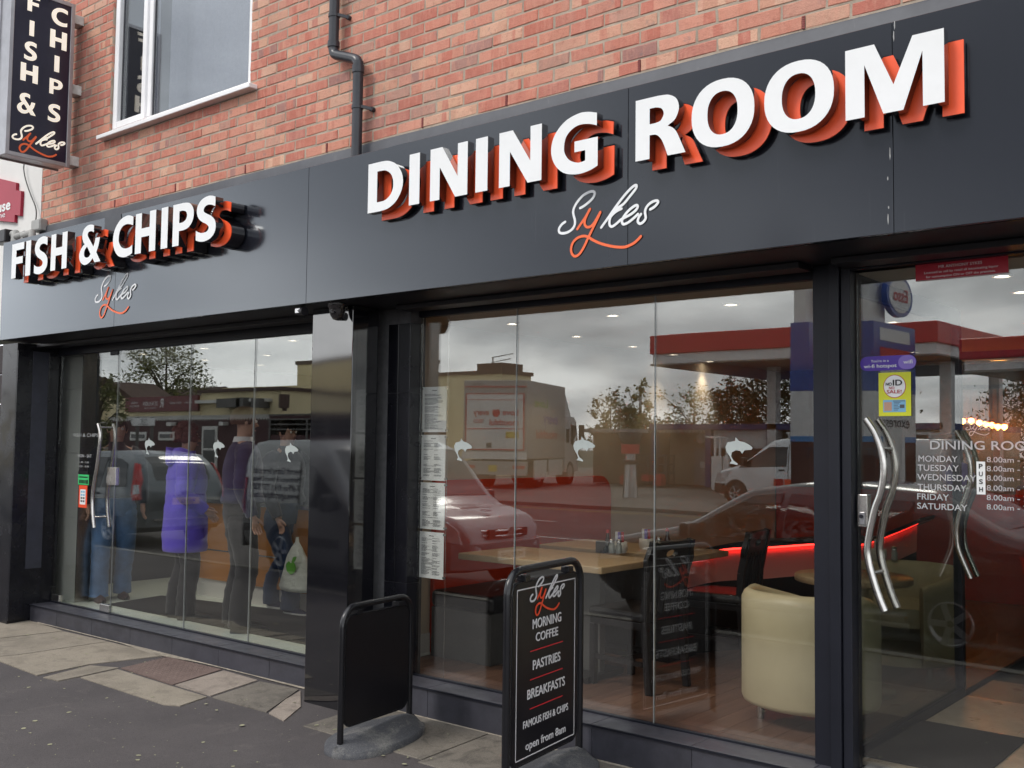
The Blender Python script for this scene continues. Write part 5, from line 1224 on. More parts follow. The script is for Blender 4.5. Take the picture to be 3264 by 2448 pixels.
for i, ch in enumerate('PUSH'): fit_text(ch, x0+W*.28, x0+W*.72, z1-H*(.21+.235*i), H*.14, SY-.0035, 'st_black', pp, .02)
for c_, r, m, lab in ((zs(1475, 785), .085, 'purple2', 'round lilac sticker on the inner door glass'), (zs(1450, 985), .07, 'st_red', 'red heart shaped sticker on the inner door glass')):
    q = onY(c_, 2.062); o = put('door_sticker', loops_mesh('door_sticker', [ell(0, 0, r, r, n=28, e=2)] if m != 'st_red' else [cs((0, -r*1.1), (r*.8, -.1*r), (r*.9, r*.5), (r*.5, r*.8), (0, r*.55), (-r*.5, r*.8), (-r*.9, r*.5), (-r*.8, -.1*r))], .001, [MT[m]]), wall_frame(q.x, 2.062, q.z)); tag(o, lab, 'sticker')
a = onY(zs(1395, 1000), 2.06); b = onY(zs(1530, 1000), 2.06); w_ = (b.x-a.x)/3
for i, ch in enumerate('PRS'): fit_text(ch, a.x+w_*i+.004, a.x+w_*(i+1)-.004, a.z, .05, 2.0595, 'print_white', ld_, name='lettering')

# ------------------------------------------------------------------ fish shop fittings
sp = thing('wall_panel', 'tall pale grey wall panel just inside the fish shop door', 'wall panel', (-7.3, .42, FF))
a = onY((196, 1300), .40); b = onY((268, 1300), .40); a2 = onY((163, 1890), .40); b2 = onY((232, 1890), .40)
x0, x1 = (a.x+a2.x)/2, (b.x+b2.x)/2
zz_ = [FF, .92, 1.52, 2.12, CZ]
for c, d in zip(zz_, zz_[1:]): MB().box(x0, x1, .40, .52, c+.001, d-.001).build('panel_tile', MT['pale_tile'], sp, bevel=.002)
MB().box(x1, x1+.012, .395, .53, FF, CZ).build('edge_trim', MT['steel'], sp)
ct = thing('serving_counter', 'orange fronted fish shop counter on a white plinth', 'counter', (-4.8, 1.7, FF))
MT['counter_orange'] = mat('orange counter front', (.48, .20, .045), .45, 0, .4, .08, 3)
q = onZ((842, 1932), FF); yc = q.y
MB().box(-6.9, -3.3, yc, yc+.6, FF, FF+.17).build('plinth', MT['skirt'], ct); MB().box(-6.9, -3.3, yc-.03, yc+.6, FF+.172, 1.05).build('front', MT['counter_orange'], ct, bevel=.004); MB().box(-6.92, -3.28, yc-.06, yc+.62, 1.052, 1.09).build('top', MT['steel'], ct, bevel=.004)
MB().box(-6.9, -3.3, yc-.033, yc-.0305, .60, .612).build('trim', MT['steel'], ct)
# stickers on the dining room door lie on its slightly open pane
for t_ in [o for o in COL.objects if o.parent is None and o.name.split('.')[0] in ('wifi_sticker', 'age_check_sticker', 'licence_plate_sign', 'push_sign')]:
    d_ = Vector((t_.location.x-.13, t_.location.y-GL, 0)); d_.rotate(Matrix.Rotation(DA, 3, 'Z')); t_.location = (.13+d_.x, GL+d_.y, t_.location.z); t_.rotation_euler = (0, 0, DA)
# ================================================================== people in the fish shop
def cloth(name, c, rough=.85, bs=45, b=.25, v=.15): return mat(name, c, rough, 0, .25, v, 5, b, bs, sheen=.2, bd=.01)
MT['skin'] = mat('skin', (.50, .30, .22), .5, 0, .35, .06, 12); MT['skin2'] = mat('tanned skin', (.42, .24, .17), .5, 0, .35, .06, 12)
MT['jeans'] = cloth('light blue denim', (.10, .19, .36), v=.35, b=.6, bs=14); MT['jeans_dark'] = cloth('dark denim', (.022, .042, .10), v=.3, b=.5, bs=14)
MT['purple_coat'] = cloth('purple padded coat', (.17, .12, .74), .6, 10, .6, .12); MT['black_cloth'] = cloth('black trousers', (.013, .012, .014)); MT['navy_cloth'] = cloth('navy jacket', (.025, .022, .075)); MT['dark_jacket'] = cloth('dark jacket', (.018, .018, .028)); MT['collar_white'] = cloth('white collar', (.72, .72, .74))
MT['hair_red'] = mat('dark red brown hair', (.095, .028, .024), .55, 0, .3, .4, 60, .8, 90, bd=.01); MT['hair_dark'] = mat('dark hair', (.014, .010, .008), .5, 0, .3, .3, 60, .8, 90, bd=.01); MT['hair_brown'] = mat('brown hair', (.09, .045, .025), .5, 0, .3, .3, 60, .8, 90, bd=.01)
MT['shoe_brown'] = mat('brown shoe', (.05, .022, .016), .4, 0, .4, .2, 20); MT['shoe_navy'] = mat('navy canvas shoe', (.018, .022, .06), .8, 0, .2, .2, 40); MT['sole_white'] = mat('white sole', (.70, .70, .68), .5); MT['shoe_black'] = mat('black shoe', (.012, .011, .011), .35)
MT['eye_w'] = mat('eye white', (.8, .8, .78), .2); MT['eye_d'] = mat('eye iris', (.03, .02, .015), .2); MT['lip'] = mat('lips', (.42, .15, .13), .45)
def skin(name, V, E, m, par, sub=2, root=0):
    me = bpy.data.meshes.new(name); me.from_pydata([v[:3] for v in V], E, []); me.materials.append(m)
    o = link(bpy.data.objects.new(name, me), par)
    o.modifiers.new('skin', 'SKIN').use_smooth_shade = True
    for i, v in enumerate(V):
        sv = me.skin_vertices[0].data[i]; r = v[3]; sv.radius = (r, r) if len(v) < 5 else (v[3], v[4]); sv.use_root = (i == root)
    s = o.modifiers.new('sub', 'SUBSURF'); s.levels = sub; s.render_levels = sub
    return o
def chain(n0, n): return [(n0+i, n0+i+1) for i in range(n-1)]
def person(label, loc, rz, hgt, top, legs, shoe, hair, hair_long=False, bulk=1.0, stance=((.10, .06), (-.10, -.05)), arms=None, coat_len=.55, skinm='skin', hood=False, sole=None, shirt=None):
    """x right, y forward; built at 1.75 m then scaled"""
    p = thing('person', label, 'person', (0, 0, 0))
    (rx, ry), (lx, ly) = stance
    hipz, kneez, ankz = .92, .50, .09
    def leg(x, y, s): return [(s*.095, 0, .88, .085), ((s*.10+x)/2+s*.01, y*.5+.03, kneez, .062), (x, y-.02, .27, .055), (x, y-.035, ankz, .042)]
    V = [(0, 0, .95, .12)]; Ed = []
    def addc(P, at):
        b = len(V); V.extend(P); Ed.append((at, b)); Ed.extend(chain(b, len(P))); return b+len(P)-1
    chest = addc([(0, .0, 1.10, .12), (0, .01, 1.27, .135), (0, -.005, 1.40, .10)], 0)
    head = addc([(0, -.005, 1.50, .052), (0, .02, 1.575, .075), (0, .015, 1.655, .088), (0, .005, 1.715, .060)], chest)
    hd = {}
    arms = arms or (([.19, 0, 1.39], [.25, -.03, 1.12], [.25, .05, .90]), ([-.19, 0, 1.39], [-.25, -.03, 1.12], [-.25, .05, .90]))
    hand = []
    for A in arms:
        S, Eb, Wr = (Vector(q) for q in A); d = (Wr-Eb).normalized(); side = 1 if S.x > 0 else -1
        w_ = addc([(*S, .055), (*((S+Eb)/2), .046), (*Eb, .040), (*Wr, .027)], chest)
        pal = addc([(*(Wr+d*.06), .030, .022)], w_)
        fwd = Vector((0, 1, 0)) - d*d.y; fwd.normalize()
        inn = d.cross(fwd)*side
        for k, (off, ln) in enumerate(((-.026, .058), (-.009, .072), (.009, .076), (.026, .068))):
            b0 = Wr+d*.085+fwd*off; c_ = inn*.018
            addc([(*b0, .0095), (*(b0+d*ln*.5+c_*.4), .0085), (*(b0+d*ln*.85+c_*1.4), .007)], pal)
        t0 = Wr+d*.035+fwd*.03; addc([(*t0, .012), (*(t0+d*.03+fwd*.02), .010), (*(t0+d*.062+fwd*.025), .008)], w_)
        hand.append(Wr+d*.09)
    for s, (x, y) in ((1, (rx, ry)), (-1, (lx, ly))): addc(leg(x, y, s), 0)
    body = skin('body', V, Ed, MT[skinm], p)
    # face: nose, eyes, mouth, ears
    fz = 1.60; fy = .10
    for s in (1, -1):
        e_ = MB().lathe([(.0005, -.012), (.010, -.008), (.012, 0), (.010, .008), (.0005, .012)], (s*.032, fy-.012, 1.635), 10).build('eye', MT['eye_w'], p); MB().lathe([(.0005, -.006), (.006, 0), (.0005, .006)], (s*.032, fy-.002, 1.635), 8).build('iris', MT['eye_d'], e_)
        MB().lathe([(.0005, -.03), (.012, -.015), (.016, .01), (.0005, .03)], (s*.084, .005, 1.62), 8).build('ear', MT[skinm], p)
    MB().add([(-.014, fy-.012, 1.60), (.014, fy-.012, 1.60), (0, fy+.018, 1.598), (0, fy-.012, 1.645), (0, fy-.012, 1.588)], [(0, 2, 3), (2, 1, 3), (0, 4, 2), (4, 1, 2)], 0, True).build('nose', MT[skinm], p)
    MB().tube([(-.022, fy-.020, 1.565), (0, fy-.010, 1.562), (.022, fy-.020, 1.565)], .005, 6).build('mouth', MT['lip'], p)
    # hair
    if hair_long:
        hv = []; mb = MB()
        rr = random.Random(5)
        for i in range(46):
            th = rr.uniform(0, 2*PI); ph = rr.uniform(-.35, 1.0)*PI/2; cx, cy, cz = .085*math.cos(th)*math.cos(ph), -.02+.095*math.sin(th)*math.cos(ph), 1.66+.085*math.sin(ph)
            if cy > .055 and cz < 1.70: continue
            mb.lathe([(.0005, -.045), (.035, -.03), (.05, 0), (.035, .03), (.0005, .045)], (cx, cy, cz), 8)
        mb.build('hair', MT[hair], p)
    else:
        vs = []; nI, nJ = 18, 9
        for j in range(nJ+1):
            ph = PI/2*(1-j/nJ*1.28)
            for i in range(nI):
                th = 2*PI*i/nI; cut_ = 1 if not (math.sin(th) > .35 and ph < .25) else .80
                vs.append((.098*cut_*math.cos(th)*math.cos(ph), .0+.112*cut_*math.sin(th)*math.cos(ph), 1.655+.105*math.sin(ph)))
        MB().add(vs, [(j*nI+i, j*nI+(i+1) % nI, (j+1)*nI+(i+1) % nI, (j+1)*nI+i) for j in range(nJ) for i in range(nI)], 0, True).build('hair', MT[hair], p)
    # trousers and coat: cloth surfaces with folds, over the body
    rf = random.Random(len(label)*7+int(hgt*100))
    def loft(mb, rings, n=28, amp=.012, quilt=0.0, ph=0.0):
        vs = []
        P = [Vector((z, a_, b_)) for z, a_, b_ in rings]; Q = catmull(P, 5); m = len(Q)
        for z, a_, b_ in ((q.x, q.y, q.z) for q in Q):
            for i in range(n):
                th = 2*PI*i/n; k_ = 1+amp*math.sin(3*th+z*21+ph)+amp*.7*math.sin(7*th-z*33+ph*2)+quilt*abs(math.sin(z*36))
                vs.append((a_*k_*math.cos(th), b_*k_*math.sin(th), z))
        mb.add(vs, [(j*n+i, j*n+(i+1) % n, (j+1)*n+(i+1) % n, (j+1)*n+i) for j in range(m-1) for i in range(n)], 0, True)
        mb.add(vs[:n], [tuple(reversed(range(n)))])
    def limb(mb, pts, rad, amp=.04, n=16, ph=0.0):
        C = catmull([Vector(p) for p in pts], 7); m = len(C); rr_ = []
        for i in range(m):
            t = i/(m-1)*(len(rad)-1); k_ = min(int(t), len(rad)-2); rr_.append((rad[k_]+(rad[k_+1]-rad[k_])*(t-k_))*(1+amp*math.sin(i*2.1+ph)*.6+amp*.5*math.sin(i*3.7+ph)))
        mb.tube(C, rr_, n)
    tm_ = MB(); loft(tm_, [(.80, .165, .125), (.90, .185, .145), (1.0, .175, .14), (1.06, .165, .13)], ph=rf.random()*6)
    for s, (x, y) in ((1, (rx, ry)), (-1, (lx, ly))):
        limb(tm_, [(s*.085, 0, .90), (s*.098, .0, .78), ((s*.10+x)/2+s*.01, y*.5+.025, kneez), (x, y-.025, .25), (x, y-.03, .045)], [.115, .115, .088, .082, .088], .05, ph=rf.random()*6)
    tm_.build('trousers', MT[legs], p)
    K = bulk; hem = 1.04-(coat_len-.30); cm2 = MB(); q_ = .035 if hood else 0.0
    zs_ = [(hem-.005, .19*K, .16*K), (hem+.02, .205*K, .17*K)]+([(.95, .20*K, .165*K)] if hem < .85 else [])+[(1.10, .185*K, .152*K), (1.26, .205*K, .155*K), (1.37, .20*K, .132*K), (1.425, .165*K, .112*K), (1.46, .105*K, .088), (1.485, .078, .076), (1.51, .07, .07)]
    loft(cm2, zs_, 32, .014, q_, rf.random()*6)
    for A in arms:
        S, Eb, Wr = (Vector(q) for q in A); sx_ = 1 if S.x > 0 else -1
        limb(cm2, [(S.x*.62, S.y, 1.395), (S.x*1.0*K**.5, S.y, 1.36), (S+Eb)/2, Eb, Eb+(Wr-Eb)*.55, Eb+(Wr-Eb)*.97], [.085*K, .088*K, .078*K, .068*K, .058*K, .046*K], .05, ph=rf.random()*6)
    cm2.build('coat' if coat_len > .5 else 'jacket', MT[top], p)
    if hood:
        skin('hood', [(0, -.14, 1.36, .13, .07), (0, -.17, 1.45, .14, .08), (.0, -.14, 1.53, .11, .06), (.13, -.05, 1.49, .06), (-.13, -.05, 1.49, .06), (.12, .05, 1.46, .035), (-.12, .05, 1.46, .035)], [(0, 1), (1, 2), (1, 3), (1, 4), (3, 5), (4, 6)], MT[top], p)
    if shirt: MB().lathe([(.078, 1.445), (.085, 1.475), (.072, 1.515), (.068, 1.515)], (0, .0, 0), 18).build('collar', MT[shirt], p)
    for s, (x, y) in ((1, (rx, ry)), (-1, (lx, ly))):
        pr = [(-.085, .0), (-.08, .055), (-.03, .085), (.05, .078), (.10, .055), (.15, .045), (.185, .03), (.19, .0)]
        mb = MB(); vs = []; n = 12
        for i in range(n+1):
            u = -.095+.285*i/n; wv = .042*math.sqrt(max(.0, 1-abs((u-.05)/.148)**2.6)); hz = .085-.05*max(0, (u)/.19) if u > -.03 else .08
            vs += [(x-wv, y+u, .012), (x-wv*.95, y+u, hz*.6), (x, y+u, hz), (x+wv*.95, y+u, hz*.6), (x+wv, y+u, .012)]
        mb.add(vs, [(5*i+a, 5*i+5+a, 5*i+6+a, 5*i+1+a) for i in range(n) for a in range(4)], 0, True); sh = mb.build('shoe', MT[shoe], p)
        so = MB(); vs = []
        for i in range(n+1):
            u = -.098+.292*i/n; wv = .046*math.sqrt(max(.0, 1-abs((u-.048)/.152)**2.6)); vs += [(x-wv, y+u, 0), (x-wv, y+u, .022), (x+wv, y+u, .022), (x+wv, y+u, 0)]
        so.add(vs, [(4*i+a, 4*i+4+a, 4*i+4+(a+1) % 4, 4*i+(a+1) % 4) for i in range(n) for a in range(4)]); so.build('sole', MT[sole or shoe], sh)
    p.location = loc; p.rotation_euler = (0, 0, rz); s_ = hgt/1.775; p.scale = (s_, s_, s_)
    return p, [Vector(h) for h in hand]
q = onZ((330, 1912), FF)
person('man in loose light blue jeans and a dark jacket, just inside the fish shop door', (q.x, q.y+.08, FF), -1.9, 1.74, 'dark_jacket', 'jeans', 'shoe_brown', 'hair_dark', stance=((.13, .10), (-.11, -.05)), coat_len=.36)
q = onZ((575, 1972), FF)
person('woman with dark red curly hair in a purple hooded coat and black trousers', (q.x, q.y+.02, FF), -.55, 1.66, 'purple_coat', 'black_cloth', 'shoe_black', 'hair_red', True, 1.14, coat_len=.72, hood=True, stance=((.09, .05), (-.09, -.03)), arms=(([.18, 0, 1.38], [.26, -.02, 1.13], [.20, .16, .98]), ([-.18, 0, 1.38], [-.26, -.02, 1.13], [-.20, .16, .98])))
q = onZ((740, 2012), FF)
person('man in a navy jacket with a white collar and black trousers', (q.x, q.y+.06, FF), -.5, 1.80, 'navy_cloth', 'black_cloth', 'shoe_black', 'hair_brown', stance=((.12, .02), (-.12, .0)), coat_len=.34, skinm='skin', shirt='collar_white')
q = onZ((905, 1952), FF)
pc, hh = person('person in dark jeans and navy canvas shoes at the counter, holding a white carrier bag', (q.x-.06, q.y+.03, FF), -1.45, 1.72, 'dark_jacket', 'jeans_dark', 'shoe_navy', 'hair_dark', sole='sole_white', stance=((.08, .20), (-.08, -.18)), coat_len=.34, arms=(([.19, 0, 1.39], [.25, .02, 1.12], [.24, .16, .86]), ([-.19, 0, 1.39], [-.25, -.03, 1.12], [-.25, .05, .90])))
person('man behind the orange counter in a dark top, facing the customers', (-5.9, yc+.95, FF), PI-.35, 1.76, 'dark_jacket', 'black_cloth', 'shoe_black', 'hair_dark', coat_len=.3)
# carrier bag hanging from the hand
q = onY((948, 1712), yc-.22); qb = onY((930, 1884), yc-.22); BHt = q.z-qb.z
MT['bag'] = mat('white carrier bag', (.62, .65, .60), .4, 0, .4, .08, 14, .8, 16, bd=.02); MT['bag_green'] = mat('green bag print', (.14, .42, .06), .5)
bgt = thing('carrier_bag', 'white plastic carrier bag with a green printed apple held low by the counter', 'carrier bag', (q.x, q.y, qb.z))
vs = []; n = 20; prof = [(a_*BHt, b_, c_) for a_, b_, c_ in ((0, .012, .012), (.09, .02, .015), (.20, .07, .03), (.36, .115, .055), (.66, .165, .075), (.90, .20, .085), (.98, .19, .08), (1.0, .0, .0))]
mb = MB()
for dz, w_, d_ in prof:
    for i in range(n):
        a = 2*PI*i/n; wob = 1+.05*math.sin(a*5+dz*20); vs.append((q.x+w_*math.cos(a)*wob, q.y+d_*math.sin(a)*wob, q.z-dz))
mb.add(vs, [(j*n+i, j*n+(i+1) % n, (j+1)*n+(i+1) % n, (j+1)*n+i) for j in range(len(prof)-1) for i in range(n)], 0, True); mb.build('bag', MT['bag'], bgt)
for o_ in ([cs((0, -.055), (.05, -.03), (.062, .02), (.03, .055), (0, .04), (-.03, .055), (-.062, .02), (-.05, -.03))], [cs((.01, .05), (.05, .06), (.07, .10), (.03, .095))]):
    put('apple_print', loops_mesh('apple_print', o_, .004, [MT['bag_green']]), wall_frame(q.x+.02, q.y-.082, q.z-BHt*.55), bgt)
# ================================================================== across the street (seen in the glass)
def paint(name, c, rough=.22, coat=.6): return mat(name, c, rough, 0, .5, .04, 2, coat=coat)
MT['silver_blue'] = mat('silver blue car paint', (.15, .17, .182), .28, .35, .5, .04, 2, coat=.7); MT['silver'] = mat('silver grey van paint', (.26, .268, .275), .28, .3, .5, .04, 2, coat=.7); MT['graphite'] = mat('dark grey car paint', (.05, .055, .058), .22, .3, .5, .04, 2, coat=.8); MT['van_white'] = paint('white van paint', (.74, .75, .76))
MT['car_glass'] = mat('dark car window', (.012, .016, .017), .03, 0, .9, .1, 2); MT['tyre'] = mat('tyre rubber', (.014, .014, .014), .8, 0, .2, .2, 20, .3, 40); MT['alloy'] = mat('wheel alloy', (.42, .42, .43), .3, .9, .5); MT['lens_red'] = mat('red tail lamp', (.55, .02, .015), .12, 0, .7, .1, 6, coat=.6); MT['lens_clear'] = mat('clear lamp', (.52, .54, .56), .06, .2, .8, .1, 9, coat=.8); MT['trim'] = mat('black car trim', (.018, .018, .019), .5); MT['plate_y'] = mat('yellow number plate', (.62, .46, .05), .4); MT['plate_w'] = mat('white number plate', (.72, .72, .70), .4); MT['chrome'] = mat('chrome trim', (.7, .7, .7), .1, 1, .5, 0); MT['print_dark'] = mat('dark van lettering', (.025, .03, .06), .5)
def lerp_tab(T, x):
    if x <= T[0][0]: return T[0][1]
    for (a, b), (c, d) in zip(T, T[1:]):
        if x <= c:
            t = (x-a)/(c-a); t = t*t*(3-2*t)*.35+t*.65; return b+(d-b)*t
    return T[-1][1]
class Car:
    """front towards +x; top and bottom are side-view profiles, plan is half-width, frac narrows it with height"""
    def __init__(s, name, label, L, top, bot, plan, frac, m, cat='car', n=60):
        s.t = thing(name, label, cat, (0, 0, 0)); s.top, s.bot, s.plan, s.frac = top, bot, plan, frac
        fr = [0, .06, .14, .28, .42, .56, .70, .82, .91, .96, 1]; ed = [.90, .975, 1, 1, 1, 1, 1, 1, .985, .955, .88]
        vs = []; k = len(fr)*2+1
        xs = [top[0][0]+(top[-1][0]-top[0][0])*i/n for i in range(n+1)]
        for x in xs:
            zt, zb = lerp_tab(top, x), lerp_tab(bot, x); row = []
            for f, e in zip(fr, ed):
                z = zb+(zt-zb)*f; row.append((x, s.hw(x, z)*e, z))
            row2 = [(a, -b, c) for a, b, c in reversed(row)]
            vs += row+[(x, 0, zt+.012*min(1, (zt-zb)))]+row2
        mb = MB(); mb.add(vs, [(i*k+j, (i+1)*k+j, (i+1)*k+(j+1) % k, i*k+(j+1) % k) for i in range(n) for j in range(k)], 0, True)
        for i in (0, n): mb.add([vs[i*k+j] for j in range(k)], [tuple(range(k)) if i else tuple(reversed(range(k)))], 0)
        s.body = mb.build('body', m, s.t, weld=True)
        for pl in s.body.data.polygons: pl.use_smooth = True
    def hw(s, x, z): return lerp_tab(s.plan, x)*lerp_tab(s.frac, z)
    def side(s, name, pts, m, off=.008, sides=(1, -1), par=None, dens=5):
        out = []
        for sd in sides:
            P = []
            for (a, b), (c, d) in zip(pts, pts[1:]+pts[:1]):
                for i in range(dens): P.append((a+(c-a)*i/dens, b+(d-b)*i/dens))
            cx = sum(p[0] for p in P)/len(P); cz = sum(p[1] for p in P)/len(P)
            vs = []
            for k in (1, .66, .33): vs += [(cx+(x-cx)*k, sd*(s.hw(cx+(x-cx)*k, cz+(z-cz)*k)+off), cz+(z-cz)*k) for x, z in P]
            vs.append((cx, sd*(s.hw(cx, cz)+off), cz)); n = len(P)
            f = [(r*n+i, r*n+(i+1) % n, (r+1)*n+(i+1) % n, (r+1)*n+i) for r in (0, 1) for i in range(n)]+[(2*n+i, 2*n+(i+1) % n, 3*n) for i in range(n)]
            vs2 = [(x, y-sd*(off+.02), z) for x, y, z in vs[:n]]
            o = MB().add(vs, f, 0, True).add(vs[:n]+vs2, [(i, n+i, n+(i+1) % n, (i+1) % n) for i in range(n)]).build(name, m, par or s.t); out.append(o)
        return out
    def over(s, name, x0, x1, w, m, off=.008, n=12):
        vs = []
        for i in range(n+1):
            x = x0+(x1-x0)*i/n; zt = lerp_tab(s.top, x)
            for j in range(9): t = -1+j/4; y = t*w*s.hw(x, zt)*.93; vs.append((x, y, zt+off+.012*(1-abs(t))-.012*max(0, abs(t)-.8)*2))
        return MB().add(vs, [(i*9+j, (i+1)*9+j, (i+1)*9+j+1, i*9+j+1) for i in range(n) for j in range(8)], 0, True).build(name, m, s.t)
    def wheels(s, xs, r, wd=.20, inset=-.012):
        for x in xs:
            for sd in (1, -1):
                y = sd*(lerp_tab(s.plan, x)-inset); Mx = Matrix.Translation((x, y, r)) @ Matrix.Rotation(-sd*PI/2, 4, 'X')
                w = MB().lathe([(r*.62, -.03), (r*.92, .0), (r, -.03), (r, -wd+.02), (r*.9, -wd), (r*.5, -wd)], (0, 0, 0), 26, 0, Mx).build('wheel', MT['tyre'], s.t)
                rim = MB().lathe([(r*.64, -.02), (r*.60, .004), (r*.56, -.012), (r*.50, -.05), (.0005, -.05)], (0, 0, 0), 26, 0, Mx)
                for a in range(5):
                    th = a*2*PI/5; d = Vector((math.cos(th), math.sin(th), 0)); rim.bar(Mx @ (d*.03+Vector((0, 0, -.012))), Mx @ (d*r*.57+Vector((0, 0, -.010))), .05, .03, 0, (0, 1, 0))
                rim.build('rim', MT['alloy'], w)
                # arch lip
                ap_ = [(x+(r+.055)*math.cos(a*PI/14), r+(r+.055)*math.sin(a*PI/14)) for a in range(15)]
                s.side('wheel_arch', [(x-(r+.055), .19)]+list(reversed(ap_))+[(x+(r+.055), .19)], MT['trim'], .004, (sd,), dens=1)
    def place(s, x, y, rz, z=ROAD_Z): s.t.location = (x, y, z); s.t.rotation_euler = (0, 0, rz); return s.t
def plate(par, s, x, z, m, face, w=.52, h=.115, y=0):
    """face=+1 looks towards +x"""
    Mx = frame((x, y, z), (0, face, 0), (0, 0, 1)); pl = MB().box(-w/2, w/2, -h/2, h/2, -.006, .004, 0, Mx).build('number_plate', m, par)
    me = text_mesh('characters', s, .09, MT['trim'], 'CENTER', bold=.012); put('characters', me, Mx @ Matrix.Translation((0, -.033, .005)), pl)
    return pl
# silver people carrier, parked facing left, tail towards us
c = Car('people_carrier', 'silver blue people carrier parked at the kerb with its tail toward the van', 4.33,
        [(-2.16, .98), (-2.12, 1.10), (-1.92, 1.40), (-1.62, 1.555), (-.9, 1.61), (.0, 1.585), (.45, 1.50), (1.15, 1.08), (1.35, 1.00), (1.9, .86), (2.12, .70), (2.17, .55)],
        [(-2.16, .45), (-2.05, .28), (-1.5, .22), (1.6, .22), (2.05, .26), (2.17, .40)], [(-2.16, .72), (-2.05, .82), (-1.7, .895), (-1, .905), (1.0, .905), (1.7, .87), (2.05, .75), (2.17, .60)], [(0, .94), (.45, 1), (.92, 1), (1.2, .91), (1.60, .78)], MT['silver_blue'])
c.wheels((-1.28, 1.36), .315)
c.side('window', [(-1.75, 1.02), (-1.62, 1.40), (-1.35, 1.48), (-1.02, 1.50), (-1.02, .99)], MT['car_glass']); c.side('window', [(-.96, .985), (-.96, 1.50), (-.12, 1.50), (-.08, .96)], MT['car_glass']); c.side('window', [(.0, .955), (-.02, 1.49), (.42, 1.42), (.98, 1.06), (1.0, .95)], MT['car_glass'])
c.over('rear_window', -2.10, -1.72, .78, MT['car_glass'], .012); c.over('windscreen', .52, 1.14, .88, MT['car_glass'])
c.side('tail_lamp', [(-2.10, .82), (-1.93, .80), (-1.80, 1.42), (-1.90, 1.40), (-2.05, 1.15)], MT['lens_red'], .012); c.side('reversing_lamp', [(-2.08, .92), (-1.95, .90), (-1.91, 1.06), (-2.04, 1.06)], MT['lens_clear'], .016); c.side('headlamp', [(1.75, .62), (2.08, .60), (2.0, .76), (1.7, .82)], MT['lens_clear'], .01)
b = MB(); P = [(-2.03, .86), (-2.17, .74), (-2.215, .3), (-2.215, -.3), (-2.17, -.74), (-2.03, -.86)]
b.prism(P+[(-1.98, -.80), (-1.98, .80)], .26, Matrix.Translation((0, 0, .62))); b.build('rear_bumper', MT['silver_blue'], c.t, bevel=.03, seg=3)
MB().box(-2.235, -2.20, -.62, .62, .47, .50).build('bumper_strip', MT['chrome'], c.t); plate(c.t, 'PJ55 GLV', -2.19, .78, MT['plate_y'], -1)
MB().prism(ell(0, 0, .075, .03, n=20, e=2), .01, frame((-2.185, 0, .93), (0, -1, 0), (0, 0, 1))).build('badge', MT['chrome'], c.t); MB().box(-2.20, -2.17, -.35, .35, .865, .895).build('handle_strip', MT['chrome'], c.t)
for sd in (1, -1): MB().cbox((.95, sd*1.0, 1.02), .12, .20, .14).build('mirror', MT['silver_blue'], c.t, bevel=.03); MB().bar((.05, sd*.915, .88), (.22, sd*.915, .88), .02, .03).build('door_handle', MT['silver_blue'], c.t); MB().bar((-.95, sd*.915, .89), (-.78, sd*.915, .89), .02, .03).build('door_handle', MT['silver_blue'], c.t)
c.place(-15.75, -5.10, PI)
# silver grey van with lettering, facing right
v = Car('glazing_van', 'silver grey glazing firm van with dark lettering and a pale bonnet parked behind the photographer', 4.9,
        [(-2.42, 1.70), (-2.36, 1.78), (-2.0, 1.82), (.3, 1.82), (.62, 1.74), (1.30, 1.12), (1.50, 1.02), (2.15, .92), (2.38, .76), (2.44, .56)],
        [(-2.42, .42), (-2.3, .30), (1.7, .24), (2.3, .28), (2.44, .40)], [(-2.42, .84), (-2.3, .89), (-1.9, .91), (1.3, .91), (1.9, .86), (2.25, .74), (2.44, .58)], [(0, .95), (.45, 1), (1.0, 1), (1.45, .94), (1.82, .84)], MT['silver'], 'van')
v.wheels((-1.32, 1.60), .325)
v.side('side_panel', [(-2.2, .98), (-2.1, 1.52), (-.95, 1.54), (-.90, .96)], MT['silver'], .012, dens=6)
v.side('window', [(-.05, 1.02), (-.05, 1.50), (.50, 1.50), (1.12, 1.08), (1.12, 1.0)], MT['car_glass'], .010)
v.over('windscreen', .66, 1.30, .88, MT['car_glass']); v.side('headlamp', [(1.72, .68), (2.30, .62), (2.26, .78), (2.10, .88), (1.80, .90)], MT['lens_clear'], .012); v.side('tail_lamp', [(-2.41, .80), (-2.30, .80), (-2.30, 1.30), (-2.41, 1.30)], MT['lens_red'], .012)
v.side('rub_strip', [(-2.3, .56), (-2.3, .66), (-1.75, .66), (-1.75, .56)], MT['trim'], .016); v.side('rub_strip', [(-.9, .56), (-.9, .66), (1.1, .66), (1.1, .56)], MT['trim'], .016)
b = MB().prism([(-2.30, .90), (-2.47, .82), (-2.50, .0), (-2.47, -.82), (-2.30, -.90)], .26, Matrix.Translation((0, 0, .60))); b.build('rear_bumper', MT['trim'], v.t, bevel=.03)
b = MB().prism([(2.20, -.84), (2.40, -.66), (2.50, -.25), (2.50, .25), (2.40, .66), (2.20, .84)], .30, Matrix.Translation((0, 0, .62))); b.build('front_bumper', MT['silver'], v.t, bevel=.04, seg=3)
for z in (.70, .76): MB().tube([(2.36, -.42, z), (2.465, -.2, z), (2.48, 0, z), (2.465, .2, z), (2.36, .42, z)], .014, 8).build('grille_bar', MT['chrome'], v.t)
MB().box(2.40, 2.455, -.36, .36, .68, .78).build('grille', MT['trim'], v.t)
put('lion_badge', loops_mesh('lion_badge', [cs((0, -.06), (.05, -.03), (.055, .03), (.03, .06), (-.03, .06), (-.055, .03), (-.05, -.03))], .02, [MT['chrome']]), frame((2.50, 0, .74), (0, 1, 0), (0, 0, 1)), v.t)
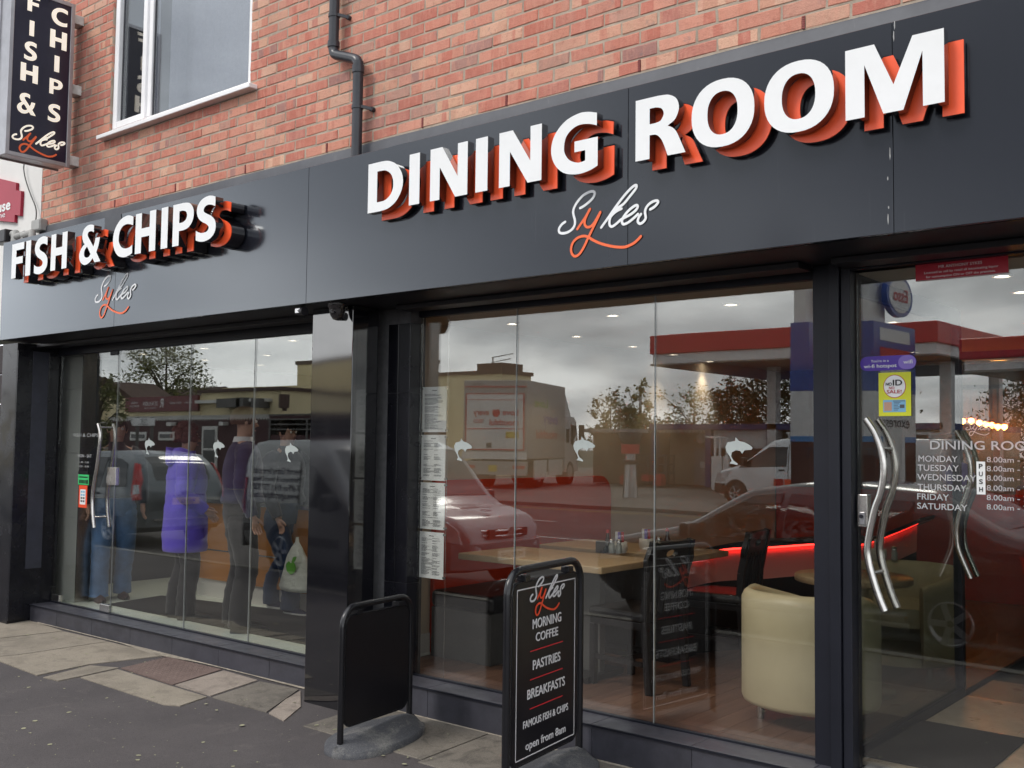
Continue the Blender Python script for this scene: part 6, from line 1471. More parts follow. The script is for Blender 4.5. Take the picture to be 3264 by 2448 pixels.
plate(v.t, 'MV08 UHT', 2.515, .47, MT['plate_w'], 1)
for sd in (1, -1): MB().cbox((1.02, sd*1.02, 1.08), .12, .20, .20).build('mirror', MT['trim'], v.t, bevel=.03); MB().bar((-.02, sd*.925, .93), (.14, sd*.925, .93), .02, .035).build('door_handle', MT['trim'], v.t)
MB().box(-2.46, -2.42, .35, .43, .75, 1.0).build('door_handle', MT['trim'], v.t)
MF = frame((-2.16, .93, 0), (-1, 0, 0), (0, 0, 1))
for s_, z, h in (('Agecroft Glazing Services Ltd', 1.36, .088), ('Maintenance & Joinery Division', 1.255, .072), ('Tel/Fax 0161 737 3270', 1.135, .085), ('www.agecroftglass.co.uk', 1.03, .088)):
    me = text_mesh('lettering', s_, h/.7, MT['print_dark'], 'CENTER', bold=.012); wv = max(q.co.x for q in me.vertices)
    f = .62/wv
    for q in me.vertices: q.co.x *= f
    put('lettering', me, frame((-1.52, v.hw(-1.5, z+.03)+.0145, z), (-1, 0, 0), (0, -.06, 1)), v.t)
me = text_mesh('bonnet_lettering', 'Agecroft Glazing', .085, MT['print_dark'], 'CENTER'); put('bonnet_lettering', me, frame((1.90, .05, 1.005), (0, 1, 0), (-1, 0, .12)), v.t)
put('bonnet_emblem', loops_mesh('bonnet_emblem', [ell(0, 0, .10, .06, n=20, e=2), ell(.02, .0, .06, .03, n=16, e=2)], .003, [MT['print_dark']]), frame((2.06, .05, .985), (0, 1, 0), (-1, 0, .16)), v.t)
v.place(-8.25, -4.75, 0); v.t.scale = (.86, 1, 1)
# dark car at the right, facing left
d = Car('dark_saloon', 'dark grey saloon parked at the kerb in front of the dining room', 4.4,
        [(-2.2, .86), (-2.1, 1.0), (-1.75, 1.10), (-1.05, 1.43), (-.3, 1.47), (.25, 1.40), (1.0, 1.00), (1.2, .95), (1.85, .83), (2.12, .66), (2.2, .5)],
        [(-2.2, .42), (-2.0, .26), (1.8, .22), (2.2, .36)], [(-2.2, .66), (-2.05, .80), (-1.6, .88), (1.2, .88), (1.8, .83), (2.1, .68), (2.2, .55)], [(0, .94), (.45, 1), (.88, 1), (1.1, .92), (1.47, .74)], MT['graphite'])
d.wheels((-1.30, 1.35), .31)
d.side('window', [(-.95, .94), (-.93, 1.33), (-.15, 1.36), (-.12, .92)], MT['car_glass']); d.side('window', [(-.05, .92), (-.07, 1.36), (.22, 1.33), (.86, .99), (.9, .91)], MT['car_glass'])
d.over('windscreen', .32, 1.0, .86, MT['car_glass']); d.over('rear_window', -1.7, -1.1, .84, MT['car_glass'])
d.side('headlamp', [(1.72, .62), (2.08, .56), (2.02, .68), (1.7, .78)], MT['lens_clear'], .01); d.side('tail_lamp', [(-2.15, .72), (-1.9, .74), (-1.85, .92), (-2.1, .90)], MT['lens_red'], .01)
for sd in (1, -1): MB().cbox((.82, sd*.98, .98), .12, .20, .14).build('mirror', MT['graphite'], d.t, bevel=.03); d.side('sill_trim', [(-.9, .27), (-.9, .33), (.95, .33), (.95, .27)], MT['chrome'], .012, (sd,))
plate(d.t, 'DK10 ZRA', 2.2, .48, MT['plate_w'], 1)
d.place(-2.45, -5.05, PI)
# road markings
MT['mark_w'] = mat('worn white road paint', (.50, .49, .46), .8, 0, .2, .3, 9); MT['mark_y'] = mat('worn yellow road paint', (.42, .30, .05), .8, 0, .2, .3, 9)
for y in (-7.6, -11.2, -14.6):
    for i in range(9):
        if y == -11.2 or i % 2 == 0: tag(MB().box(-32+i*4.2, -32+i*4.2+2.4, y, y+.11, ROAD_Z, ROAD_Z+.004).build('lane_line', MT['mark_w']), kind='structure')
tag(MB().box(-40, 8, -18.4, -18.3, ROAD_Z, ROAD_Z+.004).build('edge_line', MT['mark_y']), kind='structure')
tag(MB().box(-60, 20, -60, -19.2, ROAD_Z, ROAD_Z+.10).build('forecourt', mat('pale forecourt concrete', (.17, .16, .145), .9, 0, .2, .2, .5)), kind='structure')
for i in range(24): pass
# ---------------- trees
MT['bark'] = mat('bark', (.07, .05, .035), .9, 0, .2, .3, 12, .8, 30)
def leafmat(n, c): 
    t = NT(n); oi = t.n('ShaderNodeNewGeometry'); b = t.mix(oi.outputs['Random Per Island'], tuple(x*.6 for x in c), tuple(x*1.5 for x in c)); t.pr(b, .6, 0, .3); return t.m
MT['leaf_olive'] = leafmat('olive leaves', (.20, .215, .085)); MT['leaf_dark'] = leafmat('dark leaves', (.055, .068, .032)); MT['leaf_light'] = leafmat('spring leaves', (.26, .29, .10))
def tree(label, x, y, h, rx, rz_, m, seed, trunk_h=.4, n=900, sz=.14, column=False, group=None):
    r = random.Random(seed); n = int(n*1.7); t = thing('tree', label, 'tree', (x, y, ROAD_Z), group); mb = MB(); zt = ROAD_Z
    mb.tube([(x, y, zt), (x+r.uniform(-.1, .1), y, zt+h*trunk_h), (x+r.uniform(-.15, .15), y, zt+h*.9)], [h*.022, h*.016, h*.004], 8)
    cen = []
    for i in range(16):
        a = r.uniform(0, 2*PI); b = r.uniform(.1, 1); z0 = zt+h*(trunk_h+.45*(1-trunk_h)*r.random()); L_ = rx*r.uniform(.5, .95)
        e = Vector((x+math.cos(a)*L_, y+math.sin(a)*L_, min(zt+h*.97, z0+h*.18+r.uniform(0, h*.2)))); mb.tube([(x, y, z0), (Vector((x, y, z0))+e)/2+Vector((0, 0, .08*h*.5)), e], [h*.008, h*.005, h*.002], 5); cen.append(e)
    mb.build('trunk', MT['bark'], t)
    lf_ = MB(); cz = zt+h*(1+trunk_h)/2; clumps = []
    for i in range(26):
        a = r.uniform(0, 2*PI); u = r.uniform(-1, 1); q = r.uniform(.35, 1)**.6
        s = math.sqrt(1-u*u); taper = 1-.35*max(0, u) if not column else 1
        clumps.append((Vector((x+math.cos(a)*s*q*rx*taper, y+math.sin(a)*s*q*rx*taper, cz+u*q*h*(1-trunk_h)/2)), r.uniform(.16, .34)*rx))
    clumps += [(c, rx*.2) for c in cen]
    for i in range(n):
        c, cr_ = clumps[r.randrange(len(clumps))]; p = c+Vector((r.gauss(0, 1), r.gauss(0, 1), r.gauss(0, .8)))*cr_*.62
        a = Vector((r.gauss(0, 1), r.gauss(0, 1), r.gauss(0, 1))).normalized(); b = a.orthogonal().normalized(); s = sz*r.uniform(.5, 1.2); 
        lf_.add([p-a*s, p+b*s*.5, p+a*s, p-b*s*.5], [(0, 1, 2, 3)])
    lf_.build('crown', m, t)
    return t
P = mir(z4(595, 1480), -9.5); tree('young street tree with a bare lower stem by the gabled cream house', P.x, -9.5, 3.75, .75, 1, MT['leaf_olive'], 3, .38, 900, .075)
P = mir(z4(1060, 1100), -33); tree('broad half-leafed tree rising behind the maroon signed building', P.x, -33, 8.6, 3.0, 1, MT['leaf_olive'], 11, .25, 2600, .13)
z7 = crop(1900, 800, .5125)
P = mir(z6(1960, 1050), -46); tree('leafy tree behind the lorry cab', P.x, -46, 5.0, 1.6, 1, MT['leaf_olive'], 21, .2, 1500, .14)
P = mir(z7(270, 1090), -52); tree('slim upright tree behind the forecourt shop', P.x, -52, 6.8, .9, 1, MT['leaf_light'], 23, .1, 900, .13, True)
P = mir(z7(320, 1090), -50); tree('low bushy tree at the end of the forecourt shop roof', P.x, -50, 4.2, 1.6, 1, MT['leaf_light'], 29, .1, 900, .13)
P = mir(z7(620, 1060), -50); tree('pale young tree above the blue roof band', P.x, -50, 5.6, 2.2, 1, MT['leaf_light'], 31, .2, 900, .13)
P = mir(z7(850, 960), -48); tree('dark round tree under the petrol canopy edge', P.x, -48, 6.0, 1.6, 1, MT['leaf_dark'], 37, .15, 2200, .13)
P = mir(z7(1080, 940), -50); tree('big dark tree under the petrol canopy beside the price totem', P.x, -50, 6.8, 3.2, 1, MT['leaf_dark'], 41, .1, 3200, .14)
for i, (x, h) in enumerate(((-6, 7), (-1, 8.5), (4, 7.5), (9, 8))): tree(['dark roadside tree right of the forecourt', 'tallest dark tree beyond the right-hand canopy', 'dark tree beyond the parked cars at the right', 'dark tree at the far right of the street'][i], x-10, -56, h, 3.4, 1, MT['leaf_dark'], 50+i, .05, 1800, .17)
# ---------------- cream and maroon building across the road
MT['cream_wall'] = mat('cream painted wall', (.82, .71, .45), .85, 0, .2, .08, .8); MT['maroon_wall'] = mat('maroon painted wall', (.075, .030, .034), .7, 0, .3, .12, 1); MT['maroon_sign'] = mat('maroon sign board', (.16, .018, .024), .45); MT['roof_brown'] = mat('brown roof tiles', (.085, .055, .045), .9, 0, .2, .25, 3); MT['coping'] = mat('dark coping', (.10, .06, .05), .8); MT['white_trim'] = mat('white trim', (.70, .70, .67), .6); MT['dark_win'] = mat('dark window', (.03, .032, .035), .15, 0, .6); MT['ac_grey'] = mat('grey box', (.11, .105, .10), .6)
YB = -19.0
def mx_(f, x, y, Y): q = mir(f(x, y), Y); return q.x, q.z
def slabpx(name, f, x0, x1, yt, yb, Y, depth, m, par, z0=None):
    a = mx_(f, x0, (yt+yb)/2, Y)[0]; b = mx_(f, x1, (yt+yb)/2, Y)[0]; zt_ = mx_(f, (x0+x1)/2, yt, Y)[1]; zb_ = z0 if z0 is not None else mx_(f, (x0+x1)/2, yb, Y)[1]
    return MB().box(a, b, Y-depth, Y, zb_, zt_).build(name, m, par), a, b, zb_, zt_
cbld = thing('cream_building', 'flat roofed cream building with a maroon lower wall and sign across the road', 'building', (-33, YB, 0))
xa = mx_(z4, 700, 1300, YB)[0]; xb = mx_(z4, 1792, 1300, YB)[0]; zu = mx_(z4, 1000, 1262, YB)[1]
MB().box(xa, xb, YB-9, YB, ROAD_Z, zu).build('lower_wall', MT['maroon_wall'], cbld)
xs1 = mx_(z4, 1285, 1200, YB)[0]; zr_ = mx_(z4, 1000, 1138, YB)[1]; zr2 = mx_(z4, 1600, 1100, YB)[1]
MB().box(xa, xs1, YB-8.5, YB-.02, zu, zr_).build('upper_wall', MT['cream_wall'], cbld); MB().box(xs1, xb, YB-8.5, YB-.05, zu, zr2).build('upper_wall', MT['cream_wall'], cbld)
MB().box(xs1-.1, xb+.1, YB-8.6, YB+.1, zr2, zr2+.12).build('coping', MT['coping'], cbld); MB().box(xs1, mx_(z4, 1740, 1130, YB)[0], YB-.05, YB+.25, zr2-.42, zr2-.30).build('gutter', MT['white_trim'], cbld)
tr_ = MB(); n = 70
for i in range(n): a = xa+(xb-xa)*i/n; b = xa+(xb-xa)*(i+1)/n; tr_.add([(a, YB+.01, zu-.10), (b, YB+.01, zu-.10), ((a+b)/2, YB+.01, zu-.20), (a, YB+.06, zu+.02), (b, YB+.06, zu+.02)], [(0, 1, 4, 3), (0, 2, 1)])
tag(tr_.build('scalloped_trim', MT['white_trim'], cbld), kind='stuff')
x0, z1_ = mx_(z4, 820, 1142, YB); x1, z0_ = mx_(z4, 1282, 1224, YB)
sg = thing('maroon_sign', 'long maroon restaurant sign with pale lettering on the cream wall', 'sign', (x0, YB, z0_)); MB().box(x0, x1, YB, YB+.10, z0_, z1_).build('board', MT['maroon_sign'], sg)
W, H = x1-x0, z1_-z0_
def stext(s, fx, fz, fh, fw, m='st_white'):
    me = text_mesh('lettering', s, H*fh/.7, MT[m], 'CENTER'); w_ = max(q.co.x for q in me.vertices)-min(q.co.x for q in me.vertices)
    for q in me.vertices: q.co.x *= W*fw/w_
    put('lettering', me, street_frame(x0+W*fx, YB+.102, z0_+H*fz), sg)
stext('DE BULLION', .36, .42, .26, .20); stext('R', .515, .25, .62, .05); stext('STEAK HOUSE', .36, .20, .10, .16); stext('OPEN', .14, .55, .14, .08); stext('EVERY DAY', .14, .34, .12, .13); stext('STONE BAKED', .70, .48, .12, .16); stext('BURGERS', .88, .48, .12, .10)
for xp, yp, wp_, hp_ in ((1460, 1175, 150, 58), (1535, 1172, 45, 60), (1632, 1175, 50, 58)):
    slabpx('wall_unit', z4, xp-wp_/2, xp+wp_/2, yp-hp_/2, yp+hp_/2, YB+.5, .5, MT['ac_grey'], cbld)
for xp in (885, 1065): 
    o, a, b, c_, d_ = slabpx('window', z4, xp-50, xp+50, 1360, 1415, YB+.04, .03, MT['white_trim'], cbld); MB().box(a+.12, b-.12, YB+.04, YB+.06, c_+.10, d_-.10).build('pane', MT['dark_win'], o)
o, a, b, c_, d_ = slabpx('doorway', z4, 1293, 1392, 1325, 1500, YB+.05, .04, MT['white_trim'], cbld, ROAD_Z+.1); MB().box(a+.14, b-.14, YB+.05, YB+.07, c_, d_-.14).build('dark_opening', MT['dark_win'], o); MB().box(a+.14, b-.14, YB+.07, YB+.09, d_-.95, d_-.87).build('rail', MT['white_trim'], o)
for xp, yp in ((1078, 1310), (1418, 1308)): slabpx('wall_lamp', z4, xp-14, xp+14, yp-12, yp+12, YB+.25, .25, MT['white_trim'], cbld)
a, zz1 = mx_(z4, 1830, 1120, YB+.1); zz2 = mx_(z4, 1830, 1225, YB+.1)[1]; MB().tube([(a, YB+.12, zz2), (a, YB+.12, zz1)], .09, 8).tube([(a-.02, YB+.14, zz1), (a-.02, YB+.14, zz1-.5)], .2, 8).build('rainwater_pipe', MT['coping'], cbld)
# gate of brown rails at the right of the maroon wall
gt = thing('railed_fence', 'brown fence of four wide horizontal boards beside the maroon wall', 'fence', (-26, -16, 0))
ga = mx_(z4, 1722, 1350, -16.5)[0]; gb = ga+6.0
for i, yp in enumerate((1282, 1312, 1345, 1378)): z = mx_(z4, 1860, yp, -16.5)[1]; MB().box(ga, gb, -16.55, -16.5, z-.18, z+.14).build('board', MT['maroon_wall'], gt); MB().box(ga, gb, -16.54, -16.47, z+.145, z+.19).build('rail', MT['ac_grey'], gt)
for k in range(4): MB().box(ga+k*1.95, ga+k*1.95+.1, -16.6, -16.48, ROAD_Z, mx_(z4, 1860, 1275, -16.5)[1]).build('post', MT['ac_grey'], gt)
# taller cream hall behind
hall = thing('cream_hall', 'tall plain cream hall with a flat roof behind the fence and the lorry', 'building', (-28, -30, 0))
YH = -38.0
xt0 = mx_(z4, 1905, 1050, YH)[0]; xt1 = mir(z6(1245, 800), YH).x; zt1 = mx_(z4, 1950, 925, YH)[1]
xtm = mir((1250, 1200), YH).x; zt2_ = mir((1500, 1192), YH).z
MB().box(xt0, xtm, YH-4, YH, ROAD_Z, zt1-.05).build('wall', MT['cream_wall'], hall); MB().box(xt0-.1, xtm+.1, YH-4.1, YH+.1, zt1-.05, zt1+.18).build('coping', MT['coping'], hall)
MB().box(xtm, xt1, YH-2.5, YH-.02, ROAD_Z, zt2_-.05).build('wall', MT['cream_wall'], hall); MB().box(xtm+.1, xt1+.1, YH-2.6, YH+.08, zt2_-.05, zt2_+.15).build('coping', MT['coping'], hall); zt1 = zt2_
for fx in (.02, .08, .14): MB().box(xt0+(xt1-xt0)*fx, xt0+(xt1-xt0)*fx+.12, YH, YH+.07, .5, zt1-.6).build('pilaster', MT['cream_wall'], hall)
for z in (2.2, 4.0): MB().box(xt0+.2, xtm-.1, YH, YH+.05, z, z+.12).build('string_course', MT['cream_wall'], hall)
MB().box(mx_(z4, 1420, 1090, -31)[0], mx_(z4, 1905, 1090, -31)[0], -37, -31, ROAD_Z, mx_(z4, 1600, 1075, -31)[1]).build('side_wing', MT['cream_wall'], hall)
cx_, cz_ = mx_(z6, 1285, 650, YH-2); cw = abs(mx_(z6, 1365, 700, YH-2)[0]-mx_(z6, 1200, 700, YH-2)[0]); MB().box(cx_-cw/2, cx_+cw/2, YH-2.2, YH-.4, zt1-.1, cz_).build('chimney', MT['coping'], hall)
ae = thing('roof_aerial', 'television aerial and dish on the hall chimney', 'aerial', (cx_-cw*.6, YH-2, zt1)); q, z = mx_(z6, 1188, 595, YH-2); b = MB().tube([(q, YH-2, zt1-.2), (q, YH-2, z)], .04, 6)
for k in range(5): b.bar((q-.1, YH-2, z-.05-k*.28), (q+1.5-k*.2, YH-2, z+.1-k*.28), .04, .04)
b.build('aerial', MT['ac_grey'], ae); MB().lathe([(.0005, 0), (.25, .05), (.34, .12)], (0, 0, 0), 14, 0, frame((q-.1, YH-1.9, z-1.6), (-1, 0, 0), (0, 0, 1))).build('dish', MT['ac_grey'], ae)
# gabled houses
def mirX(p, X): P = onX(p, X); return Vector((X, 2*GL-P.y, P.z))
ga_ = mirX(z4(640, 1008), -44); ge_ = mirX(z4(748, 1088), -44); hw_ = abs(ge_.y-ga_.y)
hs = thing('gabled_house', 'cream gabled house with a brown tiled roof beyond the street tree', 'house', (-44, ga_.y, 0))
MB().box(-52, -44, ga_.y-hw_, ga_.y+hw_, ROAD_Z, ge_.z).build('wall', MT['cream_wall'], hs)
MB().prism([(-hw_, ge_.z), (hw_, ge_.z), (0, ga_.z-.2)], 8, frame((-44, ga_.y, 0), (0, 1, 0), (0, 0, 1))).build('gable', MT['cream_wall'], hs)
for sd in (-1, 1):
    o_ = [(0, ga_.z), (sd*(hw_+.5), ge_.z-.35), (sd*(hw_+.5), ge_.z-.65), (0, ga_.z-.32)]
    MB().prism(o_ if sd > 0 else o_[::-1], 8.8, frame((-43.5, ga_.y, 0), (0, 1, 0), (0, 0, 1))).build('roof', MT['roof_brown'], hs)
o = MB().box(-44, -43.95, ga_.y-1.2, ga_.y+.4, 1.2, 2.5).build('window', MT['white_trim'], hs); MB().box(-43.95, -43.93, ga_.y-1.1, ga_.y+.3, 1.3, 2.4).build('pane', MT['dark_win'], o)
for lab, f, px, Y, w_, hz, par in (('grey roofed house behind the maroon sign', z4, (870, 1062), -34, 9, None, 1), ('cream house seen at the far left edge of the shop fronts', z4, (60, 1000), -20, 9, None, 2)):
    P = mir(f(*px), Y); hs = thing('gabled_house', lab, 'house', (P.x, Y, 0)); zt_ = P.z; ze = zt_-1.7; yb = Y-8
    MB().box(P.x-w_/2, P.x+w_/2, yb, Y, ROAD_Z, ze).build('wall', MT['cream_wall'], hs)
    if par == 1: MB().prism([(Y+.3, ze), (yb-.3, ze), ((Y+yb)/2, zt_)], w_+.6, frame((P.x+w_/2+.3, 0, 0), (0, 1, 0), (0, 0, 1))).build('roof', MT['roof_brown'], hs)
    else:
        MB().prism([(P.x-w_/2, ze), (P.x+w_/2, ze), (P.x, zt_-.25)], 7.9, wall_frame(0, yb, 0) @ Matrix.Translation((0, 0, 0))).build('gable', MT['cream_wall'], hs)
        for sd in (-1, 1):
            M_ = MB(); a = Vector((P.x, 0, zt_)); b = Vector((P.x+sd*(w_/2+.5), 0, ze-.25)); 
            M_.add([(a.x, Y+.4, a.z), (b.x, Y+.4, b.z), (b.x, yb-.4, b.z), (a.x, yb-.4, a.z)]+[(a.x, Y+.4, a.z-.16), (b.x, Y+.4, b.z-.16), (b.x, yb-.4, b.z-.16), (a.x, yb-.4, a.z-.16)], [(0, 1, 2, 3), (4, 7, 6, 5), (0, 4, 5, 1), (1, 5, 6, 2), (2, 6, 7, 3), (3, 7, 4, 0)]); M_.build('roof', MT['roof_brown'], hs)
        for k in (-1, 1):
            o = MB().box(P.x+k*1.5-.6, P.x+k*1.5+.6, Y, Y+.05, 1.0, 2.1).build('window', MT['white_trim'], hs); MB().box(P.x+k*1.5-.5, P.x+k*1.5+.5, Y+.05, Y+.06, 1.08, 2.02).build('pane', MT['dark_win'], o)
# direction sign
q0 = mir(z4(835, 1290), -8.5); q1 = mir(z4(986, 1270), -8.5); q2 = mir(z4(986, 1320), -8.5)
ds = thing('direction_sign', 'white arrow shaped direction sign on two grey posts by the road', 'road sign', ((q0.x+q1.x)/2, -8.5, ROAD_Z)); zm = (q1.z+q2.z)/2; hh_ = (q1.z-q2.z)/2
MB().prism([(q1.x, zm-hh_), (q1.x, zm+hh_), (q0.x+hh_*1.1, zm+hh_), (q0.x, zm), (q0.x+hh_*1.1, zm-hh_)], .03, street_frame(0, -8.5, 0) @ Matrix.Scale(-1, 4, (1, 0, 0))).build('plate', MT['st_white'], ds)
MB().prism([(q0.x+hh_*1.5, zm+hh_*.75), (q0.x+hh_*1.15, zm+hh_*.75), (q0.x+hh_*.25, zm), (q0.x+hh_*1.15, zm-hh_*.75), (q0.x+hh_*1.5, zm-hh_*.75), (q0.x+hh_*.6, zm)], .004, street_frame(0, -8.48, 0) @ Matrix.Scale(-1, 4, (1, 0, 0))).build('chevron', MT['st_black'], ds)
for i, s_ in enumerate(('Civic Centre', 'Car Park', 'Household Waste')): me = text_mesh('lettering', s_, hh_*.42/.7, MT['st_black'], 'CENTER'); put('lettering', me, street_frame(q0.x+(q1.x-q0.x)*.6, -8.478, zm+hh_*(.38-.58*i)), ds)
for fx in (.25, .85): MB().tube([(q0.x+(q1.x-q0.x)*fx, -8.55, ROAD_Z), (q0.x+(q1.x-q0.x)*fx, -8.55, zm+hh_*1.2)], .04, 8).build('post', MT['ac_grey'], ds)
# ---------------- supermarket lorry
MT['lorry_grey'] = mat('lorry body grey white', (.40, .38, .36), .4, 0, .4, .06, 1); MT['lorry_white'] = mat('lorry white', (.72, .71, .69), .35, 0, .4, .05, 1); MT['lorry_red'] = mat('lorry red', (.55, .02, .03), .4); MT['lorry_under'] = mat('lorry chassis', (.05, .048, .048), .8)
lo_ = thing('lorry', 'big pale supermarket delivery lorry with a red apple slogan on its tail doors', 'lorry', (0, 0, 0))
W2, H0, H1, LL = 1.25, 1.15, 4.2, 4.7                            # tail at x=0 looking -x, runs to +x
MB().box(0, LL, -W2, W2, H0, H1).build('box_body', MT['lorry_grey'], lo_, bevel=.03)
MB().box(-.02, 0, -W2+.14, W2-.14, H0+.35, H1-.55).build('shutter_door', MT['lorry_white'], lo_)
fr_ = MB()
for a, b, c_, d_ in ((-W2+.10, -W2+.14, H0+.32, H1-.52), (W2-.14, W2-.10, H0+.32, H1-.52), (-W2+.14, W2-.14, H1-.55, H1-.52), (-W2+.14, W2-.14, H0+.32, H0+.36), (-W2+.14, W2-.14, H0+1.12, H0+1.15), (-W2+.14, W2-.14, H1-.78, H1-.76), (-W2+.02, W2-.02, H1-.28, H1-.24)): fr_.box(-.028, -.003, a, b, c_, d_)
fr_.build('red_trim', MT['lorry_red'], lo_)
RF = frame((-.024, 0, 0), (0, -1, 0), (0, 0, 1))
def ltext(s, y, z, h, w_, m='lorry_red', bold=.02):
    me = text_mesh('lettering', s, h/.7, MT[m], 'LEFT', bold=bold); ww = max(q.co.x for q in me.vertices)
    for q in me.vertices: q.co.x *= w_/ww
    put('lettering', me, RF @ Matrix.Translation((y, z, .002)), lo_)
ltext('Love', -.95, 2.82, .24, .62); ltext('every', .22, 2.82, .24, .62); ltext('mouthful', -.95, 2.42, .24, 1.15); ltext('TESCO', .42, 2.52, .13, .42, 'lorry_red'); ltext('MX63 LZC', .5, H1-.2, .10, .4, 'print_dark', 0)
MB().prism([(p[0]*.15, p[1]*.17) for p in cs((0, -1), (.6, -.9), (1, -.2), (.9, .5), (.5, .8), (0, .6), (-.5, .8), (-.9, .5), (-1, -.2), (-.6, -.9))], .004, RF @ Matrix.Translation((-.06, 2.92, .006))).build('apple', MT['lorry_red'], lo_)
MB().box(-.028, -.02, .45, .95, H0+.78, H0+1.02).build('warning_label', MT['plate_y'], lo_); MB().box(-.03, -.02, -.3, -.1, H0+.40, H0+.6).build('latch', MT['ac_grey'], lo_)
MB().box(-.06, 0, -W2, W2, H0-.02, H0+.25).build('tail_lift', MT['lorry_white'], lo_); MB().box(-.05, .1, -W2, W2, H0-.62, H0-.10).build('rear_panel', MT['lorry_grey'], lo_)
for y in (-.55, .45): MB().lathe([(.04, 0), (.07, .03), (.07, .05)], (0, 0, 0), 10, 0, frame((-.06, y, H0-.35), (0, 1, 0), (0, 0, 1))).build('hook', MT['lorry_white'], lo_)
MB().box(-.06, -.045, -.2, .12, H0-.5, H0-.25).build('plate', MT['plate_y'], lo_)
for y in (-.95, .95): MB().box(-.06, -.045, y-.22, y+.22, H0-.38, H0-.26).build('tail_lamp', MT['lens_red'], lo_)
MB().box(.1, LL+1.9, -.5, .5, .55, H0-.01).build('chassis', MT['lorry_under'], lo_)
for sd in (1, -1):
    MB().box(2.6, 4.4, sd*W2-.03, sd*W2+.0, .45, H0-.05).build('side_guard', MT['lorry_white'], lo_)
    MB().box(.35, 4.4, sd*(W2+.002)-.002, sd*(W2+.002)+.002, H0+.3, H1-.3).build('side_picture', MT['lorry_grey'], lo_)
    for x in (1.6, LL+.9):
        for r_ in ((.5,)): Mx = Matrix.Translation((x, sd*(W2-.02), r_)) @ Matrix.Rotation(-sd*PI/2, 4, 'X'); w_ = MB().lathe([(r_*.55, -.04), (r_*.95, .0), (r_, -.05), (r_, -.5), (r_*.5, -.5)], (0, 0, 0), 24, 0, Mx).build('wheel', MT['tyre'], lo_); MB().lathe([(r_*.56, -.03), (r_*.3, .02), (.0005, .03)], (0, 0, 0), 20, 0, Mx).build('rim', MT['lorry_grey'], w_)
    MB().box(.9, 2.3, sd*W2-.06, sd*W2+.005, .35, H0-.06).build('mudguard', MT['lorry_white'], lo_)
cab_ = MB(); cab_.prism([(LL+.15, .55), (LL+2.05, .55), (LL+2.1, 1.5), (LL+1.75, 2.75), (LL+1.4, 2.95), (LL+.15, 2.95)], 2.4, frame((0, -1.2, 0), (1, 0, 0), (0, 0, 1))); cab_.build('cab', MT['lorry_white'], lo_, bevel=.08, seg=3)
cab2 = MB(); cab2.prism([(LL+.2, 2.9), (LL+1.35, 2.9), (LL+.5, 3.9), (LL+.2, 3.9)], 2.2, frame((0, -1.1, 0), (1, 0, 0), (0, 0, 1))); cab2.build('wind_deflector', MT['lorry_white'], lo_, bevel=.06)
for sd in (1, -1):
    MB().prism([(LL+.95, 1.75), (LL+1.85, 1.65), (LL+1.65, 2.55), (LL+.95, 2.6)], .01, frame((0, sd*1.205 if sd < 0 else 1.215, 0), (1, 0, 0), (0, 0, 1))).build('window', MT['car_glass'], lo_); MB().box(LL+.3, LL+.7, sd*1.21-.01, sd*1.21+.01, 1.8, 2.4).build('window', MT['car_glass'], lo_)
    MB().box(LL+1.6, LL+1.8, sd*1.45-.1, sd*1.45+.1, 1.7, 2.6).build('mirror', MT['trim'], lo_, bevel=.03)
for sd in (1, -1):
    for s_, x, z, h, w_, m in (('Love', .8, 3.2, .35, 1.6, 'bag_green'), ('every', 1.8, 2.55, .45, 1.9, 'purple'), ('mouthful', 1.0, 1.95, .35, 2.6, 'lorry_red')):
        me = text_mesh('side_lettering', s_, h/.7, MT[m], 'LEFT', bold=.02); ww = max(q.co.x for q in me.vertices)
        for q in me.vertices: q.co.x *= w_/ww
        put('side_lettering', me, frame(((x+w_) if sd > 0 else x, sd*(W2+.0055), z), (-sd, 0, 0), (0, 0, 1)), lo_)
tm_ = mir(z6(1194, 1260), -25.6); rv = math.atan2(2*GL+25.6-CAM.y, tm_.x-CAM.x)-math.radians(21)
lo_.location = (tm_.x, -25.6, ROAD_Z+.1); lo_.rotation_euler = (0, 0, -rv); lo_.scale = (1.06, 1.06, 1.0)
# ---------------- forecourt shop, canopy, totem
MT['blue_band'] = mat('dark blue fascia', (.020, .026, .16), .4); MT['royal'] = mat('totem blue', (.025, .075, .34), .3); MT['sky_stripe'] = mat('bright blue stripe', (.04, .22, .52), .4); MT['canopy_red'] = mat('canopy red', (.55, .020, .030), .35); MT['canopy_white'] = mat('canopy white', (.72, .72, .72), .4); MT['canopy_under'] = mat('canopy underside', (.20, .19, .18), .7); MT['shop_cream'] = mat('shop cream wall', (.36, .33, .25), .8); MT['shop_grey'] = mat('grey door', (.34, .33, .33), .5); MT['brown_brick'] = mat('brown brick wall', (.16, .115, .085), .9, 0, .2, .2, 2)
YK = -33.0
ks = thing('forecourt_shop', 'low petrol station shop with a dark blue roof band and blue posts', 'shop building', (-18, YK, 0))
kx = lambda px, py=1300: mir(z7(px, py), YK).x; kz = lambda py, px=700: mir(z7(px, py), YK).z
MB().box(kx(345), kx(1700), YK-8, YK-1.5, 0, kz(1110)).build('wall', MT['shop_cream'], ks); MB().box(kx(345), kx(1700), YK-8.2, YK+.2, kz(1110), kz(1075)).build('roof_band', MT['blue_band'], ks)
sc2 = MB()
for i in range(14): a = kx(370)+(kx(690)-kx(370))*i/14; sc2.lathe([(.0005, 0), ((kx(690)-kx(370))/30, .0)], (0, 0, 0), 10, 0, frame((a, YK-.1, kz(1118)), (-1, 0, 0), (0, 0, 1)))
sc2.build('scalloped_blind', MT['white_trim'], ks)
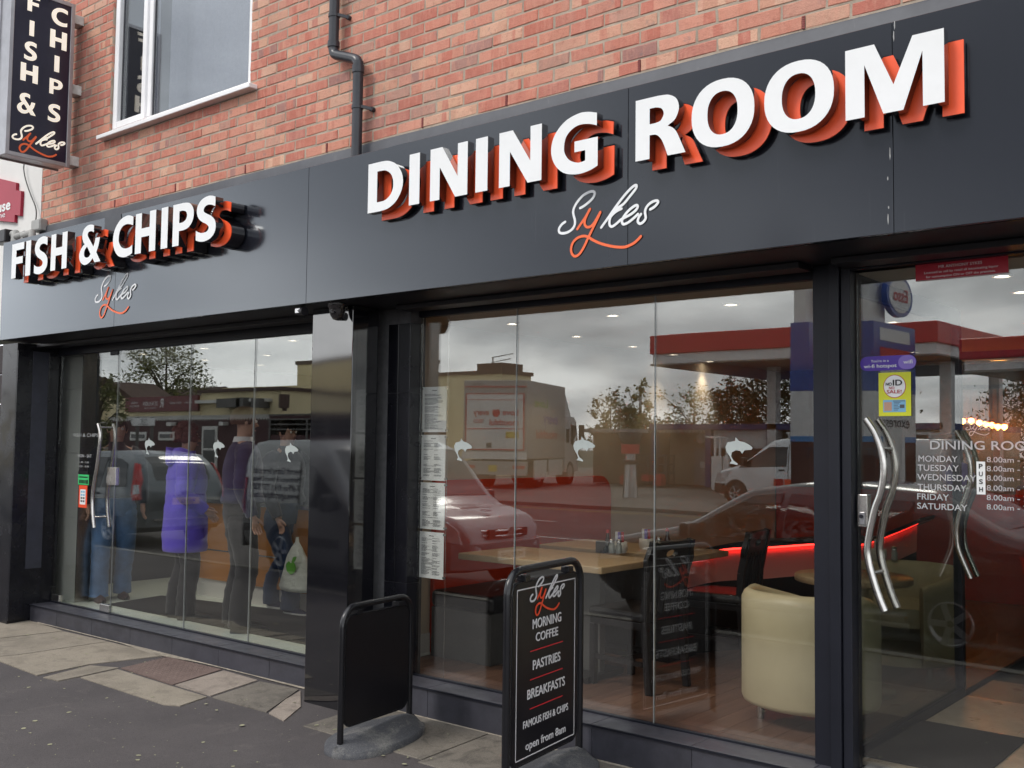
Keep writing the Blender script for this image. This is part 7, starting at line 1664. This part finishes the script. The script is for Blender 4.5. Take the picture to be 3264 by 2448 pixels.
for a, b in ((345, 372), (682, 716), (1062, 1095)): MB().box(kx(a), kx(b), YK-.3, YK+.05, 0, kz(1110)).build('post', MT['blue_band'], ks)
MB().box(kx(716), kx(1060), YK-1.5, YK-.2, kz(1225), kz(1112)).build('sign_panel', MT['canopy_white'], ks); MB().box(kx(842), kx(895), YK-.2, YK-.14, kz(1222), kz(1175)).build('red_square', MT['canopy_red'], ks)
MB().box(kx(505), kx(682), YK-1.5, YK-1.42, 0, kz(1222)).build('door', MT['shop_grey'], ks); MB().box(kx(543), kx(592), YK-1.42, YK-1.40, kz(1355), kz(1315)).build('notice', MT['st_white'], ks)
MB().lathe([(.0005, .0), (.22, .0), (.24, .06)], (0, 0, 0), 16, 0, frame((kx(552), YK-1.4, kz(1160)), (-1, 0, 0), (0, 0, 1))).build('wall_clock', MT['st_white'], ks)
MB().box(kx(716), kx(1700), YK-1.52, YK-1.45, 0, kz(1225)).build('dark_front', MT['dark_win'], ks)
ann = thing('brown_annexe', 'low brown brick annexe with a thin flat roof beside the forecourt shop', 'building', (-22, YK, 0)); MB().box(kx(-60), kx(343), YK-7, YK-.5, 0, kz(1130, 200)).build('wall', MT['brown_brick'], ann); MB().box(kx(-80), kx(345), YK-7.3, YK+.3, kz(1130, 200), kz(1108, 200)).build('roof', MT['shop_grey'], ann)
for i, (a, b, y0, y1, m) in enumerate(((245, 320, 1270, 1400, 'ac_grey'), (250, 318, 1410, 1470, 'canopy_red'), (385, 500, 1270, 1390, 'ac_grey'), (385, 430, 1405, 1440, 'canopy_red'), (455, 505, 1400, 1465, 'canopy_red'))):
    t_ = thing('bottle_cage', ['grey gas bottle cage against the annexe', 'red crate below the gas bottle cage', 'grey wire rack before the cream shop wall', 'red tray on the rack by the shop', 'stack of red trays beside the grey door'][i], ['cage', 'crate', 'rack', 'tray', 'trays'][i], (kx(a), YK+.5, 0)); zb_ = 0 if m == 'ac_grey' else max(0.02, kz(y1)); zt_ = kz(y0)
    if m == 'ac_grey':
        for x in (kx(a), kx(b), (kx(a)+kx(b))/2):
            for y in (YK+.2, YK+.8): MB().box(x-.03, x+.03, y-.03, y+.03, 0, zt_).build('upright', MT['ac_grey'], t_)
        for k in range(4): MB().box(kx(a), kx(b), YK+.2, YK+.8, .15+zt_*k/3.6, .2+zt_*k/3.6).build('shelf', MT['ac_grey'], t_)
    else: MB().box(kx(a), kx(b), YK+.9, YK+1.3, zb_, zt_).build('body', MT[m], t_, bevel=.03); MB().box(kx(a)+.05, kx(b)-.05, YK+.95, YK+1.25, zt_, zt_+.05).build('lid', MT[m], t_)
for i, px in enumerate((740, 770, 812)):
    x = mir(z7(px, 1400), YK+2).x; t_ = thing('air_line_post', ['left white air and water post in front of the shop', 'middle white air and water post in front of the shop', 'right white air and water post in front of the shop'][i], 'post', (x, YK+2, 0)); MB().box(x-.12, x+.12, YK+1.9, YK+2.1, 0, 1.3).build('cabinet', MT['canopy_white'], t_, bevel=.03); MB().tube([(x, YK+2, 1.3), (x, YK+2, 2.0), (x-.4, YK+2, 2.05)], .05, 8).build('arm', MT['canopy_white'], t_)
YC = -30.0
cn = thing('petrol_canopy', 'big petrol station canopy with a red band over white and a dark underside', 'canopy', (-15, YC, 4.9)); 
A = mir(z7(335, 530), YC); B = mir(z7(1210, 485), YC); zA1 = mir(z7(335, 645), YC).z; zU = mir(z7(335, 708), YC).z; xR_ = mir((2751, 1100), YC).x
XL2 = A.x; Z1 = A.z
for x0, x1, y0, y1 in ((XL2, xR_, YC-10, YC),):
    MB().box(x0, x1, y0, y1, zA1, Z1).build('red_band', MT['canopy_red'], cn, bevel=.03); MB().box(x0+.1, x1-.1, y0+.1, y1-.1, zU+.02, zA1).build('white_band', MT['canopy_white'], cn); MB().box(x0+.02, x1-.02, y0+.02, y1-.02, zU-.04, zU+.02).build('underside', MT['canopy_under'], cn)
for fx, y in ((.45, -3), (.45, -8), (.9, -3), (.9, -8)): x = XL2+(xR_-XL2)*fx; MB().box(x-.2, x+.2, YC+y-.2, YC+y+.2, 0, zU-.04).build('column', MT['canopy_white'], cn)
cn2 = thing('right_canopy', 'second red and white forecourt canopy toward the right', 'canopy', (-1, -26, 4.5)); YR = -21.0
q1 = mir((2827, 1085), YR); q2 = mir((2827, 1150), YR); q3 = mir((2827, 1185), YR); X0 = q1.x
MB().box(X0, X0+9, YR-16, YR, q2.z, q1.z).build('red_band', MT['canopy_red'], cn2, bevel=.03); MB().box(X0+.1, X0+8.9, YR-15.9, YR-.1, q3.z, q2.z).build('white_band', MT['canopy_white'], cn2); MB().box(X0+.08, X0+8.92, YR-15.92, YR-.08, q3.z-.06, q3.z).build('underside', MT['canopy_under'], cn2)
for x in (X0+1.2, X0+7.2):
    for y in (YR-2, YR-12): MB().box(x-.2, x+.2, y-.2, y+.2, ROAD_Z, q3.z-.06).build('column', MT['st_red'], cn2)
YT = -16.0
tt = thing('price_totem', 'tall blue and white petrol price totem with an oval badge', 'totem sign', (-6.6, YT, 0))
tx0 = mir(z7(1210, 600), YT).x; txm = mir(z7(1322, 600), YT).x; zt0 = mir(z7(1260, 445), YT).z; zt1_ = mir(z7(1260, 870), YT).z; zt2 = mir(z7(1260, 1150), YT).z; ztt = mir(z7(1260, 240), YT).z
DX, DY = txm-tx0, 2.1
rt_ = [(0, 0), (DX, 0), (DX, -DY), (0, -DY)]
def tbox(name, z0, z1, m, g=0): return MB().box(tx0-g, tx0+DX+g, YT-DY-g, YT+g, z0, z1).build(name, MT[m], tt)
tbox('base', ROAD_Z, zt2-.12, 'maroon_wall'); tbox('stripe', zt2-.12, zt2, 'sky_stripe', .004); tbox('white_panel', zt2, zt1_, 'canopy_white'); tbox('blue_panel', zt1_, zt0, 'royal', .006); MB().box(tx0+.05, tx0+DX-.1, YT-.8, YT-.05, zt0, ztt+1.2).build('pole', MT['canopy_white'], tt)
TF_ = frame((tx0+DX+.008, YT-DY/2, 0), (0, 1, 0), (0, 0, 1))
def ttext(s, z, h, w_, m, y=0):
    me = text_mesh('lettering', s, h/.7, MT[m], 'CENTER', bold=.012); ww = max(q.co.x for q in me.vertices)*2
    for q in me.vertices: q.co.x *= w_/ww
    put('lettering', me, TF_ @ Matrix.Translation((y, z, .001)), tt)
ttext('TESCO', zt2+(zt1_-zt2)*.66, .26, 1.5, 'lorry_red'); ttext('express', zt2+(zt1_-zt2)*.20, .26, 1.4, 'print_dark')
for k in range(5): MB().box(-.7+k*.3, -.5+k*.3, zt2+(zt1_-zt2)*.53, zt2+(zt1_-zt2)*.57, 0, .003, 0, TF_).build('dash', MT['st_black'], tt)
for k, m in enumerate(('st_white', 'lorry_red', 'st_white')): MB().box(-.75, .75, zt1_+.25+k*.42, zt1_+.52+k*.42, 0, .004, 0, TF_).build('price_panel', MT[m], tt)
put('oval_rim', loops_mesh('oval_rim', [ell(0, 0, .66, .46, n=36, e=2)], .12, [MT['royal']]), TF_ @ Matrix.Translation((0, zt0+.62, .12)), tt); put('oval', loops_mesh('oval', [ell(0, 0, .56, .37, n=36, e=2)], .01, [MT['canopy_white']]), TF_ @ Matrix.Translation((0, zt0+.62, .131)), tt); ttext('Esso', zt0+.50, .28, .74, 'lorry_red')
for o in [x for x in tt.children if x.name.startswith('lettering')][-1:]: o.matrix_basis = TF_ @ Matrix.Translation((0, zt0+.50, .143))
tt.rotation_euler = (0, 0, 0)
# white van on the forecourt
w3 = Car('white_van', 'white panel van with a roof rack at the petrol station', 5.0,
        [(-2.5, 1.85), (-2.4, 1.96), (.1, 1.97), (.45, 1.92), (1.35, 1.28), (1.6, 1.14), (2.2, 1.0), (2.42, .80), (2.5, .55)], [(-2.5, .40), (-2.3, .30), (2.2, .26), (2.5, .40)], [(-2.5, .92), (-2.2, .98), (1.4, .98), (2.0, .92), (2.35, .78), (2.5, .62)], [(0, .95), (.5, 1), (1.1, 1), (1.5, .94), (1.97, .84)], MT['van_white'], 'van')
w3.wheels((-1.6, 1.62), .35); w3.side('window', [(.0, 1.16), (.0, 1.72), (.55, 1.72), (1.45, 1.16), (1.5, 1.10)], MT['car_glass'], .010); w3.over('windscreen', .52, 1.36, .88, MT['car_glass']); w3.side('headlamp', [(2.0, .70), (2.42, .66), (2.3, .92), (1.75, 1.02)], MT['lens_clear'], .012); w3.side('door_line', [(-.06, .5), (-.06, 1.80), (-.04, 1.80), (-.04, .5)], MT['trim'], .006); w3.side('bumper', [(1.98, .32), (1.98, .62), (2.48, .62), (2.48, .36)], MT['trim'], .012)
for sd in (1, -1):
    MB().cbox((1.28, sd*1.12, 1.28), .14, .22, .26).build('mirror', MT['trim'], w3.t, bevel=.03); MB().bar((.06, sd*1.0, 1.05), (.24, sd*1.0, 1.05), .02, .04).build('door_handle', MT['trim'], w3.t)
    for k, m in enumerate(('sauce_y', 'st_blue', 'orange', 'lens_red')): w3.side('painted_panel', [(-.9+.33*k, .55), (-.9+.33*k, .80), (-.6+.33*k, .80), (-.6+.33*k, .55)], MT[m], .009, (sd,))
rk = MB()
for x in (-2, -1, 0): rk.box(x, x+.05, -.75, .75, 1.98, 2.10)
for y in (-.75, .70): rk.box(-2.1, .1, y, y+.05, 2.10, 2.16)
rk.build('roof_rack', MT['alloy'], w3.t)
q = mir((2345, 1612), -22.9); w3.place(q.x+1.62, -23.85, PI, ROAD_Z+.10)
# metal post by the road
q = mir(z7(212, 1490), -24); po = thing('steel_bollard_lamp', 'tapered silver post with a red band and dark top beside the road', 'post', (q.x, -24, ROAD_Z+.1)); H_ = mir(z7(212, 1120), -24).z
MB().lathe([(.26, 0), (.20, .9), (.17, 1.45)], (q.x, -24, ROAD_Z+.1), 18).build('shaft', MT['alloy'], po); MB().lathe([(.30, 1.45), (.30, 1.75)], (q.x, -24, ROAD_Z+.1), 18).build('red_band', MT['canopy_red'], po); MB().lathe([(.24, 1.1), (.27, 1.12), (.27, 1.22), (.24, 1.24)], (q.x, -24, ROAD_Z+.1), 18).build('collar', MT['trim'], po); MB().lathe([(.30, 1.75), (.42, H_), (.0005, H_+.02)], (q.x, -24, ROAD_Z+.1), 18).build('head', MT['trim'], po)
# cars and a banner van farther right
for i, (x, y, m, rz) in enumerate(((-3.5, -20.5, 'graphite', .05), (.6, -15.2, 'silver_blue', PI), (2.5, -23, 'van_white', .1))):
    r_ = copy_tree(d.t); r_.location = (x, y, ROAD_Z+.02); r_.rotation_euler = (0, 0, rz); r_['label'] = ['dark grey saloon standing under the smaller canopy', 'silver blue saloon passing in the far lane', 'white saloon at the back of the forecourt'][i]; r_['group'] = 'saloon cars on the far side of the road'
    if m != 'graphite':
        for ch in r_.children:
            if ch.name.startswith(('body', 'mirror')): ch.data = ch.data.copy(); ch.data.materials[0] = MT[m]
bv = thing('trailer_banner', 'white roadside banner board with a telephone number', 'banner', (-4.6, -12.5, ROAD_Z)); bx_ = mir((2682, 1508), -11.5); bl_ = mir((2622, 1508), -11.5); 
MB().box(bl_.x, bx_.x, -11.6, -11.5, bx_.z-.75, bx_.z+.75).build('board', MT['st_white'], bv)
for x in (bl_.x+.1, bx_.x-.15): MB().box(x-.05, x+.05, -11.7, -11.6, ROAD_Z, bx_.z+.6).build('leg', MT['ac_grey'], bv)
for s_, z, h, w_ in (('MOT', .25, .16, 1.1), ('Tel: 0', -.45, .12, 1.5)): me = text_mesh('lettering', s_, h/.7, MT['print_dark'], 'LEFT', bold=.02); put('lettering', me, street_frame(bx_.x-.12, -11.498, bx_.z+z), bv)
